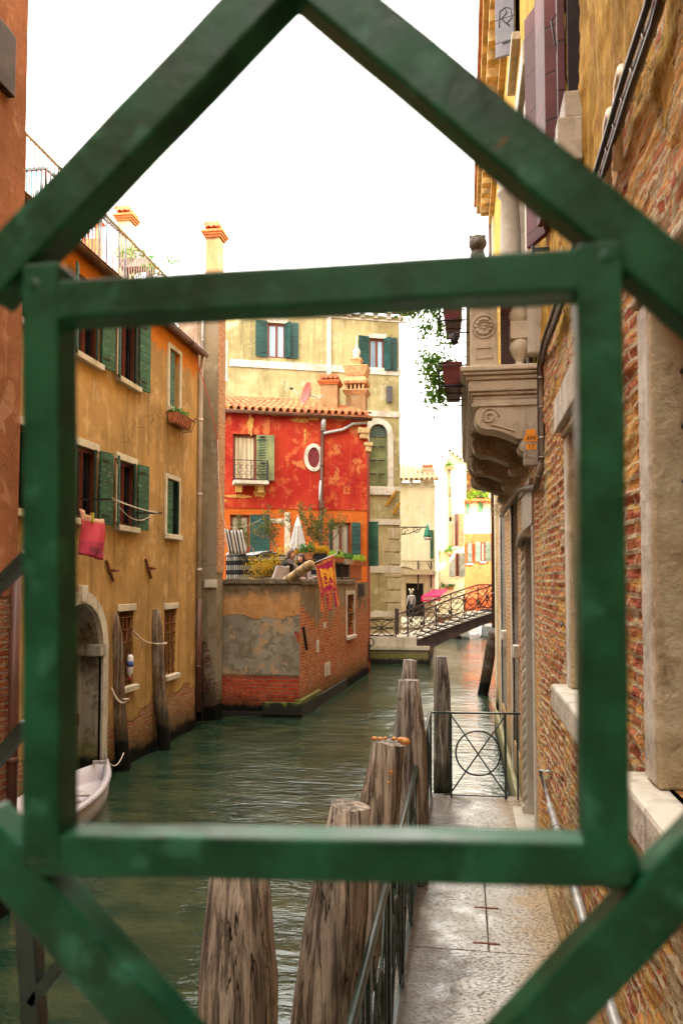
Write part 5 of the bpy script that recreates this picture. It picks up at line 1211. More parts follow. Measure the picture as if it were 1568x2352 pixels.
# ================================================================ iron footbridge
br = thing('iron_footbridge', 'arched brown iron footbridge with looped railings and pale steps rising to the right', 'bridge')
YB0, YB1, SK = 31.1, 33.1, -.55
xs = on_y(936, 1417, YB0).x; zs = on_y(936, 1417, YB0).z; xe = on_y(1129, 1345, YB0).x; ze2 = on_y(1129, 1345, YB0).z; sl = (ze2-zs)/(xe-xs)
XTOP = xe+.05; XEND = xe+.75
def rz(x): return zs+sl*(min(x, XTOP)-xs)-.10*math.sin(max(0, min(1, (x-xs)/(XTOP-xs)))*math.pi)*-.5
RH = .95
def BP(x, t, far): return Vector((x+(SK if far else 0), YB1 if far else YB0, rz(x)-RH+t*RH))
for far in (0, 1):
    mb = MB(); L = XTOP-xs; n = 3
    for c in range(n): 
        f2 = lambda s, t, c=c: BP(xs+c*L/n+.04+s, t, far)
        railpattern(mb, f2, L/n-.08, 1, .015)
    if far: railpattern(mb, lambda s, t: BP(XTOP+s, t, 1), .75, 1, .019)
    r_ = mb.build('looped_railing', IRONB, br)
    mb = MB(); pts = [xs+(XEND-xs)*k/24 for k in range(25)]
    mb.tube([BP(x, 1, far) for x in pts], .032, 6); mb.tube([BP(x, .03, far) for x in pts], .024, 5)
    for c in range(n+1): x = xs+c*L/n; mb.bar(BP(x, 0, far), BP(x, 1, far), .05, .05); 
    for c in range(n+1):
        x = xs+c*L/n
        for q in (.2, .4, .6, .8): mb.ball(BP(x, q, far), .045, .04, .05, 7, 5)
    mb.bar(BP(XEND, 0, far), BP(XEND, 1.02, far), .08, .08); mb.build('handrail', IRONB, r_)
    # girder with small arches and soffit curve
    mb = MB(); m = 26
    def gz(x): 
        s = (x-xs)/(XEND-xs); return BP(x, 0, far).z-.10
    def gb(x):
        s = max(0, (x-xs-.25)/(XEND-xs)); return gz(x)-.62+.38*min(1, s*1.1)**.7
    x0g = xs+.32
    for k in range(m):
        xa_, xb2 = x0g+(XEND+.3-x0g)*k/m, x0g+(XEND+.3-x0g)*(k+1)/m; y = YB1 if far else YB0; o_ = SK if far else 0
        za_, zb_2 = gz(xa_), gz(xb2); ba, bb = gb(xa_), gb(xb2)
        mb.hexa([(xa_+o_, y-.03, ba), (xb2+o_, y-.03, bb), (xb2+o_, y+.03, bb), (xa_+o_, y+.03, ba), (xa_+o_, y-.03, za_), (xb2+o_, y-.03, zb_2), (xb2+o_, y+.03, zb_2), (xa_+o_, y+.03, za_)])
        mb.hexa([(xa_+o_, y-.09, ba-.03), (xb2+o_, y-.09, bb-.03), (xb2+o_, y+.09, bb-.03), (xa_+o_, y+.09, ba-.03), (xa_+o_, y-.09, ba), (xb2+o_, y-.09, bb), (xb2+o_, y+.09, bb), (xa_+o_, y+.09, ba)])
        mb.hexa([(xa_+o_, y-.09, za_-.03), (xb2+o_, y-.09, zb_2-.03), (xb2+o_, y+.05, zb_2-.03), (xa_+o_, y+.05, za_-.03), (xa_+o_, y-.09, za_), (xb2+o_, y-.09, zb_2), (xb2+o_, y+.05, zb_2), (xa_+o_, y+.05, za_)])
    g_ = mb.build('girder', IRONB, br)
    mb = MB(); q = 46
    for k in range(q):
        x = x0g+.1+(XEND+.2-x0g)*k/q; y = YB1 if far else YB0; o_ = SK if far else 0; mb.box(x+o_-.018, x+o_+.018, y-.075, y-.03, gz(x)-.17, gz(x)-.04)
    mb.box(x0g-.1+(SK if far else 0), x0g+.3+(SK if far else 0), (YB1 if far else YB0)-.09, (YB1 if far else YB0)+.09, ZQ-.3, gz(x0g)); mb.build('girder_ornament', IRONB, g_)
mb = MB(); mt = MB(); ns = 12; x0s = xs-.15
for k in range(ns):
    x = x0s+(XTOP+.1-x0s)*k/ns; x2 = x0s+(XTOP+.1-x0s)*(k+1)/ns; z = BP(x, 0, 0).z-.06
    a_ = [(x, YB0+.06), (x2+.05, YB0+.06), (x2+.05+SK, YB1-.06), (x+SK, YB1-.06)]
    mb.hexa([(p[0], p[1], z-.14) for p in a_]+[(p[0], p[1], z-.06) for p in a_])
    b__ = [(x-.02, YB0+.05), (x+.22, YB0+.05), (x+.22+SK, YB1-.05), (x-.02+SK, YB1-.05)]
    mt.hexa([(p[0], p[1], z-.059) for p in b__]+[(p[0], p[1], z+.012) for p in b__]); 
zt_ = BP(XTOP, 0, 0).z-.02; mb.hexa([(p[0], p[1], zt_-.1) for p in ((XTOP+.1, YB0+.05), (XEND+.3, YB0+.05), (XEND+.3+SK, YB1-.05), (XTOP+.1+SK, YB1-.05))]+[(p[0], p[1], zt_) for p in ((XTOP+.1, YB0+.05), (XEND+.3, YB0+.05), (XEND+.3+SK, YB1-.05), (XTOP+.1+SK, YB1-.05))])
st_ = mb.build('stair_treads', simple('dark tread', (.09,.075,.06), .8), br); mt.build('stair_nosing', STONEW, st_)
# left newel cluster of the far railing
mb = MB(); xn = on_y(908, 1440, YB1).x
for k in range(4): mb.bar((xn+.05*k, YB1-.3*k*.5, ZQ+.1), (xn+.05*k, YB1-.3*k*.5, ZQ+1.15), .05, .05)
mb.build('newel', IRONB, br)
# ================================================================ right bank beyond the palazzo (hidden; house added and heightened to cast shade)
rbh = thing('right_bank_shade_house', 'brick house on the right bank where the iron bridge lands', 'house')
mb = MB(); mb.box(XEND+.28, 8, 18.4, 42, -1.5, 23); mb.box(XEND+.0, XEND+.28, 30.6, 33.6, -1.5, BP(XEND,0,0).z-.15); mb.build('wall', QUAYB, rbh); mb = MB(); mb.box(XEND+.1, 8.2, 18.3, 42.2, 23, 23.2); mb.build('roof', TILES, rbh)
rb2 = MB(); rb2.box(5.2, 13, 44, 49.8, .9, 9.6); o = rb2.build('corner_shade_block', QUAYB); tag(o, 'low brick house on the far quay, out of sight right of the bridge', 'house')  # unseen volume added to keep sun off the far houses' lower walls
# ================================================================ far quay and houses
ZF = 1.1
fq = thing('far_quay', 'low brick quay wall with white stone edge beyond the bridge', 'quay')
YF = 50.0
mb = MB(); mb.box(-12, 14, YF, YF+20, -1.5, ZF-.12); mb.build('brick_face', QUAYB, fq)
mb = MB(); mb.box(-12, 14, YF-.06, YF+20, ZF-.12, ZF+.05); mb.build('stone_edge', STONEW, fq)
mb = MB(); mb.box(-12, on_y(985, 1440, 44).x+.25, 35.9, YF+.1, -1.5, ZF+.04); mb.build('left_bank', STONEQ, fq)
def farwin(F, par, xl_, xr_, yb, yt, sh=None, shm=OLIVESH, sw=.4, sill=STONEW, pane=GLASS, sur=None, angs=(168, 168), name='window'):
    h = R4(F, xl_, xr_, yb, yt); w = window(F, par, *h, BROWNF, pane, -.08, 1 if h[1]-h[0] > .8 else 0, 0, sill=sill, sur=sur, surw=.12, fw=.07, name=name)
    if sh in ('both', 'left'): shutter(F, w, h[0]-.02, 1, sw, h[2], h[3], angs[0], shm, .04, fit=False)
    if sh in ('both', 'right'): shutter(F, w, h[1]+.02, -1, sw, h[2], h[3], angs[1], shm, .04, fit=False)
    if sh == 'shut': mb = MB(); mb.fbox(F, h[0]+.03, h[1]-.03, h[2]+.03, h[3]-.03, .085, .13); mb.build('shutter', shm, w)
    return h
# cream house
YC = 46.5; FC = Frame((0, YC, 0), (1,0,0), (0,-1,0)); ch_ = thing('cream_house', 'cream house with a large dark doorway and tiled roof beyond the bridge', 'house')
u0 = up(FC, 860, 1300)[0]; u1 = up(FC, 999, 1300)[0]; ztc = up(FC, 960, 1108)[1]
dr = R4(FC, 930, 970, 1424, 1340); hs = [(dr[0], dr[1], ZF, dr[3])]
mb = MB(); wall(mb, FC, u0, u1, .9, ztc, hs, .5); shell(mb, FC, u0, u1, .9, ztc, 7); mb.build('wall', CREAM, ch_)
w = window(FC, ch_, dr[0], dr[1], ZF, dr[3], DARK, DARK, .48, 1, 0, name='doorway', fw=.08); 
mb = MB(); mb.fbox(FC, dr[0]-.35, dr[0]-.003, ZF, dr[3], -.02, .1); mb.fbox(FC, dr[1]+.003, dr[1]+.35, ZF, dr[3], -.02, .1); mb.fbox(FC, dr[0]-.35, dr[1]+.35, dr[3]+.003, dr[3]+.5, -.02, .1); mb.fbox(FC, dr[0]-.7, dr[1]+.75, dr[3]+.5, dr[3]+.72, -.02, .35); mb.fbox(FC, dr[0]-.55, dr[1]+.6, dr[3]+.72, dr[3]+.82, -.02, .25); mb.build('door_frame', stonemat('brownish door stone', (.42,.33,.2), (.2,.14,.07), .6), w, bevel=.01)
lmp = T('warm lamp glow', .5); lmp.b.inputs['Emission Color'].default_value = (1,.6,.2,1); lmp.b.inputs['Emission Strength'].default_value = 3
mb = MB()
for xx in (940, 948): q = on_y(xx, 1354, YC+.42); mb.ball(q, .028, .028, .028, 8, 6)
mb.build('lamp_bulbs', lmp.m, w)
for x, y0, y1 in ((960, 1355, 1290), (990, 1350, 1290)): mb = MB(); mb.bar(FC.P(*up(FC, x, y0), .08), FC.P(*up(FC, x, y1), .08), .1, .08); mb.build('bracket_post', IRONB, ch_)
mb = MB(); mb.bar(FC.P(*up(FC, 922, 1289), .1), FC.P(*up(FC, 998, 1289), .1), .05, .05); mb.bar(FC.P(*up(FC, 982, 1292), .1), FC.P(*up(FC, 996, 1325), .1), .07, .06); mb.tube(arc(FC.P(*up(FC, 927, 1340), .04), .95, .25, 2.2, 12, FC.u, ZV), .05, 5); mb.build('ironwork', simple('dull brown iron', (.22,.15,.08), .8), ch_)
q = R4(FC, 986, 994, 1283, 1218); mb = MB(); mb.fbox(FC, q[0], q[1], q[2], q[3], .02, .08); mb.build('shutter', GREENSH, ch_)
cornice_dentils(ch_, FC, u0, u1+.2, ztc+.1, STONEW, .6, .35, .3)
tiled_roof('roof', TILEY, ch_, FC.P(u0, ztc+.12, .5), FC.P(u1+.3, ztc+.12, .5), FC.P(u1-.2, ztc+1.15, -2.2), FC.P(u0, ztc+1.9, -3.6), cw=.28, rh=.5, r=.09)
cc = on_y(982, 1100, YC+1); chimney('chimney_shaft', ch_, cc.x, cc.y, ztc, on_y(982, 1082, YC+1).z, .55, .55, simple('weathered white chimney', (.6,.52,.42), .9, .4, 6), STONEY)
# awning
aw = thing('red_awning', 'small crimson shop awning with pale lettering beside the dark doorway', 'awning')
Ya = YC+.0; 
awm = simple('crimson awning cloth', (.55,.01,.07), .8, .1)
A_ = on_y(967, 1370, YC-1.4); B_ = on_y(1011, 1369, YC-1.4); C_ = on_y(1031, 1353, YC); D_ = on_y(993, 1355, YC)
mb = MB(); mb.quad(A_, B_, C_, D_); mb.quad(A_-ZV*.28, B_-ZV*.28, B_, A_); mb.build('cloth', awm, aw, solid=.02)
text_mesh('awning_lettering', 'OSTERIA', .22, frame_matrix((A_+B_)/2-ZV*.14-Vector((0,.03,0)), (1,0,0), (0,0,1)), WHITEF, aw)
mb = MB(); mb.tube([D_, C_], .03, 6); mb.bar(A_, D_-ZV*.3, .02, .02); mb.bar(B_, C_-ZV*.3, .02, .02); mb.build('arms', IRON, aw)
# white house
YW = 53; FW = Frame((0, YW, 0), (1,0,0), (0,-1,0)); wh = thing('white_house', 'tall narrow white house bright in the sun with small flower boxes', 'house')
u0 = up(FW, 985, 1300)[0]; u1 = up(FW, 1066, 1300)[0]; zw = up(FW, 1040, 1062)[1]
mb = MB(); wall(mb, FW, u0, u1, .9, zw, [], .2); shell(mb, FW, u0, u1, .9, zw, 7, True); 
rt = [FW.P(u0,zw,0), FW.P(u1,zw,0), FW.P(up(FW,1030,1036)[0]+.2, up(FW,1030,1036)[1]-.1, 0), FW.P(u0+.6, zw+.2, 0)]; mb.prism(rt, -FW.n*6); mb.build('wall', WHITEP, wh)
def farshut(F, par, xl_, xr_, yb, yt, m, d0=.02): h = R4(F, xl_, xr_, yb, yt); mb = MB(); mb.fbox(F, h[0], h[1], h[2], h[3], d0, d0+.06); return mb.build('shutter', m, par)
BEI = paintwood('beige louvre shutters', (.27,.19,.09), 0, plank=.2); GRY = paintwood('pale grey shutters', (.26,.27,.25), 0, plank=5)
for a_ in ((1028, 1035, 1108, 1029-25+50), ): pass
farwin(FW, wh, 1028, 1034, 1143, 1101-47+0, 'shut', BEI); farwin(FW, wh, 1027, 1035, 1198, 1118, 'shut', BEI) if False else None
for xl_, xr_, yb, yt, m in ((995, 1002, 1196+0, 1126, BEI),):
    pass
farwin(FW, wh, 1031-1, 1037-1, 1199, 1118, 'shut', BEI)
for xl_, xr_, m in ((996, 1003, BEI), (1030, 1038, BEI)): farwin(FW, wh, xl_, xr_, 1258, 1195-8, 'shut', m)
farwin(FW, wh, 1042, 1051, 1256, 1180, 'right', BEI, .35)
farwin(FW, wh, 1002-3, 1006, 1325, 1277, 'shut', GRY); farwin(FW, wh, 1044, 1052, 1324, 1270, 'both', GRY, .4)
farshut(FW, wh, 1058, 1065, 1322, 1270, GRY)
farshut(FW, wh, 1053, 1062, 1110+20, 1060, GRY) if False else None
tiled_roof('roof', TILEY, wh, FW.P(up(FW,1028,1036)[0], up(FW,1030,1034)[1], .2), FW.P(u1+.6, zw-.5, .2), FW.P(u1+2, zw+.6, -3), FW.P(up(FW,1028,1036)[0]+.4, up(FW,1030,1034)[1]+1.2, -3), cw=.28, rh=.5, r=.09)
for i, (x, y, nm) in enumerate(((1001, 1265, 'little yellow green flower box under the leftmost first floor window of the white house'), (1030, 1265, 'little yellow green flower box under the middle window of the white house'), (1002, 1345, 'reddish flower pots low on the cream corner of the white house'), (1030, 1345, 'round green potted plant low on the white house'), (1029, 1068, 'rounded shrub on the small roof terrace of the white house'))):
    q = on_y(x, y, YW-.25); mb = MB(); o = thing('flower_box', nm, 'planter', 'plants on the white house'); mb.box(q.x-.28, q.x+.28, q.y-.12, q.y+.12, q.z-.28, q.z-.08); mb.build('box', TERRA, o); mb = MB(); foliage(mb, q, .36, .2, .26, 260, .07, .1, i, clump=8); mb.build('foliage', [GL, GL, DG, DG, GL][i], o)
# salmon house
YS = 55; FS = Frame((0, YS, 0), (1,0,0), (0,-1,0)); sh_ = thing('salmon_house', 'salmon and white house with green shutters and a planted balcony at the far right', 'house')
u0 = up(FS, 1066, 1300)[0]; u1 = 6.5; zs1 = up(FS, 1100, 1152)[1]; zs0 = up(FS, 1100, 1225)[1]
mb = MB(); wall(mb, FS, u0, u1, .9, zs0, [], .2); mb.build('lower_wall', SALMON, sh_)
mb = MB(); wall(mb, FS, u0, u1, zs0, zs1, [], .2); shell(mb, FS, u0, u1, .9, zs1, 7); mb.build('upper_wall', WHITEP, sh_)
FS2 = Frame((0, YS+2.2, 0), (1,0,0), (0,-1,0)); zs2 = up(FS2, 1100, 1085)[1]; mb = MB(); wall(mb, FS2, up(FS2, 1070, 1100)[0], u1, zs1-.5, zs2, []); shell(mb, FS2, up(FS2, 1070, 1100)[0], u1, zs1-.5, zs2, 5); mb.build('attic_wall', simple('ochre attic render', (.4,.22,.08), .9), sh_)
h = R4(FS2, 1101, 1117, 1160, 1110); mb = MB(); mb.fbox(FS2, h[0], h[1], zs1, h[3], .02, .1); mb.build('shutter', TEALSH, sh_)
mb = MB(); mb.fbox(FS2, up(FS2, 1117, 1100)[0]+.1, u1, zs1-.4, up(FS2, 1120, 1108)[1]+1.2, .02, 1.9); mb.build('white_bay', WHITEP, sh_)
tiled_roof('roof', TILEY, sh_, FS2.P(up(FS2, 1068, 1100)[0], zs2, .4), FS2.P(u1, zs2, .4), FS2.P(u1, zs2+1.4, -3), FS2.P(up(FS2, 1068, 1100)[0], zs2+1.4, -3), cw=.3, rh=.5, r=.09)
mb = MB(); mb.fbox(FS, u0-.3, u1, zs1, zs1+.16, -.5, .4)
for k in range(12): mb.fbox(FS, u0+.4*k, u0+.4*k+.14, zs1-.14, zs1, 0, .3)
mb.build('balcony_slab', CHIMO, sh_)
farwin(FS, sh_, 1069, 1076, 1181, 1157+0, 'shut', paintwood('bright green shutter', (.06,.3,.12), 0)); farwin(FS, sh_, 1098, 1107, 1176, 1151+1, 'shut', paintwood('bright green shutter leaf', (.06,.3,.12), 0))
farwin(FS, sh_, 1071, 1083, 1294, 1246, 'shut', paintwood('slate shutter', (.13,.15,.13), 0)); farwin(FS, sh_, 1103, 1112, 1290, 1245, 'both', paintwood('dusty green shutter', (.12,.16,.12), .1), .38, pane=GLASSC)
rb_ = thing('planted_balcony', 'iron balcony railing overgrown with bright green plants on the salmon house', 'railing')
mb = MB(); xa_, xb2 = up(FS, 1069, 1160)[0], up(FS, 1111, 1160)[0]
for k in range(22): x = xa_+(xb2-xa_)*k/21; mb.bar(FS.P(x, zs1+.16, .3), FS.P(x, zs1+1.05, .3), .03, .03)
mb.bar(FS.P(xa_, zs1+1.05, .3), FS.P(xb2, zs1+1.05, .3), .06, .05); mb.build('bars', IRONB, rb_); mb = MB(); foliage(mb, FS.P(xa_+.5, zs1+.6, .35), .5, .15, .45, 420, .08, .1, 3, clump=10); foliage(mb, FS.P(xa_+1.3, zs1+.4, .35), .6, .15, .3, 180, .08, .1, 4, clump=8); mb.build('foliage', LG, rb_)
# flag far
mb = MB(); q = on_y(1013, 1060, YW+2); mb.grid(lambda s, t: q+Vector((.25*s, .1*math.sin(s*4), .5-1.1*t-.2*s)), 4, 6); o = mb.build('distant_flag', simple('faded red cloth', (.5,.06,.02)), solid=.02); tag(o, 'tiny faded red flag on the roofline of the white house', 'flag')
# ---- boats beyond the bridge
def hull(mb, c, L, Wd, H, yaw, nose=.5, n=16, rise=.2, inner=.12):
    """open boat hull with bow at +L end; c at the stern on the water"""
    c = Vector(c); dx = Vector((math.cos(yaw), math.sin(yaw), 0)); dy = Vector((-dx.y, dx.x, 0)); sec = []
    for i in range(n+1):
        s = i/n; w = Wd/2*(1-max(0, (s-nose)/(1-nose))**2.2)*(.88+.12*math.sin(min(1, s*2)*1.57)); w = max(w, .02); h = H+rise*s*s; w2 = max(.01, w-inner)
        prof = [(-w*.55, -.25), (-w*.9, .1), (-w, h), (-w2, h+.012), (-w2*.92, .22), (0, .16), (w2*.92, .22), (w2, h+.012), (w, h), (w*.9, .1), (w*.55, -.25)]
        pull = .12*(s if s > .8 else 0); sec.append([c+dx*(L*s-(.25*(1-(z+.25)/(h+.25)) if s > .85 else 0))+dy*y+ZV*z for y, z in prof])
    for i in range(n):
        for k in range(len(sec[0])-1): mb.quad(sec[i][k], sec[i+1][k], sec[i+1][k+1], sec[i][k+1], True)
    mb.poly(sec[0])
    return dx, dy
WB = simple('white boat gelcoat', (.62,.6,.58), .3, .08, 3)
b1 = thing('moored_motorboat', 'white motorboat with a dark outboard engine moored beyond the bridge', 'boat')
c = on_z(1078, 1468, 0); mb = MB(); hull(mb, (c.x+.3, c.y+.6, .05), 4.6, 2.0, .62, R(155)); mb.build('hull', WB, b1)
c2_ = on_z(1054, 1467, 0); e = Vector((c2_.x, c2_.y, 0)); k_ = 1.0
mb = MB(); mb.hexa([(e.x-.2,e.y-.2,.55), (e.x+.25,e.y-.2,.5), (e.x+.25,e.y+.15,.5), (e.x-.2,e.y+.15,.55), (e.x-.05,e.y-.18,1.3), (e.x+.42,e.y-.18,1.12), (e.x+.42,e.y+.12,1.12), (e.x-.05,e.y+.12,1.3)]); mb.build('engine_cowl', simple('blue grey engine cowl', (.09,.10,.14), .35), b1, bevel=.06)
mb = MB(); mb.box(e.x-.12, e.x+.14, e.y-.14, e.y+.1, -.1, .55); mb.box(e.x-.3, e.x+.35, e.y-.2, e.y+.1, .1, .2); mb.tube([(e.x+.1, e.y-.1, .4), (e.x+.5, e.y-.2, .5)], .07, 8); mb.build('engine_leg', IRON, b1, bevel=.02)
b2 = thing('covered_boat', 'low grey covered boat moored right of the motorboat', 'boat'); c = on_z(1094, 1462, 0); mb = MB(); hull(mb, (c.x+2.6, c.y+.9, 0), 3.2, 1.5, .5, R(200)); mb.build('hull', simple('grey boat hull', (.33,.36,.38), .4), b2)
mb = MB(); mb.hexa([(c.x+.2,c.y-.3,.5), (c.x+3,c.y-.2,.5), (c.x+3,c.y+1.2,.5), (c.x+.5,c.y+.8,.5), (c.x+.5,c.y-.1,.72), (c.x+2.9,c.y,.68), (c.x+2.9,c.y+.9,.68), (c.x+.8,c.y+.6,.72)]); mb.build('cover', simple('grey tarpaulin', (.4,.38,.37), .7), b2, bevel=.05)
px_pile('dark pile standing behind the motorboat near the far quay', 1093, 1094, 1404, 47, wb=.14, wt=.14, mat=POLE[2], seed=9)
# chain and rings at the end of the terrace wall
cn = thing('mooring_chain', 'black mooring ring and chain at the corner of the landing stage', 'chain'); mb = MB()
for k in range(7): c = on_y(847, 1478+k*6, 27.7); ex = Vector((1,0,0)) if k % 2 else Vector((0,1,0)); mb.tube([c+ex*.05*math.cos(2*math.pi*i/10)+ZV*.08*math.sin(2*math.pi*i/10) for i in range(10)], .016, 5, closed=True)
c = on_y(850, 1475, 27.7); mb.tube([c+Vector((.13*math.cos(2*math.pi*i/14), 0, .13*math.sin(2*math.pi*i/14))) for i in range(14)], .02, 5, closed=True); mb.build('links', IRON, cn)
# ================================================================ brick palazzo on the right
ZWK_ = .5; XR = .70; FR = Frame((XR, 0, 0), (0,1,0), (-1,0,0)); YE = 17.6; ZR = 12.4
bp = thing('brick_palazzo', 'old brick and ochre palazzo with stone window frames and balcony filling the right side', 'house')
def rr(x, y, d=0): return up(FR, x, y, d)
n1a, n1b = rr(1568, 1300)[0]-.5, rr(1500, 1300)[0]; z_s = rr(1500, 1780)[1]; z_h = rr(1482, 715)[1]
N1 = (1.2, n1b-.02, z_s, z_h)
n2b = rr(1312, 1300)[0]; z2s = rr(1312, 1572)[1]; z2h = rr(1305, 1010)[1]; N2 = (n2b-1.0, n2b, z2s, z2h)
dn = rr(1228, 1500)[0]; dfar = rr(1206, 1500)[0]; DR = (dn+.05, dfar-.05, .52, rr(1206, 1240)[1])
S1 = (rr(1342, 300)[0], rr(1262, 480)[0], rr(1318, 300)[1], rr(1318, 300)[1]+1.75)
B1_ = (rr(1190, 1300)[0]+.1, rr(1176, 1300)[0], .9, rr(1180, 1130)[1])
B2_ = (rr(1160, 1300)[0], rr(1150, 1300)[0], .9, rr(1160, 1150)[1])
L1_ = (7.4, 8.6, 5.3, 7.9); 
S2 = (9.3, 10.3, 9.65, 11.05)
S1 = (rr(1336, 300)[0], rr(1306, 300)[0], rr(1318, 278)[1], rr(1318, 278)[1]+1.9)
holes = [N1, N2, DR, B1_, B2_, S1, L1_, S2]
NB = (1.6, 8.05, ZWK_+.02, 8.2)
mb = MB(); wall(mb, FR, -12, YE, -1.5, ZR, holes+[NB], .02)
for h_ in holes:
    if h_ is not DR and h_[0] < 8: wall(mb, FR, h_[0], h_[1], h_[2], h_[3], [h_], .3)
def relief(u, v):
    e = min(1, (u-NB[0])/.15, (NB[1]-u)/.15, (v-NB[2])/.1, (NB[3]-v)/.15)
    p = Vector((u, v*1.0, 3.1)); n = mnoise.fractal(p*2.2, .9, 2.1, 5)*.022+mnoise.fractal(p*9, .8, 2.1, 4)*.007
    r_ = int(v/.060); b_ = int(u/.20+(.5 if r_ % 2 else 0)); q = random.Random(r_*977+b_).random()
    lo = max(0, min(1, (5.3-v)/.4)); fu = (u/.20+(.5 if r_ % 2 else 0)) % 1; fv = (v/.060) % 1; edge = min(fu*.20, (1-fu)*.20, fv*.060, (1-fv)*.060)
    n += lo*((q-.5)*.014-.008*(1 if edge < .007 else 0))
    h_ = mnoise.noise(p*.9+Vector((7, 2, 0))); n -= max(0, h_-.28)*.16*lo
    return max(-.06, min(.045, n))*max(0, e)
gu = int((NB[1]-NB[0])/.024); gv = int((NB[3]-NB[2])/.0226); b0_ = len(mb.v)
for j in range(gv+1):
    for i in range(gu+1):
        u = NB[0]+(NB[1]-NB[0])*i/gu; v = NB[2]+(NB[3]-NB[2])*j/gv; mb.v.append(tuple(FR.P(u, v, relief(u, v))))
for j in range(gv):
    for i in range(gu):
        u = NB[0]+(NB[1]-NB[0])*(i+.5)/gu; v = NB[2]+(NB[3]-NB[2])*(j+.5)/gv
        if any(h_[0]-.01 < u < h_[1]+.01 and h_[2]-.01 < v < h_[3]+.01 for h_ in holes): continue
        a_ = b0_+j*(gu+1)+i; mb.f.append((a_, a_+1, a_+gu+2, a_+gu+1)); mb.sm.append(True)
wall(MB(), FR, 0, 1, 0, 1, [], .3); shell(mb, FR, -12, YE, -1.5, ZR, 8); mb.build('wall', PALAZZO, bp, uvdir=(-1,0,0))
# heavy stone window frames
def stonewin(h, fw, mat, proud=.035, sillp=.13, lint=.28, name='window', grille=False):
    a, b, c, d = h; w = window(FR, bp, a, b, c, d, BROWNF, GLASS, .28, 1, 0, name=name, fw=.06)
    mb = MB(); mb.fbox(FR, b-.01, b+fw, c, d, -.3, proud); mb.build('jamb', mat, w, bevel=.012); mb = MB(); mb.fbox(FR, a-fw, a+.01, c, d, -.3, proud); mb.build('jamb', mat, w, bevel=.012)
    mb = MB(); mb.fbox(FR, b+.02, b+fw+.004, c+.01, d-.02, -.02, proud+.006); mb.build('jamb_edge', STONEW, w, bevel=.006)
    mb = MB(); mb.fbox(FR, a-fw-.05, b+fw+.05, d, d+lint, -.3, proud+.02); mb.build('lintel', mat, w, bevel=.015)
    mb = MB(); mb.fbox(FR, a-fw-.12, b+fw+.12, c-.17, c-.001, -.3, sillp); mb.build('sill', STONEW, w, bevel=.02)
    if grille:
        mb = MB()
        for k in range(9): u = a+(b-a)*(k+.5)/9; mb.tube([FR.P(u, c, -.08), FR.P(u, d, -.08)], .008, 6)
        for k in range(9): v = c+(d-c)*(k+.5)/9; mb.tube([FR.P(a, v, -.07), FR.P(b, v, -.07)], .008, 6)
        mb.build('iron_grille', IRON, w)
    return w
stonewin((N1[0], N1[1]-.14, N1[2], N1[3]), .17, JAMB, grille=True, lint=.05); 
w2 = stonewin((N2[0]+.05, N2[1]-.16, N2[2], N2[3]), .16, JAMB, lint=.06); 
mb = MB(); u = N2[1]; v = N2[3]+.07; mb.hexa([FR.P(u-1.1,v,-.05), FR.P(u+.10,v-.02,-.05), FR.P(u+.10,v-.02,.09), FR.P(u-1.1,v,.09), FR.P(u-1.1,v+.24,-.05), FR.P(u+.12,v+.2,-.05), FR.P(u+.12,v+.2,.09), FR.P(u-1.1,v+.24,.09)]); mb.build('hood_stone', STONEW, w2, bevel=.01)
mb = MB(); mb.tube([FR.P(N2[1]-.05, N2[2]+.42, .07), FR.P(N2[1]-.25, N2[2]+.40, .1)], .006, 5); mb.build('nail', IRON, w2)
# doorway with twisted rope moulding
a, b, c, d = DR; wd = window(FR, bp, a, b, c, d, DARK, DARK, .28, 0, 0, name='doorway', fw=.03)
mb = MB(); mb.fbox(FR, b-.1, b+.12, .5, d+.1, -.28, .010); mb.fbox(FR, a-.12, a+.02, .5, d+.1, -.28, .02); mb.fbox(FR, a-.12, b+.12, d+.1, d+.5, -.28, .025); mb.fbox(FR, a-.14, b+.14, d+.5, d+.57, -.28, .05); mb.build('door_surround', STONE, wd, bevel=.012)
mb = MB(); N = 120; zA, zB = .62, d-.05
for k3 in range(3):
    pts = []
    for i in range(N+1):
        v = zA+(zB-zA)*i/N; an = i*.42+k3*2*math.pi/3; pts.append(FR.P(b-.02+.028*math.cos(an), v, -.005+.028*math.sin(an)))
    mb.tube(pts, .032, 7)
mb.fbox(FR, b-.08, b+.06, .52, .64, -.05, .06); mb.build('rope_moulding', STONED if False else STONE, wd)
mb = MB(); mb.tube([FR.P(b+.02, d-.05, .05), FR.P(b-.2, d+.02, .05), FR.P(a, d+.02, .05)], .05, 8); mb.build('head_moulding', STONED, wd)
mb = MB(); mb.fbox(FR, a-.2, b+.2, .5, .56, -.3, .16); mb.build('threshold', STONE, wd, bevel=.01)
# water-side openings with stone frames
for h, nm in ((B1_, 'tall_window'), (B2_, 'tall_window')):
    a, b, c, d = h; w = window(FR, bp, a, b, c, d, DARK, DARK, .28, 0, 0, name=nm, fw=.03)
    mb = MB(); mb.fbox(FR, b+.0, b+.2, -.3, d+.2, -.1, .02); mb.build('jamb', STONEW, w, bevel=.01)
    mb = MB(); mb.fbox(FR, a-.1, a+.2, 2.2, 2.36, -.1, .07); mb.build('bracket_stone', STONEW, w, bevel=.01)
mb = MB(); mb.fbox(FR, 10.35, YE, -1.4, .5, 0, .07); mb.build('stone_footing', stonemat('mossy palazzo footing', (.4,.36,.24), (.1,.09,.04), .6, algae=.25), bp, bevel=.03)
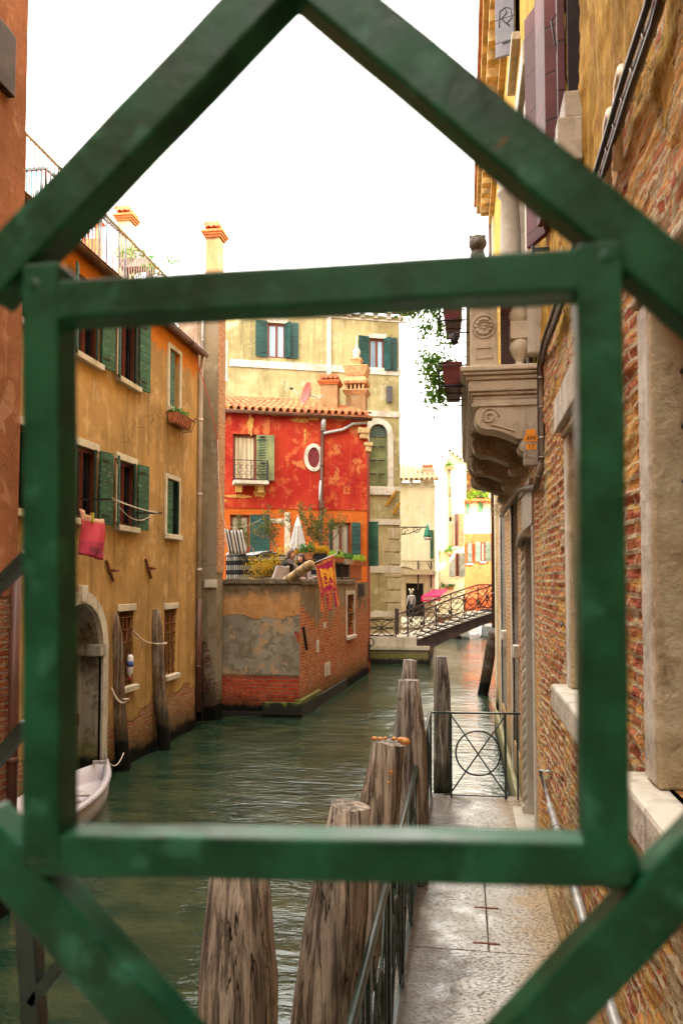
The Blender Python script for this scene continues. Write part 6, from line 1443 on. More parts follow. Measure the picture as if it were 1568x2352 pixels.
# shuttered window
a, b, c, d = S1; zz_ = MB(); zz_.fbox(FR, b-.03, b-.001, c, d, -.29, .004); zz_.build('reveal_shade_panel', simple('painted reveal shade', (.02,.010,.008), .8), bp); ws = window(FR, bp, a, b, c, d, BROWNF, DARK, .2, 1, 0, name='shuttered_window', fw=.07)  # dark panel added over the far reveal, standing in for shade in the recess
mb = MB(); mb.fbox(FR, a-.02, b+.02, c-.16, c-.0, -.1, .1); mb.fbox(FR, a-.03, a+.1, c-.42, c-.16, 0, .14); mb.build('sill', STONE, ws, bevel=.01)
def panel_leaf(hu, side, w_, ang, d=.06):
    dv = FR.u*side*math.cos(R(ang))+FR.n*math.sin(R(ang)); nr = Vector((-dv.y, dv.x, 0)); p = FR.P(hu, 0, d); mb = MB(); leafbox(mb, p, dv, nr, w_, c-.04, d_top, .045)
    o = mb.build('shutter', REDSH, ws, bevel=.006); return p, dv, nr
d_top = S1[3]+.05
def free_leaf(x0_, y0_, x1_, y1_, zb_, mat=REDSH, nm='shutter', th=.045):
    p0 = Vector((x0_, y0_, 0)); p1 = Vector((x1_, y1_, 0)); dv = (p1-p0).normalized(); mb = MB(); leafbox(mb, p0, dv, Vector((-dv.y, dv.x, 0)), (p1-p0).length, zb_, d_top, th); return mb.build(nm, mat, ws, bevel=.006)
zbl = c-.05
free_leaf(.69, 6.50, .565, 6.79, zbl); free_leaf(.66, 6.40, .69, 6.49, zbl, th=.03); free_leaf(.695, 5.62, .605, 5.68, zbl); free_leaf(.69, 5.70, .62, 6.38, zbl); free_leaf(.665, 5.30, .675, 5.42, zbl+.2, th=.05)
q = Vector((.655, 5.40, 0)); mb = MB(); mb.tube([q+ZV*(c+.15), q+ZV*(c+1.7)], .009, 6); mb.tube([q+ZV*(c+1.0), q+ZV*(c+.95)+Vector((-.04,0,0)), q+ZV*(c+.7)], .006, 5); mb.build('shutter_bolt', IRON, ws)
mb = MB(); h0 = FR.P(6.45, c-.2, 0); mb.bar(h0, h0+FR.n*.14, .025, .025); mb.bar(h0+FR.n*.13-ZV*.1, h0+FR.n*.13+ZV*.04, .025, .03); mb.build('shutter_stay', IRON, ws)
a, b, c2, d2 = S2; ws2 = window(FR, bp, a, b, c2, d2, BROWNF, DARK, .2, 1, 0, sill=STONE, name='shuttered_window')
o, tip = shutter(FR, ws2, S2[0]+.45, 1, .24, 9.72, 11.1, 72, GREYSH, .03)
tm = frame_matrix(on_y(1145, 30, S2[0]+.35), (1,.3,0), (0,0,1)); 
gm = MB()
dvs = FR.u*math.cos(R(72))+FR.n*math.sin(R(72)); nrs = Vector((-dvs.y, dvs.x, 0)); 
if nrs.y > 0: nrs = -nrs
gp0 = FR.P(S2[0]+.45, 10.2, .03)+dvs*.12+nrs*.022
def gq(x, z): return gp0-dvs*x+ZV*z
gm.tube([gq(-.07,-.1), gq(-.06,.1), gq(.0,.13), gq(.03,.06), gq(-.04,.0), gq(.06,-.12)], .006, 4); gm.tube([gq(.0,.14), gq(.08,.1), gq(.09,-.03), gq(.02,-.08)], .005, 4); gm.build('scrawl', simple('dark blue ink', (.05,.05,.10)), ws2)
# loggia column and window on the balcony
a, b, c2, d2 = L1_; wl = window(FR, bp, a, b, 5.32, d2, BROWNF, GLASS, .28, 1, 0, name='balcony_door'); 
mb = MB(); mb.fbox(FR, a-.16, a, 5.25, d2-.3, -.1, .12); mb.fbox(FR, b, b+.16, 5.25, d2-.3, -.1, .12); mb.fbox(FR, a-.2, b+.2, d2, d2+.25, -.1, .14); mb.build('stone_surround', STONE, wl, bevel=.015)
mb = MB(); cx_, cy_ = XR-.17, b+.05
mb.lathe([(.14,5.3), (.14,5.4), (.115,5.45), (.12,5.9), (.115,6.9), (.1,7.35), (.14,7.4), (.14,7.45), (.11,7.48), (.17,7.62), (.19,7.7), (.19,7.78)], (cx_, cy_, 0), 18); mb.build('column', STONE, wl)
mb = MB(); mb.fbox(FR, 10.6, 11.1, 5.3, 7.6, 0, .1); mb.fbox(FR, 10.5, 11.2, 7.3, 7.45, 0, .2); mb.build('pilaster', STONEY, bp, bevel=.01)
# cornice with modillions
cr = MB(); zc_ = 11.5; cr.fbox(FR, -12, YE+.3, zc_, zc_+.18, -.05, .36); cr.fbox(FR, .3, YE+.2, zc_-.4, zc_-.3, -.05, .1)
for k in range(40): u = .6+k*.43; cr.fbox(FR, u-.1, u+.1, zc_-.26, zc_-.001, 0, .28)
cr.build('cornice', simple('gilded ochre cornice', (.55,.36,.13), .85, .4, 5), bp)
mb = MB(); mb.fbox(FR, -12, YE+.35, zc_+.18, zc_+.26, -6, .42); mb.build('roof', TILES, bp)
pipe('drainpipe', PIPEB, bp, [FR.P(YE+.06, zc_-.1, .05), FR.P(YE+.06, rr(1140, 1410)[1]-.3, .05)], .06)
mb = MB(); mb.fbox(FR, YE-.5, YE+.02, -.5, zc_-.42, -.02, .04); mb.build('corner_strip', CREAM, bp)
# ---- balcony (part of the palazzo)
yb0 = rr(1245, 850)[0]; xb0 = on_y(1057, 850, yb0).x; zsl = on_y(1060, 845, yb0).z; yb1 = yb0+5.3
bal = MB(); prof = [(0, 0, .10), (.03, -.10, -.0), (.07, -.20, -.10)]
def slabx(z0, z1, e, mbx): mbx.box(xb0+e, XR-.002, yb0+e, yb1-e, z0, z1)
slabx(zsl-.03, zsl+.02, 0, bal); slabx(zsl-.06, zsl-.032, .02, bal); slabx(zsl-.10, zsl-.062, .05, bal); slabx(zsl-.20, zsl-.102, .07, bal); slabx(zsl-.23, zsl-.202, .09, bal); slabx(zsl-.27, zsl-.232, .115, bal)
bl_ = bal.build('balcony_slab', STONEB, bp, bevel=.012)
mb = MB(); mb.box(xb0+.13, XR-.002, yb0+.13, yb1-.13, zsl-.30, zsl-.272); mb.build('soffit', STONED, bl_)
def corbel(y, w_, mat):
    zt = zsl-.27; L = XR-(xb0+.12); pts = []
    # scroll bracket outline in (out, down)
    O = [(0,0), (L,0), (L,-.03), (L-.02,-.045)]
    for k in range(9): a_ = math.pi*.42-math.pi*k/8*.95; O.append((L-.135+.13*math.cos(a_), -.155+.115*math.sin(a_)))
    for k in range(1, 9): t = k/8; O.append((L-.15-(L-.36)*t, -.27-.09*t**1.4))
    for k in range(8): a_ = math.pi*.5-math.pi*k/7*1.1; O.append((.13+.07*math.cos(a_), -.425+.06*math.sin(a_)))
    O += [(.06,-.49), (0,-.49)]
    P3 = [Vector((XR-.002-o, y, zt+v)) for o, v in O]; mb = MB(); mb.prism(P3, Vector((0, w_, 0))); c = mb.build('corbel', mat, bl_, bevel=.012)
    mb = MB()
    for (o, v, r_) in ((L-.135, -.155, .085), (.13, -.425, .045)):
        mb.tube([Vector((XR-o+math.cos(i*.55)*r_*(1-i/22), y-.006, zt+v+math.sin(i*.55)*r_*(1-i/22))) for i in range(20)], .008, 5)
    mb.tube([Vector((XR-.002-o, y-.006, zt+v*.86)) for o, v in O[12:20]], .009, 5)
    mb.bar(Vector((XR-L-.02, y-.008, zt-.045)), Vector((XR-.01, y-.008, zt-.045)), .02, .03); mb.build('scroll', mat, c)
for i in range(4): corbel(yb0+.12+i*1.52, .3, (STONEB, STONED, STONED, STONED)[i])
# balustrade: pier with rosette, balusters, rail, mesh
zr = on_y(1100, 640, yb0).z; px0 = on_y(1080, 800, yb0).x; px1 = on_y(1143, 800, yb0).x
mb = MB(); mb.box(px0, px1, yb0+.06, yb0+.3, zsl+.02, zr-.1); pier = mb.build('pier', STONEB, bl_, bevel=.01)
mb = MB(); cz = on_y(1111, 745, yb0).z; cxm = (px0+px1)/2; rw = (px1-px0)*.42
Fp = Frame((cxm, yb0+.06, cz), (1,0,0), (0,-1,0))
mb.tube([Fp.P(rw*math.cos(2*math.pi*k/28), rw*math.sin(2*math.pi*k/28), 0) for k in range(28)], .011, 6, closed=True)
for k in range(12):
    a_ = 2*math.pi*k/12; c = Fp.P(rw*.66*math.cos(a_), rw*.66*math.sin(a_), .002); mb.ball(c, .021, .016, .021, 7, 5); mb.tube([Fp.P(rw*.5*math.cos(a_+.26), rw*.5*math.sin(a_+.26), 0), Fp.P(rw*.92*math.cos(a_+.26), rw*.92*math.sin(a_+.26), .003)], .006, 4)
mb.tube([Fp.P(rw*.42*math.cos(2*math.pi*k/20), rw*.42*math.sin(2*math.pi*k/20), 0) for k in range(20)], .009, 5, closed=True)
for k in range(7): a_ = k*.9; mb.ball(Fp.P(rw*.2*math.cos(a_), rw*.2*math.sin(a_), 0), .015, .012, .015, 6, 4)
mb.build('rosette', STONEB, pier)
mb = MB(); 
for v0, v1 in ((zsl+.10, cz-rw-.09), (cz+rw+.08, zr-.18)):
    for s in ((px0+.05, v0, px1-.05, v0), (px0+.05, v1, px1-.05, v1), (px0+.05, v0, px0+.05, v1), (px1-.05, v0, px1-.05, v1)): mb.bar((s[0], yb0+.058, s[1]), (s[2], yb0+.058, s[3]), .014, .014, Vector((0,1,0)))
mb.build('moulded_panels', STONEB, pier)
bz0 = zsl+.02; bz1 = zr-.1; bh = bz1-bz0; bx = on_y(1192, 750, yb0+.2).x; 
def balprof(h): 
    m = h/2; half = [(.085,0), (.085,.04), (.05,.06), (.035,.09), (.05,.14), (.085,.24), (.095,.31), (.08,.40), (.06,.44), (.055,.455)]
    k = m/.53; low = [(r_*1.0, v*k) for r_, v in half]; return low+[(.0751, m-.06), (.0751, m+.06)]+[(r_, h-v) for r_, v in low[::-1]]
mb = MB(); mb.lathe(balprof(bh), (bx, yb0+.2, bz0), 18); mb.box(bx-.085, bx+.085, yb0+.115, yb0+.285, bz0+bh/2-.08, bz0+bh/2+.08); mb.build('baluster', STONEB, bl_, bevel=.006)
for k in range(8):
    y = yb0+.55+k*.58; mb = MB(); mb.lathe(balprof(bh), (xb0+.2, y, bz0), 14); mb.box(xb0+.115, xb0+.285, y-.085, y+.085, bz0+bh/2-.08, bz0+bh/2+.08); mb.build('baluster', STONEB, bl_)
mb = MB(); mb.box(xb0+.06, xb0+.34, yb0+.02, yb1-.05, zr-.1, zr+.06); mb.box(xb0+.34, XR-.003, yb0+.02, yb0+.34, zr-.1, zr+.06); mb.build('coping', STONEB, bl_, bevel=.012)
mb = MB(); mx0 = px1+.0; mx1 = XR-.03
n_ = int((mx1-mx0)/.021)
for k in range(n_+1):
    x = mx0+(mx1-mx0)*k/n_; yy = yb0+.36+.05*max(0, math.sin((x-mx0)*14)); mb.bar((x, yy, bz0), (x, yy, zr-.18), .0035, .0035)
m_ = int((zr-.18-bz0)/.021)
for k in range(m_+1):
    v = bz0+.021*k
    for j in range(n_): x0_, x1_ = mx0+(mx1-mx0)*j/n_, mx0+(mx1-mx0)*(j+1)/n_; mb.bar((x0_, yb0+.36+.05*max(0, math.sin((x0_-mx0)*14)), v), (x1_, yb0+.36+.05*max(0, math.sin((x1_-mx0)*14)), v), .0035, .0035)
mb.build('wire_mesh', simple('grey mesh', (.30,.27,.25), .6), bl_)
mb = MB(); mb.box(px1+.05, XR-.1, yb0+.5, yb0+.54, bz0, bz0+.9); mb.build('red_screen', simple('dark red screen', (.13,.02,.02), .8, .3, 6), bl_)
# lion on the balustrade
lx = on_y(1096, 540, yb0+.15); ln = thing('stone_lion', 'small seated stone lion on the outer corner of the balcony balustrade', 'statue'); mb = MB(); z0_ = zr+.06; s = .9; K_ = 1.15
mb.box(lx.x-.08*s, lx.x+.08*s, yb0+.06, yb0+.32, z0_, z0_+.03); mb.build('plinth', STONED, ln)
mb = MB(); y_ = yb0+.2
mb.ball((lx.x, y_+.03, z0_+.12), .07, .09, .10, 12, 8); mb.ball((lx.x, y_-.03, z0_+.18), .06, .06, .10, 12, 8); mb.ball((lx.x, y_-.045, z0_+.285), .072, .062, .075, 14, 10, .10, 2); mb.ball((lx.x, y_-.10, z0_+.275), .033, .035, .035, 10, 6)
for sx in (-1, 1): mb.tube([(lx.x+sx*.035, y_-.07, z0_+.2), (lx.x+sx*.04, y_-.09, z0_+.04)], .02, 7); mb.ball((lx.x+sx*.05, y_-.03, z0_+.345), .018, .012, .022, 8, 6); mb.ball((lx.x+sx*.04, y_-.1, z0_+.045), .022, .035, .016, 8, 5)
mb.v = [(lx.x+(v[0]-lx.x)*K_, y_+(v[1]-y_)*K_, z0_+(v[2]-z0_)*K_) for v in mb.v]
mb.build('body', stonemat('dark weathered stone', (.2,.18,.14), (.05,.04,.03), .7), ln)
# planters hung on the canal side of the balcony
def hpl(label, y0, y1, z, seed, mat=simple('dark red plastic', (.12,.02,.015), .5)):
    o = thing('balcony_planter', label, 'planter'); x1 = xb0+.02; x0_ = x1-.2; mb = MB()
    mb.hexa([(x0_+.03,y0+.03,z-.22), (x1-.03,y0+.03,z-.22), (x1-.03,y1-.03,z-.22), (x0_+.03,y1-.03,z-.22), (x0_,y0,z), (x1,y0,z), (x1,y1,z), (x0_,y1,z)]); mb.build('box', mat, o, bevel=.01)
    mb = MB()
    for v in (z-.24, z-.05): mb.tube([(x1+.04,y0-.02,v), (x0_-.03,y0-.02,v), (x0_-.03,y1+.02,v), (x1+.04,y1+.02,v)], .007, 5)
    for k in range(4): y = y0+(y1-y0)*k/3; mb.tube([(x1+.03,y,z+.04), (x0_-.03,y,z-.02), (x0_-.03,y,z-.24), (x1+.03,y,z-.25)], .007, 5)
    mb.build('iron_frame', IRON, o); return o, x0_, x1
IVY = leafmat('ivy geranium leaf', (.06,.17,.02), (.16,.32,.04), (.26,.42,.06))
def spray(o, pts, seed, n=55, sp=.10):
    mb = MB(); ms = MB(); rg = random.Random(seed)
    for tr_ in pts:
        ms.tube(tr_, .004, 4)
        for i in range(n):
            t = rg.random()**.8*(len(tr_)-1); k = int(min(t, len(tr_)-1.001)); q = Vector(tr_[k]).lerp(Vector(tr_[k+1]), t-k)+Vector((rg.gauss(0, sp*.5), rg.gauss(0, sp*.6), rg.gauss(0, sp*.5)))
            mb.leaf(q, (rg.uniform(-1,1), rg.uniform(-1,1), rg.uniform(-1,.6)), .033*rg.uniform(.7,1.2), .042*rg.uniform(.7,1.2), Vector((rg.uniform(-.4,.4), rg.uniform(-1,-.4), rg.uniform(-.4,.4))))
    ms.build('stems', simple('green stem', (.06,.09,.02)), o); mb.build('leaves', mat_ if False else IVY, o)
o1, a0, a1 = hpl('upper dark red planter in an iron basket hung from the balcony balustrade', yb0+.75, yb0+1.5, on_y(1040, 690, yb0+.8).z+.02, 1)
Yp = yb0+1.0
spray(o1, [[on_y(x, y, Yp) for x, y in tr_] for tr_ in (((1040, 690), (1000, 700), (960, 705), (920, 700)), ((1030, 680), (985, 685), (940, 690), (918, 712)), ((1010, 700), (985, 730), (975, 755), (985, 770)), ((1000, 700), (1000, 735), (1010, 760), (1030, 785)), ((990, 695), (960, 715), (935, 720)), ((1030, 675), (990, 660), (950, 655), (930, 650)))], 3, 120)
o2, a0, a1 = hpl('lower dark red planter in an iron basket beside the balcony slab', yb0+.45, yb0+1.3, on_y(1045, 832, yb0+.5).z, 2)
spray(o2, [[on_y(x, y, yb0+.8) for x, y in tr_] for tr_ in (((1045, 835), (1010, 835), (985, 845), (972, 850)), ((1040, 830), (1015, 870), (1000, 890), (990, 885)), ((1035, 850), (1020, 880), (1000, 905), (988, 920)), ((1030, 840), (1000, 855), (980, 870)), ((1035, 832), (1010, 825), (990, 830), (980, 815)), ((1020, 880), (1010, 905), (1003, 925)))], 4, 130)
# little spotlight
sl_ = thing('spotlight', 'small black cylindrical spotlight on an arm at the balcony corner', 'lamp'); c = on_y(1041, 776, yb0+.5); mb = MB(); mb.tube([c+Vector((.02,0,-.06)), c+Vector((-.015,0,.04))], .035, 12); mb.build('head', IRON, sl_); mb = MB(); mb.tube([c+ZV*.045, c+Vector((.06,0,.05)), Vector((px0, c.y, c.z+.05))], .008, 6); mb.build('arm', IRON, sl_)
# number box
nb = thing('junction_box', 'grey junction box with orange number stickers under the balcony corner', 'junction box'); Yn = yb0-.02
q0 = on_y(1205, 985, Yn); q1 = on_y(1240, 1068, Yn); mb = MB(); mb.box(q0.x-.01, XR-.02, Yn, Yn+.1, q1.z, q0.z); mb.build('box', simple('grey box paint', (.33,.28,.22), .6), nb, bevel=.012)
cx_ = on_y(1219, 1000, Yn).x; OR = simple('orange sticker', (.85,.30,.01), .6, .05); BK = simple('black numerals', (.02,.015,.01), .6, .05)
for (yy, w_, h_, tx) in ((993, .04, .05, '1'), (1007, .06, .05, '499'), (1026, .045, .045, '17')):
    z = on_y(1225, yy, Yn).z; mb = MB(); mb.box(cx_-w_, cx_+w_, Yn-.004, Yn-.001, z-h_/2-.003, z+h_/2+.003); mb.build('sticker', OR, nb); 
    if tx != '1': text_mesh('numerals', tx, .055, frame_matrix((cx_, Yn-.006, z), (1,0,0), (0,0,1)), BK, nb)
# ---- big cable run
cb = thing('cable_bundle', 'strapped bundle of brown cables running along the wall and down past the balcony', 'cable')
path = [FR.P(*rr(x, y, .05), .05) for x, y in ((1530, -60), (1506, 30), (1450, 190), (1395, 365), (1340, 545), (1300, 665), (1272, 745), (1255, 790))]
yv = yb0-.12; path += [Vector((XR-.022, yv, on_y(1244, y, yv).z)) for y in (835, 900, 970, 1040, 1060)]
mb = MB(); mb.tube(path, .022, 8); mb.build('main_cable', CABLE, cb)
mb = MB(); mb.tube([p+Vector((-.028, .0, .03)) for p in path[:8]]+[p+Vector((-.02,.05,0)) for p in path[8:]], .013, 6); mb.tube([p+Vector((-.01, 0, -.035)) for p in path[:8]]+[p+Vector((.02,.03,0)) for p in path[8:]], .011, 6); mb.build('thin_cable', CABLED, cb)
path2 = [path[-1]]+[FR.P(*rr(x, y, .06), .06) for x, y in ((1238, 1062), (1215, 1090), (1190, 1125), (1165, 1165), (1150, 1185))]
path2 = [path[-1], Vector((XR-.06, yv+.2, path[-1].z-.2))]+path2[3:]
mb = MB(); mb.tube(path2, .03, 8); mb.build('lower_cable', CABLE, cb)
def rings(pth, step, r_, name, mat, par):
    for i in range(len(pth)-1):
        a = Vector(pth[i]); b = Vector(pth[i+1]); L = (b-a).length; t = (b-a)/L; m = max(1, int(L/step))
        for k in range(m): c = a+(b-a)*(k+.5)/m; mb = MB(); mb.tube([c-t*.006, c+t*.006], r_, 8); mb.build(name, mat, par)
rings(path[:8], .16, .027, 'strap', PIPEG, cb); rings(path[8:], .2, .029, 'strap', PIPEG, cb); rings(path2, .16, .034, 'strap', PIPEG, cb)
cd = thing('conduit_elbows', 'two cream plastic conduit elbows beside the cable bundle', 'conduit'); mb = MB()
for x, y in ((1418, 235), (1393, 325)):
    c = FR.P(*rr(x, y, .04), .04); mb.tube([c+ZV*-.28-FR.u*-.02, c, c+ZV*.06-FR.u*.03, c+ZV*.08-FR.u*.10, c+ZV*.0-FR.u*.14], .022, 9)
mb.build('elbow', CONDUIT, cd)
# dry grass under the balcony
dg = thing('dry_grass_tufts', 'tufts of dry straw sticking out behind the cable under the balcony', 'grass'); mb = MB(); rg = random.Random(8)
for k in range(260):
    t = rg.random(); c = path[-1].lerp(path2[-1], t)+Vector((-.02, rg.uniform(-.1,.1), rg.uniform(-.02,.05))); mb.leaf(c, (rg.uniform(-1,-.1), rg.uniform(-.8,.3), rg.uniform(-.9,1)), .006, rg.uniform(.14,.34))
mb.build('straws', leafmat('dry straw', (.35,.25,.12), (.22,.15,.07)), dg)
# metal pipe low on the wall
lp = thing('metal_pipe', 'grey jointed metal pipe running low along the brick wall above the walkway', 'pipe'); D_ = .06
pts = [FR.P(*rr(1248, 1772, D_), D_-.05), FR.P(*rr(1240, 1770, D_), D_), FR.P(*rr(1262, 1850, D_), D_), FR.P(*rr(1345, 2130, D_), D_), FR.P(*rr(1420, 2370, D_), D_), FR.P(*rr(1460, 2500, D_), D_)]
mb = MB(); mb.tube(pts[:3], .016, 8); mb.tube(pts[2:], .026, 12); mb.build('tube', PIPEG, lp); rings(pts[2:], .62, .030, 'joint', simple('dull joint', (.3,.29,.27), .5, metal=.3), lp)
# ================================================================ walkway
ZWK = .5; XW = -.45; YW0 = 10.35
wk = thing('walkway', 'narrow pitted stone walkway along the foot of the brick palazzo', 'walkway'); wk['kind'] = 'structure'
mb = MB(); mb.box(XW, XR, .2, YW0, -1.4, ZWK-.2); mb.build('base', QUAYB, wk)
mb = MB(); yj = [.2, 2.2, on_z(1200, 2192, ZWK).y, on_z(1100, 1990, ZWK).y+.8, 9.0, YW0]; xm = on_z(1117, 2100, ZWK).x
for i in range(len(yj)-1):
    xs_ = [XW-.04, xm, XR] if i in (2,) else [XW-.04, XR] if i in (1, 3, 4) else [XW-.04, .2, XR]
    for k in range(len(xs_)-1): mb.box(xs_[k]+.003, xs_[k+1]-.003, yj[i]+.003, yj[i+1]-.003, ZWK-.199, ZWK-.002*(k % 2))
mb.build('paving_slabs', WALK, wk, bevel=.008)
mb = MB()
for y in (2086, 2168): c = on_z(1117, y, ZWK); mb.box(c.x-.1, c.x+.1, c.y-.012, c.y+.012, ZWK-.01, ZWK+.003)
mb.build('iron_cramp', RUST, wk)
# railing
def rpanel(mb, P, w, h, r=.011, ring=True):
    mb.tube([P(0, .1), P(w, h-.03)], r, 6); mb.tube([P(0, h-.03), P(w, .1)], r, 6)
    rd = min(w, h)*.30
    mb.tube([P(w/2+rd*math.cos(2*math.pi*k/28), h/2+.03+rd*math.sin(2*math.pi*k/28)) for k in range(28)], r, 6, closed=True)
wr = thing('walkway_railing', 'dark green iron railing with circles and crosses along the canal edge of the walkway', 'railing')
xr_ = XW+.02; top = on_y(1005, 1637, 10.2).z-ZWK
mb = MB(); mb.tube([(xr_, y, ZWK+top) for y in (.6, 3, 5, 7.5, 10.2)], .021, 12); mb.build('handrail', RAILP, wr)
mb = MB(); mb.bar((xr_, .6, ZWK+.08), (xr_, 10.2, ZWK+.08), .03, .012)
yp_ = [.7, 1.65, 2.6, 3.55, 4.5, 5.45, 6.4, 7.35, 8.3, 9.25, 10.2]
for y in yp_: mb.bar((xr_, y, ZWK), (xr_, y, ZWK+top), .03, .03, Vector((0,1,0))) ; mb.bar((xr_, y-.13, ZWK+.08), (xr_, y-.13, ZWK+top), .012, .03) ; mb.bar((xr_, y+.13, ZWK+.08), (xr_, y+.13, ZWK+top), .012, .03)
mb.build('posts', RAILP, wr)
for i in range(len(yp_)-1):
    mb = MB(); y0 = yp_[i]+.13; w_ = yp_[i+1]-yp_[i]-.26; rpanel(mb, lambda s, t: Vector((xr_, y0+s, ZWK+t)), w_, top, .010); mb.build('circle_panel', RAILP, wr)
er = thing('end_railing', 'iron end railing with a circle over a cross closing off the walkway', 'railing'); ye = 10.2
x0 = on_y(1035, 1700, ye).x; x1 = on_y(1160, 1700, ye).x; mb = MB(); mb.bar((xr_, ye, ZWK+top), (XR-.02, ye, ZWK+top+.01), .035, .022); mb.bar((x0-.1, ye, ZWK+.03), (x1+.03, ye, ZWK+.03), .02, .015)
for x in (x0, x1): mb.bar((x, ye, ZWK), (x, ye, ZWK+top), .03, .03)
mb.bar((XR-.06, ye, ZWK), (XR-.06, ye, ZWK+top), .022, .022); mb.build('frame', RAILP, er)
mb = MB(); w_ = x1-x0; mb.tube([(x0, ye, ZWK+.06), (x1, ye, ZWK+top-.02)], .010, 6); mb.tube([(x0, ye, ZWK+top-.02), (x1, ye, ZWK+.06)], .010, 6)
mb.tube([(x0+w_/2+.275*math.cos(2*math.pi*k/36), ye, ZWK+top/2+.03+.275*math.sin(2*math.pi*k/36)) for k in range(36)], .011, 6, closed=True); mb.build('circle_panel', RAILP, er)
# ================================================================ big mooring piles
G2 = 'thick weathered mooring piles along the walkway'
def bpile(label, yY, xt, yt, xb, ybx, wt, mat, seed, **kw):
    """top centre pixel and a second centre-line pixel lower down"""
    t = on_y(xt, yt, yY); m = on_y(xb, ybx, yY); b = t+(m-t)*((t.z)/(t.z-m.z)); return pile(label, b, t, wt*1.06, wt, mat, seed, group=G2, **kw)
bpile('nearest thick pile, grey and gouged, at the bottom of the picture', 3.0, 540, 1975, 545, 2352, .148, POLE[1], 31, cut=.45, taper=.72, n=22)
bpile('second pile from the camera, tan and split, with a flat sawn top', 3.7, 797, 1850, 742, 2352, .145, POLE[1], 32, cut=.5, taper=.62, n=20)
bpile('third pile from the camera with orange fungus on its cut top', 5.0, 898, 1705, 862, 1905, .150, POLE[1], 33, cut=.75, taper=.66, n=20)
bpile('tall pile standing just behind the fungus covered one', 7.3, 941, 1562, 945, 1880, .135, POLE[0], 34, cut=.5, taper=.68, n=18)
bpile('pointed pile half hidden behind the tall pile', 8.6, 944, 1516, 926, 1760, .145, POLE[0], 35, cut=.9, taper=.5, n=18)
bpile('flat topped pile at the far corner of the walkway railing', 11.3, 1011, 1508, 1016, 1810, .115, POLE[0], 36, cut=.45, taper=.66, n=18)
t = on_y(1134, 1452, 22.5); b = on_z(1108, 1595, 0); pile('dark pile leaning right against the palazzo, far down the canal', b, t, .15, .15, POLE[2], 37, group=G2, cut=.3, taper=.85)
# fungus
fg = thing('bracket_fungus', 'orange bracket fungus on the cut top and side of the third pile', 'fungus'); FM = simple('orange fungus', (.60,.27,.07), .5, .3, 20); mb = MB(); rg = random.Random(4)
for x, y, r_ in ((929, 1703, .034), (920, 1699, .022), (860, 1697, .02), (873, 1697, .016), (885, 1696, .014), (905, 1697, .016), (898, 1773, .014), (898, 1778, .012), (893, 1797, .010)): c = on_y(x, y, 5.0-.13+(.0 if y < 1730 else -.02)); mb.ball(c, r_, r_*.8, r_*.7, 10, 7, .25, int(x))
mb.build('caps', FM, fg)
# ================================================================ small white boat at left
b0 = thing('white_boat', 'small white open boat moored under the ochre house', 'boat'); bow = on_z(247, 1742, .46); mb = MB()
st0 = Vector((-5.22, 8.6, 0)); dd = (Vector((bow.x, bow.y, 0))-st0); yawb = math.atan2(dd.y, dd.x); hull(mb, (st0.x, st0.y, 0), dd.length, 1.02, .34, yawb, .35, 22, .10, .07); mb.build('hull', simple('lilac white hull', (.55,.50,.52), .35, .08, 3), b0, merge=True)
dxb = dd.normalized(); dyb = Vector((-dxb.y, dxb.x, 0)); mb = MB()
for s in (.25, .55): mb = MB(); c = st0+dxb*dd.length*s; mb.bar(c-dyb*.44+ZV*.30, c+dyb*.44+ZV*.30, .22, .03); mb.build('thwart', simple('pale bench', (.5,.45,.44), .5), b0)
mb = MB(); c = st0+dxb*dd.length*.9+ZV*.47; mb.bar(c-dyb*.1, c+dyb*.1, .05, .05); mb.tube([bow-dxb*.1, bow-dxb*.1+ZV*.1], .02, 8); mb.build('cleat', PIPEG, b0)
# ================================================================ green grilles
YGR = .45; FGR = Frame((0, YGR, 0), (1,0,0), (0,-1,0))
gr = thing('green_window_grille', 'dark green painted iron lattice framing the view, out of focus close to the camera', 'grille')
def gpt(x, y): p = on_y(x, y, YGR); return p
TL, TR, BL, BR = gpt(90, 645), gpt(1378, 602), gpt(92, 1940), gpt(1395, 1982)
xL = (TL.x+BL.x)/2; xR = (TR.x+BR.x)/2
bwid = .0245; dep = .026
def gbar(a, b, name, w=bwid, d=dep, yo=0):
    a = Vector(a); b = Vector(b); t = (b-a).normalized(); x = t.cross(Vector((0,1,0))).normalized()*w/2; off = Vector((0, yo, 0)); n_ = 10
    mb = MB(); secs = []
    for i in range(n_+1):
        p = a+(b-a)*i/n_+off+x*.02*math.sin(i*1.7+a.x*40); secs.append([p-x, p+x, p+x+Vector((0,d,0)), p-x+Vector((0,d,0))])
    for i in range(n_):
        for k in range(4): mb.quad(secs[i][k], secs[i][(k+1) % 4], secs[i+1][(k+1) % 4], secs[i+1][k])
    mb.poly(secs[0][::-1]); mb.poly(secs[-1]); return mb.build(name, GRILLE, gr, merge=True, bevel=.0022)
gbar(Vector((TL.x, YGR, TL.z+.012)), Vector((BL.x, YGR, BL.z-.012)), 'upright'); gbar(Vector((TR.x, YGR, TR.z+.012)), Vector((BR.x, YGR, BR.z-.012)), 'upright')
t1, t2 = gpt(60, 688), gpt(1400, 610); gbar(t1, t2, 'crossbar', yo=.0012); t1, t2 = gpt(70, 1968), gpt(1420, 1992); gbar(t1, t2, 'crossbar', yo=.0012)
gbar(gpt(667, -113), gpt(-60, 651), 'diagonal', yo=.002, w=.0305); gbar(gpt(650, -128), gpt(1700, 745), 'diagonal', yo=.003, w=.0305)
gbar(gpt(1750, 1840), gpt(1130, 2500), 'diagonal', yo=.002, w=.0305); gbar(gpt(-80, 1905), gpt(420, 2480), 'diagonal', yo=.003, w=.0305)
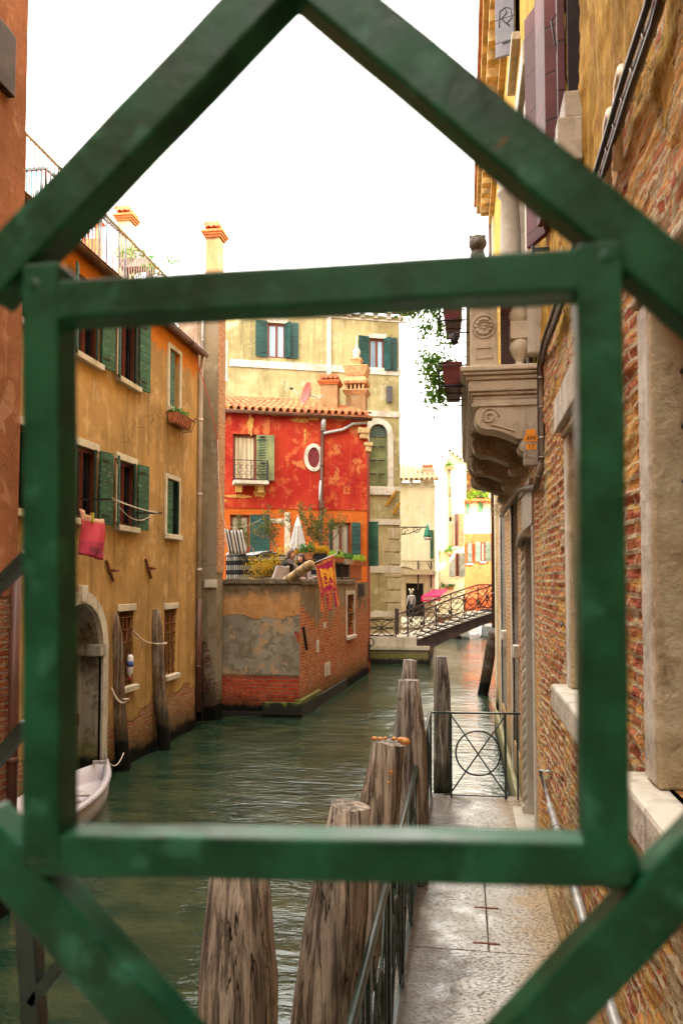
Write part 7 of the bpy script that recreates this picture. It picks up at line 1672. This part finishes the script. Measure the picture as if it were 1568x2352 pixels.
for (x, y) in ((78, 655), (1393, 590), (84, 1960), (1415, 1998)): mb = MB(); c = gpt(x, y); mb.ball(c+Vector((0,.013,0)), .0150, .0140, .0150, 16, 10, .03, int(x)); mb.build('weld', GRILLE, gr)
g2 = thing('outer_green_grille', 'second green iron lattice, its dark post and slanting bars showing at the left edge', 'grille')
Y2 = 1.15
def g2bar(a, b, w=.03):
    mb = MB(); mb.bar(on_y(*a, Y2), on_y(*b, Y2), w, .03, Vector((0,1,0))); return mb
g2bar((60, 2010), (84, 2420), .030).build('upright', RAILP, g2, bevel=.003); g2bar((-60, 1400), (70, 1275), .018).build('diagonal', RAILP, g2, bevel=.003); g2bar((-60, 1810), (66, 1660), .018).build('diagonal', RAILP, g2, bevel=.003); g2bar((76, 2300), (190, 2150), .018).build('diagonal', RAILP, g2, bevel=.003)

# near bridge deck under the camera
nbr = thing('near_bridge', 'low stone bridge carrying the green grille where the photographer stands', 'bridge')
mb = MB(); mb.box(XP, XR, -3.2, .62, 1.2, 1.6); mb.build('deck', STONE, nbr); mb = MB(); mb.box(XP, XR, .40, .55, 1.6, 2.35); mb.build('parapet', STONE, nbr)

mb = MB(); mb.box(1.0, 8.6, -12, YE, ZR, 15.2); mb.build('attic', PALAZZO, bp)  # unseen roof block added to keep sun off the ochre house opposite

rr_ = MB(); rr_.box(XP-3, XR+4, -22, -13, -1.5, 12); o = rr_.build('rear_shade_block', OCHRE); tag(o, 'ochre house across the canal behind the photographer, out of view', 'house')  # added out of view so the grille front stays dark

mb = MB(); rpts = []
for sg in (1, -1):
    pts = []
    for i in range(19):
        s_ = i/18*.985; w = .51*(1-max(0, (s_-.35)/.65)**2.2)*(.88+.12*math.sin(min(1, s_*2)*1.57)); w = max(w, .02)
        pts.append(st0+dxb*dd.length*s_+dyb*sg*(w+.004)+ZV*(.34+.10*s_*s_-.03))
    mb.tube(pts, .016, 6)
mb.build('rub_rail', simple('scuffed grey rub rail', (.25,.23,.23), .7, .4, 9), b0)
pe_ = on_y(284, 1730, 12.62); rope('slack pale rope from the white boat bow to the leaning grey pile', sag(bow-dxb*.1+ZV*.06, pe_, .18), .010, LINEW)
# ================================================================ people
SKIN = simple('skin', (.50,.24,.15), .55, .1, 20); HAIRB = simple('brown hair', (.10,.04,.018), .5, .4, 40); HAIRD = simple('dark hair', (.018,.010,.008), .45, .3, 40)
def skinmesh(name, nodes, edges, mat, parent, sub=2, root=0):
    me = bpy.data.meshes.new(name); me.from_pydata([Vector(n[:3]) for n in nodes], edges, []); o = bpy.data.objects.new(name, me); COL.objects.link(o)
    sk = o.modifiers.new('skin', 'SKIN'); o.modifiers.new('sub', 'SUBSURF').levels = sub
    for m in o.modifiers:
        if m.type == 'SUBSURF': m.render_levels = sub
    d = me.skin_vertices[0].data
    for i, n in enumerate(nodes): d[i].radius = (n[3], n[4] if len(n) > 4 else n[3]); d[i].use_root = (i == root)
    bpy.context.view_layer.update(); dg_ = bpy.context.evaluated_depsgraph_get(); m2 = bpy.data.meshes.new_from_object(o.evaluated_get(dg_)); bpy.data.objects.remove(o)
    m2.materials.clear(); m2.materials.append(mat)
    for p in m2.polygons: p.use_smooth = True
    o2 = bpy.data.objects.new(name, m2); COL.objects.link(o2); o2.parent = parent; return o2
def person(label, foot, face, hair, coat, trouser, H=1.66, arms=None, lean=0, hairlen=.3, scarf=None, hood=False, stride=.0):
    """face = horizontal unit vector the person looks along; arms = list of (elbow, wrist) offsets (forward, side, up) per side"""
    p = thing('person', label, 'person'); foot = Vector(foot); f = Vector(face).normalized(); sd_ = Vector((-f.y, f.x, 0)); k = H/1.7
    def q(fw, s, u): return foot+f*fw*k+sd_*s*k+ZV*u*k
    def N(fw, s, u, r, r2=None): v = q(fw, s, u); return (v.x, v.y, v.z, r*k, (r2 or r)*k)
    L = lean
    A = arms or [((-.02,.24,1.12), (.1,.25,.9)), ((-.02,-.24,1.12), (.1,-.25,.9))]
    nd = [N(0,0,.95,.13,.11), N(.03*L,0,1.15,.12,.10), N(.12*L,0,1.36,.14,.10), N(.16*L,0,1.46,.055), N(.18*L,0,1.52,.05)]; ed = [(0,1), (1,2), (2,3), (3,4)]
    for s in (1, -1):
        i = len(nd); nd += [N(0,.09*s,.88,.085), N(stride*s,.09*s,.5,.058), N(stride*s*1.4,.09*s,.08,.038), N(stride*s*1.4+.14,.1*s,.035,.035,.03)]; ed += [(0,i), (i,i+1), (i+1,i+2), (i+2,i+3)]
    body = skinmesh('body', nd, ed, trouser, p)
    # coat follows torso and arms
    nd = [N(0,0,.82,.15,.125), N(0,0,1.0,.14,.115), N(.04*L,0,1.18,.135,.11), N(.12*L,0,1.37,.15,.105), N(.15*L,0,1.45,.08,.07)]; ed = [(0,1), (1,2), (2,3), (3,4)]; hands = []
    for s, (el, wr_) in zip((1, -1), A):
        i = len(nd); nd += [N(.12*L,.19*s,1.38,.065), N(*el,.05), N(*wr_,.038)]; ed += [(3,i), (i,i+1), (i+1,i+2)]; hands.append((q(*el), q(*wr_)))
    skinmesh('coat', nd, ed, coat, p)
    for el, wr_ in hands:
        d = (wr_-el).normalized(); x = d.cross(ZV); x = x.normalized() if x.length > .1 else sd_; palm = wr_+d*.05*k
        nd = [(*wr_, .022*k, .018*k), (*palm, .032*k, .016*k)]; ed = [(0,1)]
        for j, (o_, l_) in enumerate(((-.03,.065), (-.01,.08), (.01,.075), (.028,.055))):
            i = len(nd); a_ = palm+x*o_*k+d*.03*k; b_ = a_+d*l_*.5*k-ZV*.008; c_ = b_+d*l_*.45*k-ZV*.022*k; nd += [(*a_, .010*k), (*b_, .0085*k), (*c_, .007*k)]; ed += [(1,i), (i,i+1), (i+1,i+2)]
        i = len(nd); a_ = palm-x*.035*k; b_ = a_-x*.02*k+d*.035*k; nd += [(*a_, .011*k), (*b_, .008*k)]; ed += [(1,i), (i,i+1)]
        skinmesh('hand', nd, ed, SKIN, p, 1)
    hc = q(.18*L+.02,0,1.62); mb = MB(); rg = random.Random(1); nu, nv = 20, 16; base = 0
    for j in range(nv+1):
        ph = math.pi*j/nv
        for i in range(nu):
            a_ = 2*math.pi*i/nu; fw = math.cos(a_); ss_ = math.sin(a_); s_ = math.sin(ph); up__ = -math.cos(ph)
            r_f = .095*s_*fw; r_s = .073*s_*ss_; z_ = .118*up__
            if up__ < -.2: r_s *= 1-.28*(-up__-.2); r_f *= 1-.1*(-up__-.2)
            if fw > .93 and -.45 < up__ < .05: r_f += .022*(1-abs(up__+.25)/.3)*1
            if fw > .75 and .0 < up__ < .25 and .25 < abs(ss_) < .6: r_f -= .008
            mb.v.append(tuple(hc+f*r_f*k+sd_*r_s*k+ZV*z_*k))
    for j in range(nv):
        for i in range(nu): a_ = j*nu+i; b_ = j*nu+(i+1) % nu; mb.f.append((a_, b_, b_+nu, a_+nu)); mb.sm.append(True)
    for s in (1, -1): mb.ball(hc+sd_*s*.074*k-f*.005*k, .012*k, .018*k, .028*k, 8, 6)
    mb.build('head', SKIN, p)
    mb = MB()
    for s in (1, -1): mb.ball(hc+f*.086*k+sd_*s*.032*k+ZV*.012*k, .010*k, .010*k, .007*k, 8, 6)
    mb.build('eyes', simple('dark eyes', (.02,.012,.01), .2), p); mb = MB(); mb.ball(hc+f*.086*k-ZV*.058*k, .010*k, .022*k if abs(sd_.y) > .5 else .010*k, .007*k, 8, 6); mb.build('mouth', simple('lips', (.35,.07,.06), .4), p)
    mb = MB()
    for j in range(13):
        for i in range(20):
            a_ = 2*math.pi*i/20; t = j/12; fw = math.cos(a_); ph = t*math.pi*.5 if t < 1 else 1.57
            front = max(0, fw-.1); drop = hairlen*(1-front*1.1) if fw < .55 else -.055
            if t <= .5: aa = t*2*math.pi/2; r_ = .115*math.sin(aa); z_ = .135*math.cos(aa)
            else: tt_ = (t-.5)*2; r_ = .115-.02*tt_+.008*math.sin(i*3); z_ = -drop*tt_
            if fw > .55 and z_ < .07: z_ = .07-.0*j; r_ = .098
            mb.v.append(tuple(hc+(f*(fw*r_*.95-.012)+sd_*math.sin(a_)*r_*.82)*k+ZV*z_*k))
    for j in range(12):
        for i in range(20): a_ = j*20+i; b_ = j*20+(i+1) % 20; mb.f.append((a_, b_, b_+20, a_+20)); mb.sm.append(True)
    mb.build('hair', hair, p, solid=.012)
    if scarf:
        c = q(.16*L,0,1.45); mb = MB()
        for r_, z_ in ((.085, 0), (.1, -.035), (.08, .03)): mb.tube([c+(f*math.cos(2*math.pi*i/14)+sd_*math.sin(2*math.pi*i/14))*r_*k+ZV*(z_+.012*math.sin(i*1.3))*k for i in range(14)], .034*k, 7, closed=True)
        mb.tube([c+f*.1*k, c+f*.15*k-ZV*.12*k, c+f*.15*k-ZV*.28*k], [.04*k,.045*k,.03*k], 7); mb.build('scarf', scarf, p)
    if hood:
        c = q(-.08,0,1.41); mb = MB(); mb.ball(c, .10*k, .10*k, .055*k, 12, 8, .1, 3); mb.build('hood', hood, p)
    return p, q
# woman 1: profile, facing right, at the parapet
zf = 2.2
h1_ = on_y(660, 1273, YT+1.3); H1 = (h1_.z-zf)+.06
w1p, q1_ = person('woman in profile with short brown hair, black coat and grey scarf on the terrace', (on_y(655, 1300, YT+1.3).x, YT+1.3, zf), (.95,-.3,0), HAIRB, simple('black wool coat', (.012,.012,.016), .9, .3), simple('dark trousers', (.02,.02,.03), .9), H=H1, arms=[((.12,.2,1.12), (.36,.1,1.03)), ((.12,-.22,1.12), (.38,-.1,1.03))], lean=.8, hairlen=.12, scarf=simple('grey brown scarf', (.16,.13,.11), .9, .3, 20))
bg = thing('shoulder_bag', 'taupe leather shoulder bag on the black coated woman back', 'bag'); bc = on_y(640, 1316, YT+1.0); mb = MB()
def bagf(s, t): a_ = 2*math.pi*s; r_ = (1-.28*t)*(1+.04*math.sin(5*a_)); return bc+Vector((.24*r_*math.cos(a_)+.1*t, .12*r_*math.sin(a_), -.30+.46*t+.03*math.sin(a_*2)))
mb.grid(bagf, 24, 8); mb.poly([bagf(i/24, 1) for i in range(24)]); mb.poly([bagf(i/24, 0) for i in range(24)]); mb.build('leather_body', simple('taupe leather', (.30,.22,.18), .5, .15, 6), bg); mb = MB(); mb.tube([bagf(.1,1), bc+Vector((.16,-.02,.36)), bc+Vector((.3,-.05,.42)), bagf(.4,1)], .016, 6); mb.build('strap', simple('dark strap', (.08,.05,.04)), bg)
h2_ = on_y(694, 1285, YT+2.0); H2 = (h2_.z-zf)+.09
person('woman with long dark hair in a taupe jacket resting her arms on the terrace wall', (on_y(698, 1300, YT+2.05).x, YT+2.05, zf), (-.25,-.97,0), HAIRD, simple('taupe jacket', (.22,.15,.13), .8, .2), simple('dark skirt', (.03,.025,.03), .9), H=H2, arms=[((.2,.26,1.06), (.36,.50,1.12)), ((.22,-.2,1.06), (.34,.1,1.10))], lean=.9, hairlen=.36)
hb_ = on_y(945, 1394, YB0+.9); xm_ = on_y(945, 1390, YB0+.9)
zfoot = BP(xm_.x+.3, 0, 0).z-.02
hm = on_y(944, 1372, 44.5); person('man in a grey hooded jacket seen from behind at the dark doorway', (hm.x, 44.5, ZF+.05), (-.35,.93,0), simple('grey hair', (.25,.2,.16), .7, .2, 30), simple('grey jacket', (.33,.30,.30), .8, .1), simple('navy trousers', (.02,.022,.04), .9), H=max(1.5, hm.z-ZF-.02), hairlen=.08, hood=simple('cream hood', (.6,.5,.38), .9), stride=.1)
# ================================================================ water, world, light, camera
mb = MB(); mb.quad((-80, -20, 0), (80, -20, 0), (80, 160, 0), (-80, 160, 0)); o = mb.build('canal_water', WATER); o['kind'] = 'structure'
SUN_EL, SUN_AZ = R(36), R(120)     # azimuth measured from +Y toward +X
sdir = Vector((math.sin(SUN_AZ)*math.cos(SUN_EL), math.cos(SUN_AZ)*math.cos(SUN_EL), math.sin(SUN_EL)))
sun = bpy.data.lights.new('sun', 'SUN'); sun.energy = 5.0; sun.angle = R(.6); sun.color = (1, .93, .82)
so = bpy.data.objects.new('sun', sun); COL.objects.link(so); so.rotation_euler = sdir.to_track_quat('Z', 'Y').to_euler(); so.location = (8, -8, 30)
wd_ = bpy.data.worlds.new('World'); SC.world = wd_; wd_.use_nodes = True; nt = wd_.node_tree; bgn = nt.nodes['Background']
sky = nt.nodes.new('ShaderNodeTexSky'); sky.sky_type = 'NISHITA'; sky.sun_disc = False; sky.sun_elevation = SUN_EL; sky.sun_rotation = SUN_AZ; sky.air_density = 1.0; sky.dust_density = 3.0; sky.ozone_density = 1
hs_ = nt.nodes.new('ShaderNodeHueSaturation'); hs_.inputs['Saturation'].default_value = .22; nt.links.new(sky.outputs[0], hs_.inputs['Color'])
nz = nt.nodes.new('ShaderNodeTexNoise'); nz.inputs['Scale'].default_value = 2.2; nz.inputs['Detail'].default_value = 5
mp = nt.nodes.new('ShaderNodeMapping'); tc = nt.nodes.new('ShaderNodeTexCoord'); mp.inputs['Scale'].default_value = (1, 1, 2.5); nt.links.new(tc.outputs['Generated'], mp.inputs[0]); nt.links.new(mp.outputs[0], nz.inputs['Vector'])
mr = nt.nodes.new('ShaderNodeMapRange'); mr.inputs['From Min'].default_value = .35; mr.inputs['From Max'].default_value = .65; mr.inputs['To Min'].default_value = .85; mr.inputs['To Max'].default_value = 1; nt.links.new(nz.outputs[0], mr.inputs['Value'])
mx = nt.nodes.new('ShaderNodeMix'); mx.data_type = 'RGBA'; nt.links.new(mr.outputs[0], mx.inputs[0]); nt.links.new(hs_.outputs[0], mx.inputs[6]); mx.inputs[7].default_value = (9.7, 9.35, 8.7, 1)
nt.links.new(mx.outputs[2], bgn.inputs['Color']); bgn.inputs['Strength'].default_value = .148
cam = bpy.data.cameras.new('camera'); co = bpy.data.objects.new('camera', cam); COL.objects.link(co); co.location = CAM; co.rotation_euler = (R(90)+PITCH, 0, YAW)
cam.sensor_fit = 'HORIZONTAL'; cam.sensor_width = 24; cam.lens = 28; cam.shift_y = 70/1568; cam.clip_start = .02; cam.clip_end = 600
cam.dof.use_dof = True; cam.dof.focus_distance = 16; cam.dof.aperture_fstop = 6.3
SC.camera = co
SC.view_settings.view_transform = 'Standard'; SC.view_settings.look = 'None'; SC.view_settings.exposure = 2.3; SC.view_settings.gamma = 1
SC.cycles.use_denoising = True; SC.cycles.max_bounces = 8; SC.cycles.diffuse_bounces = 4
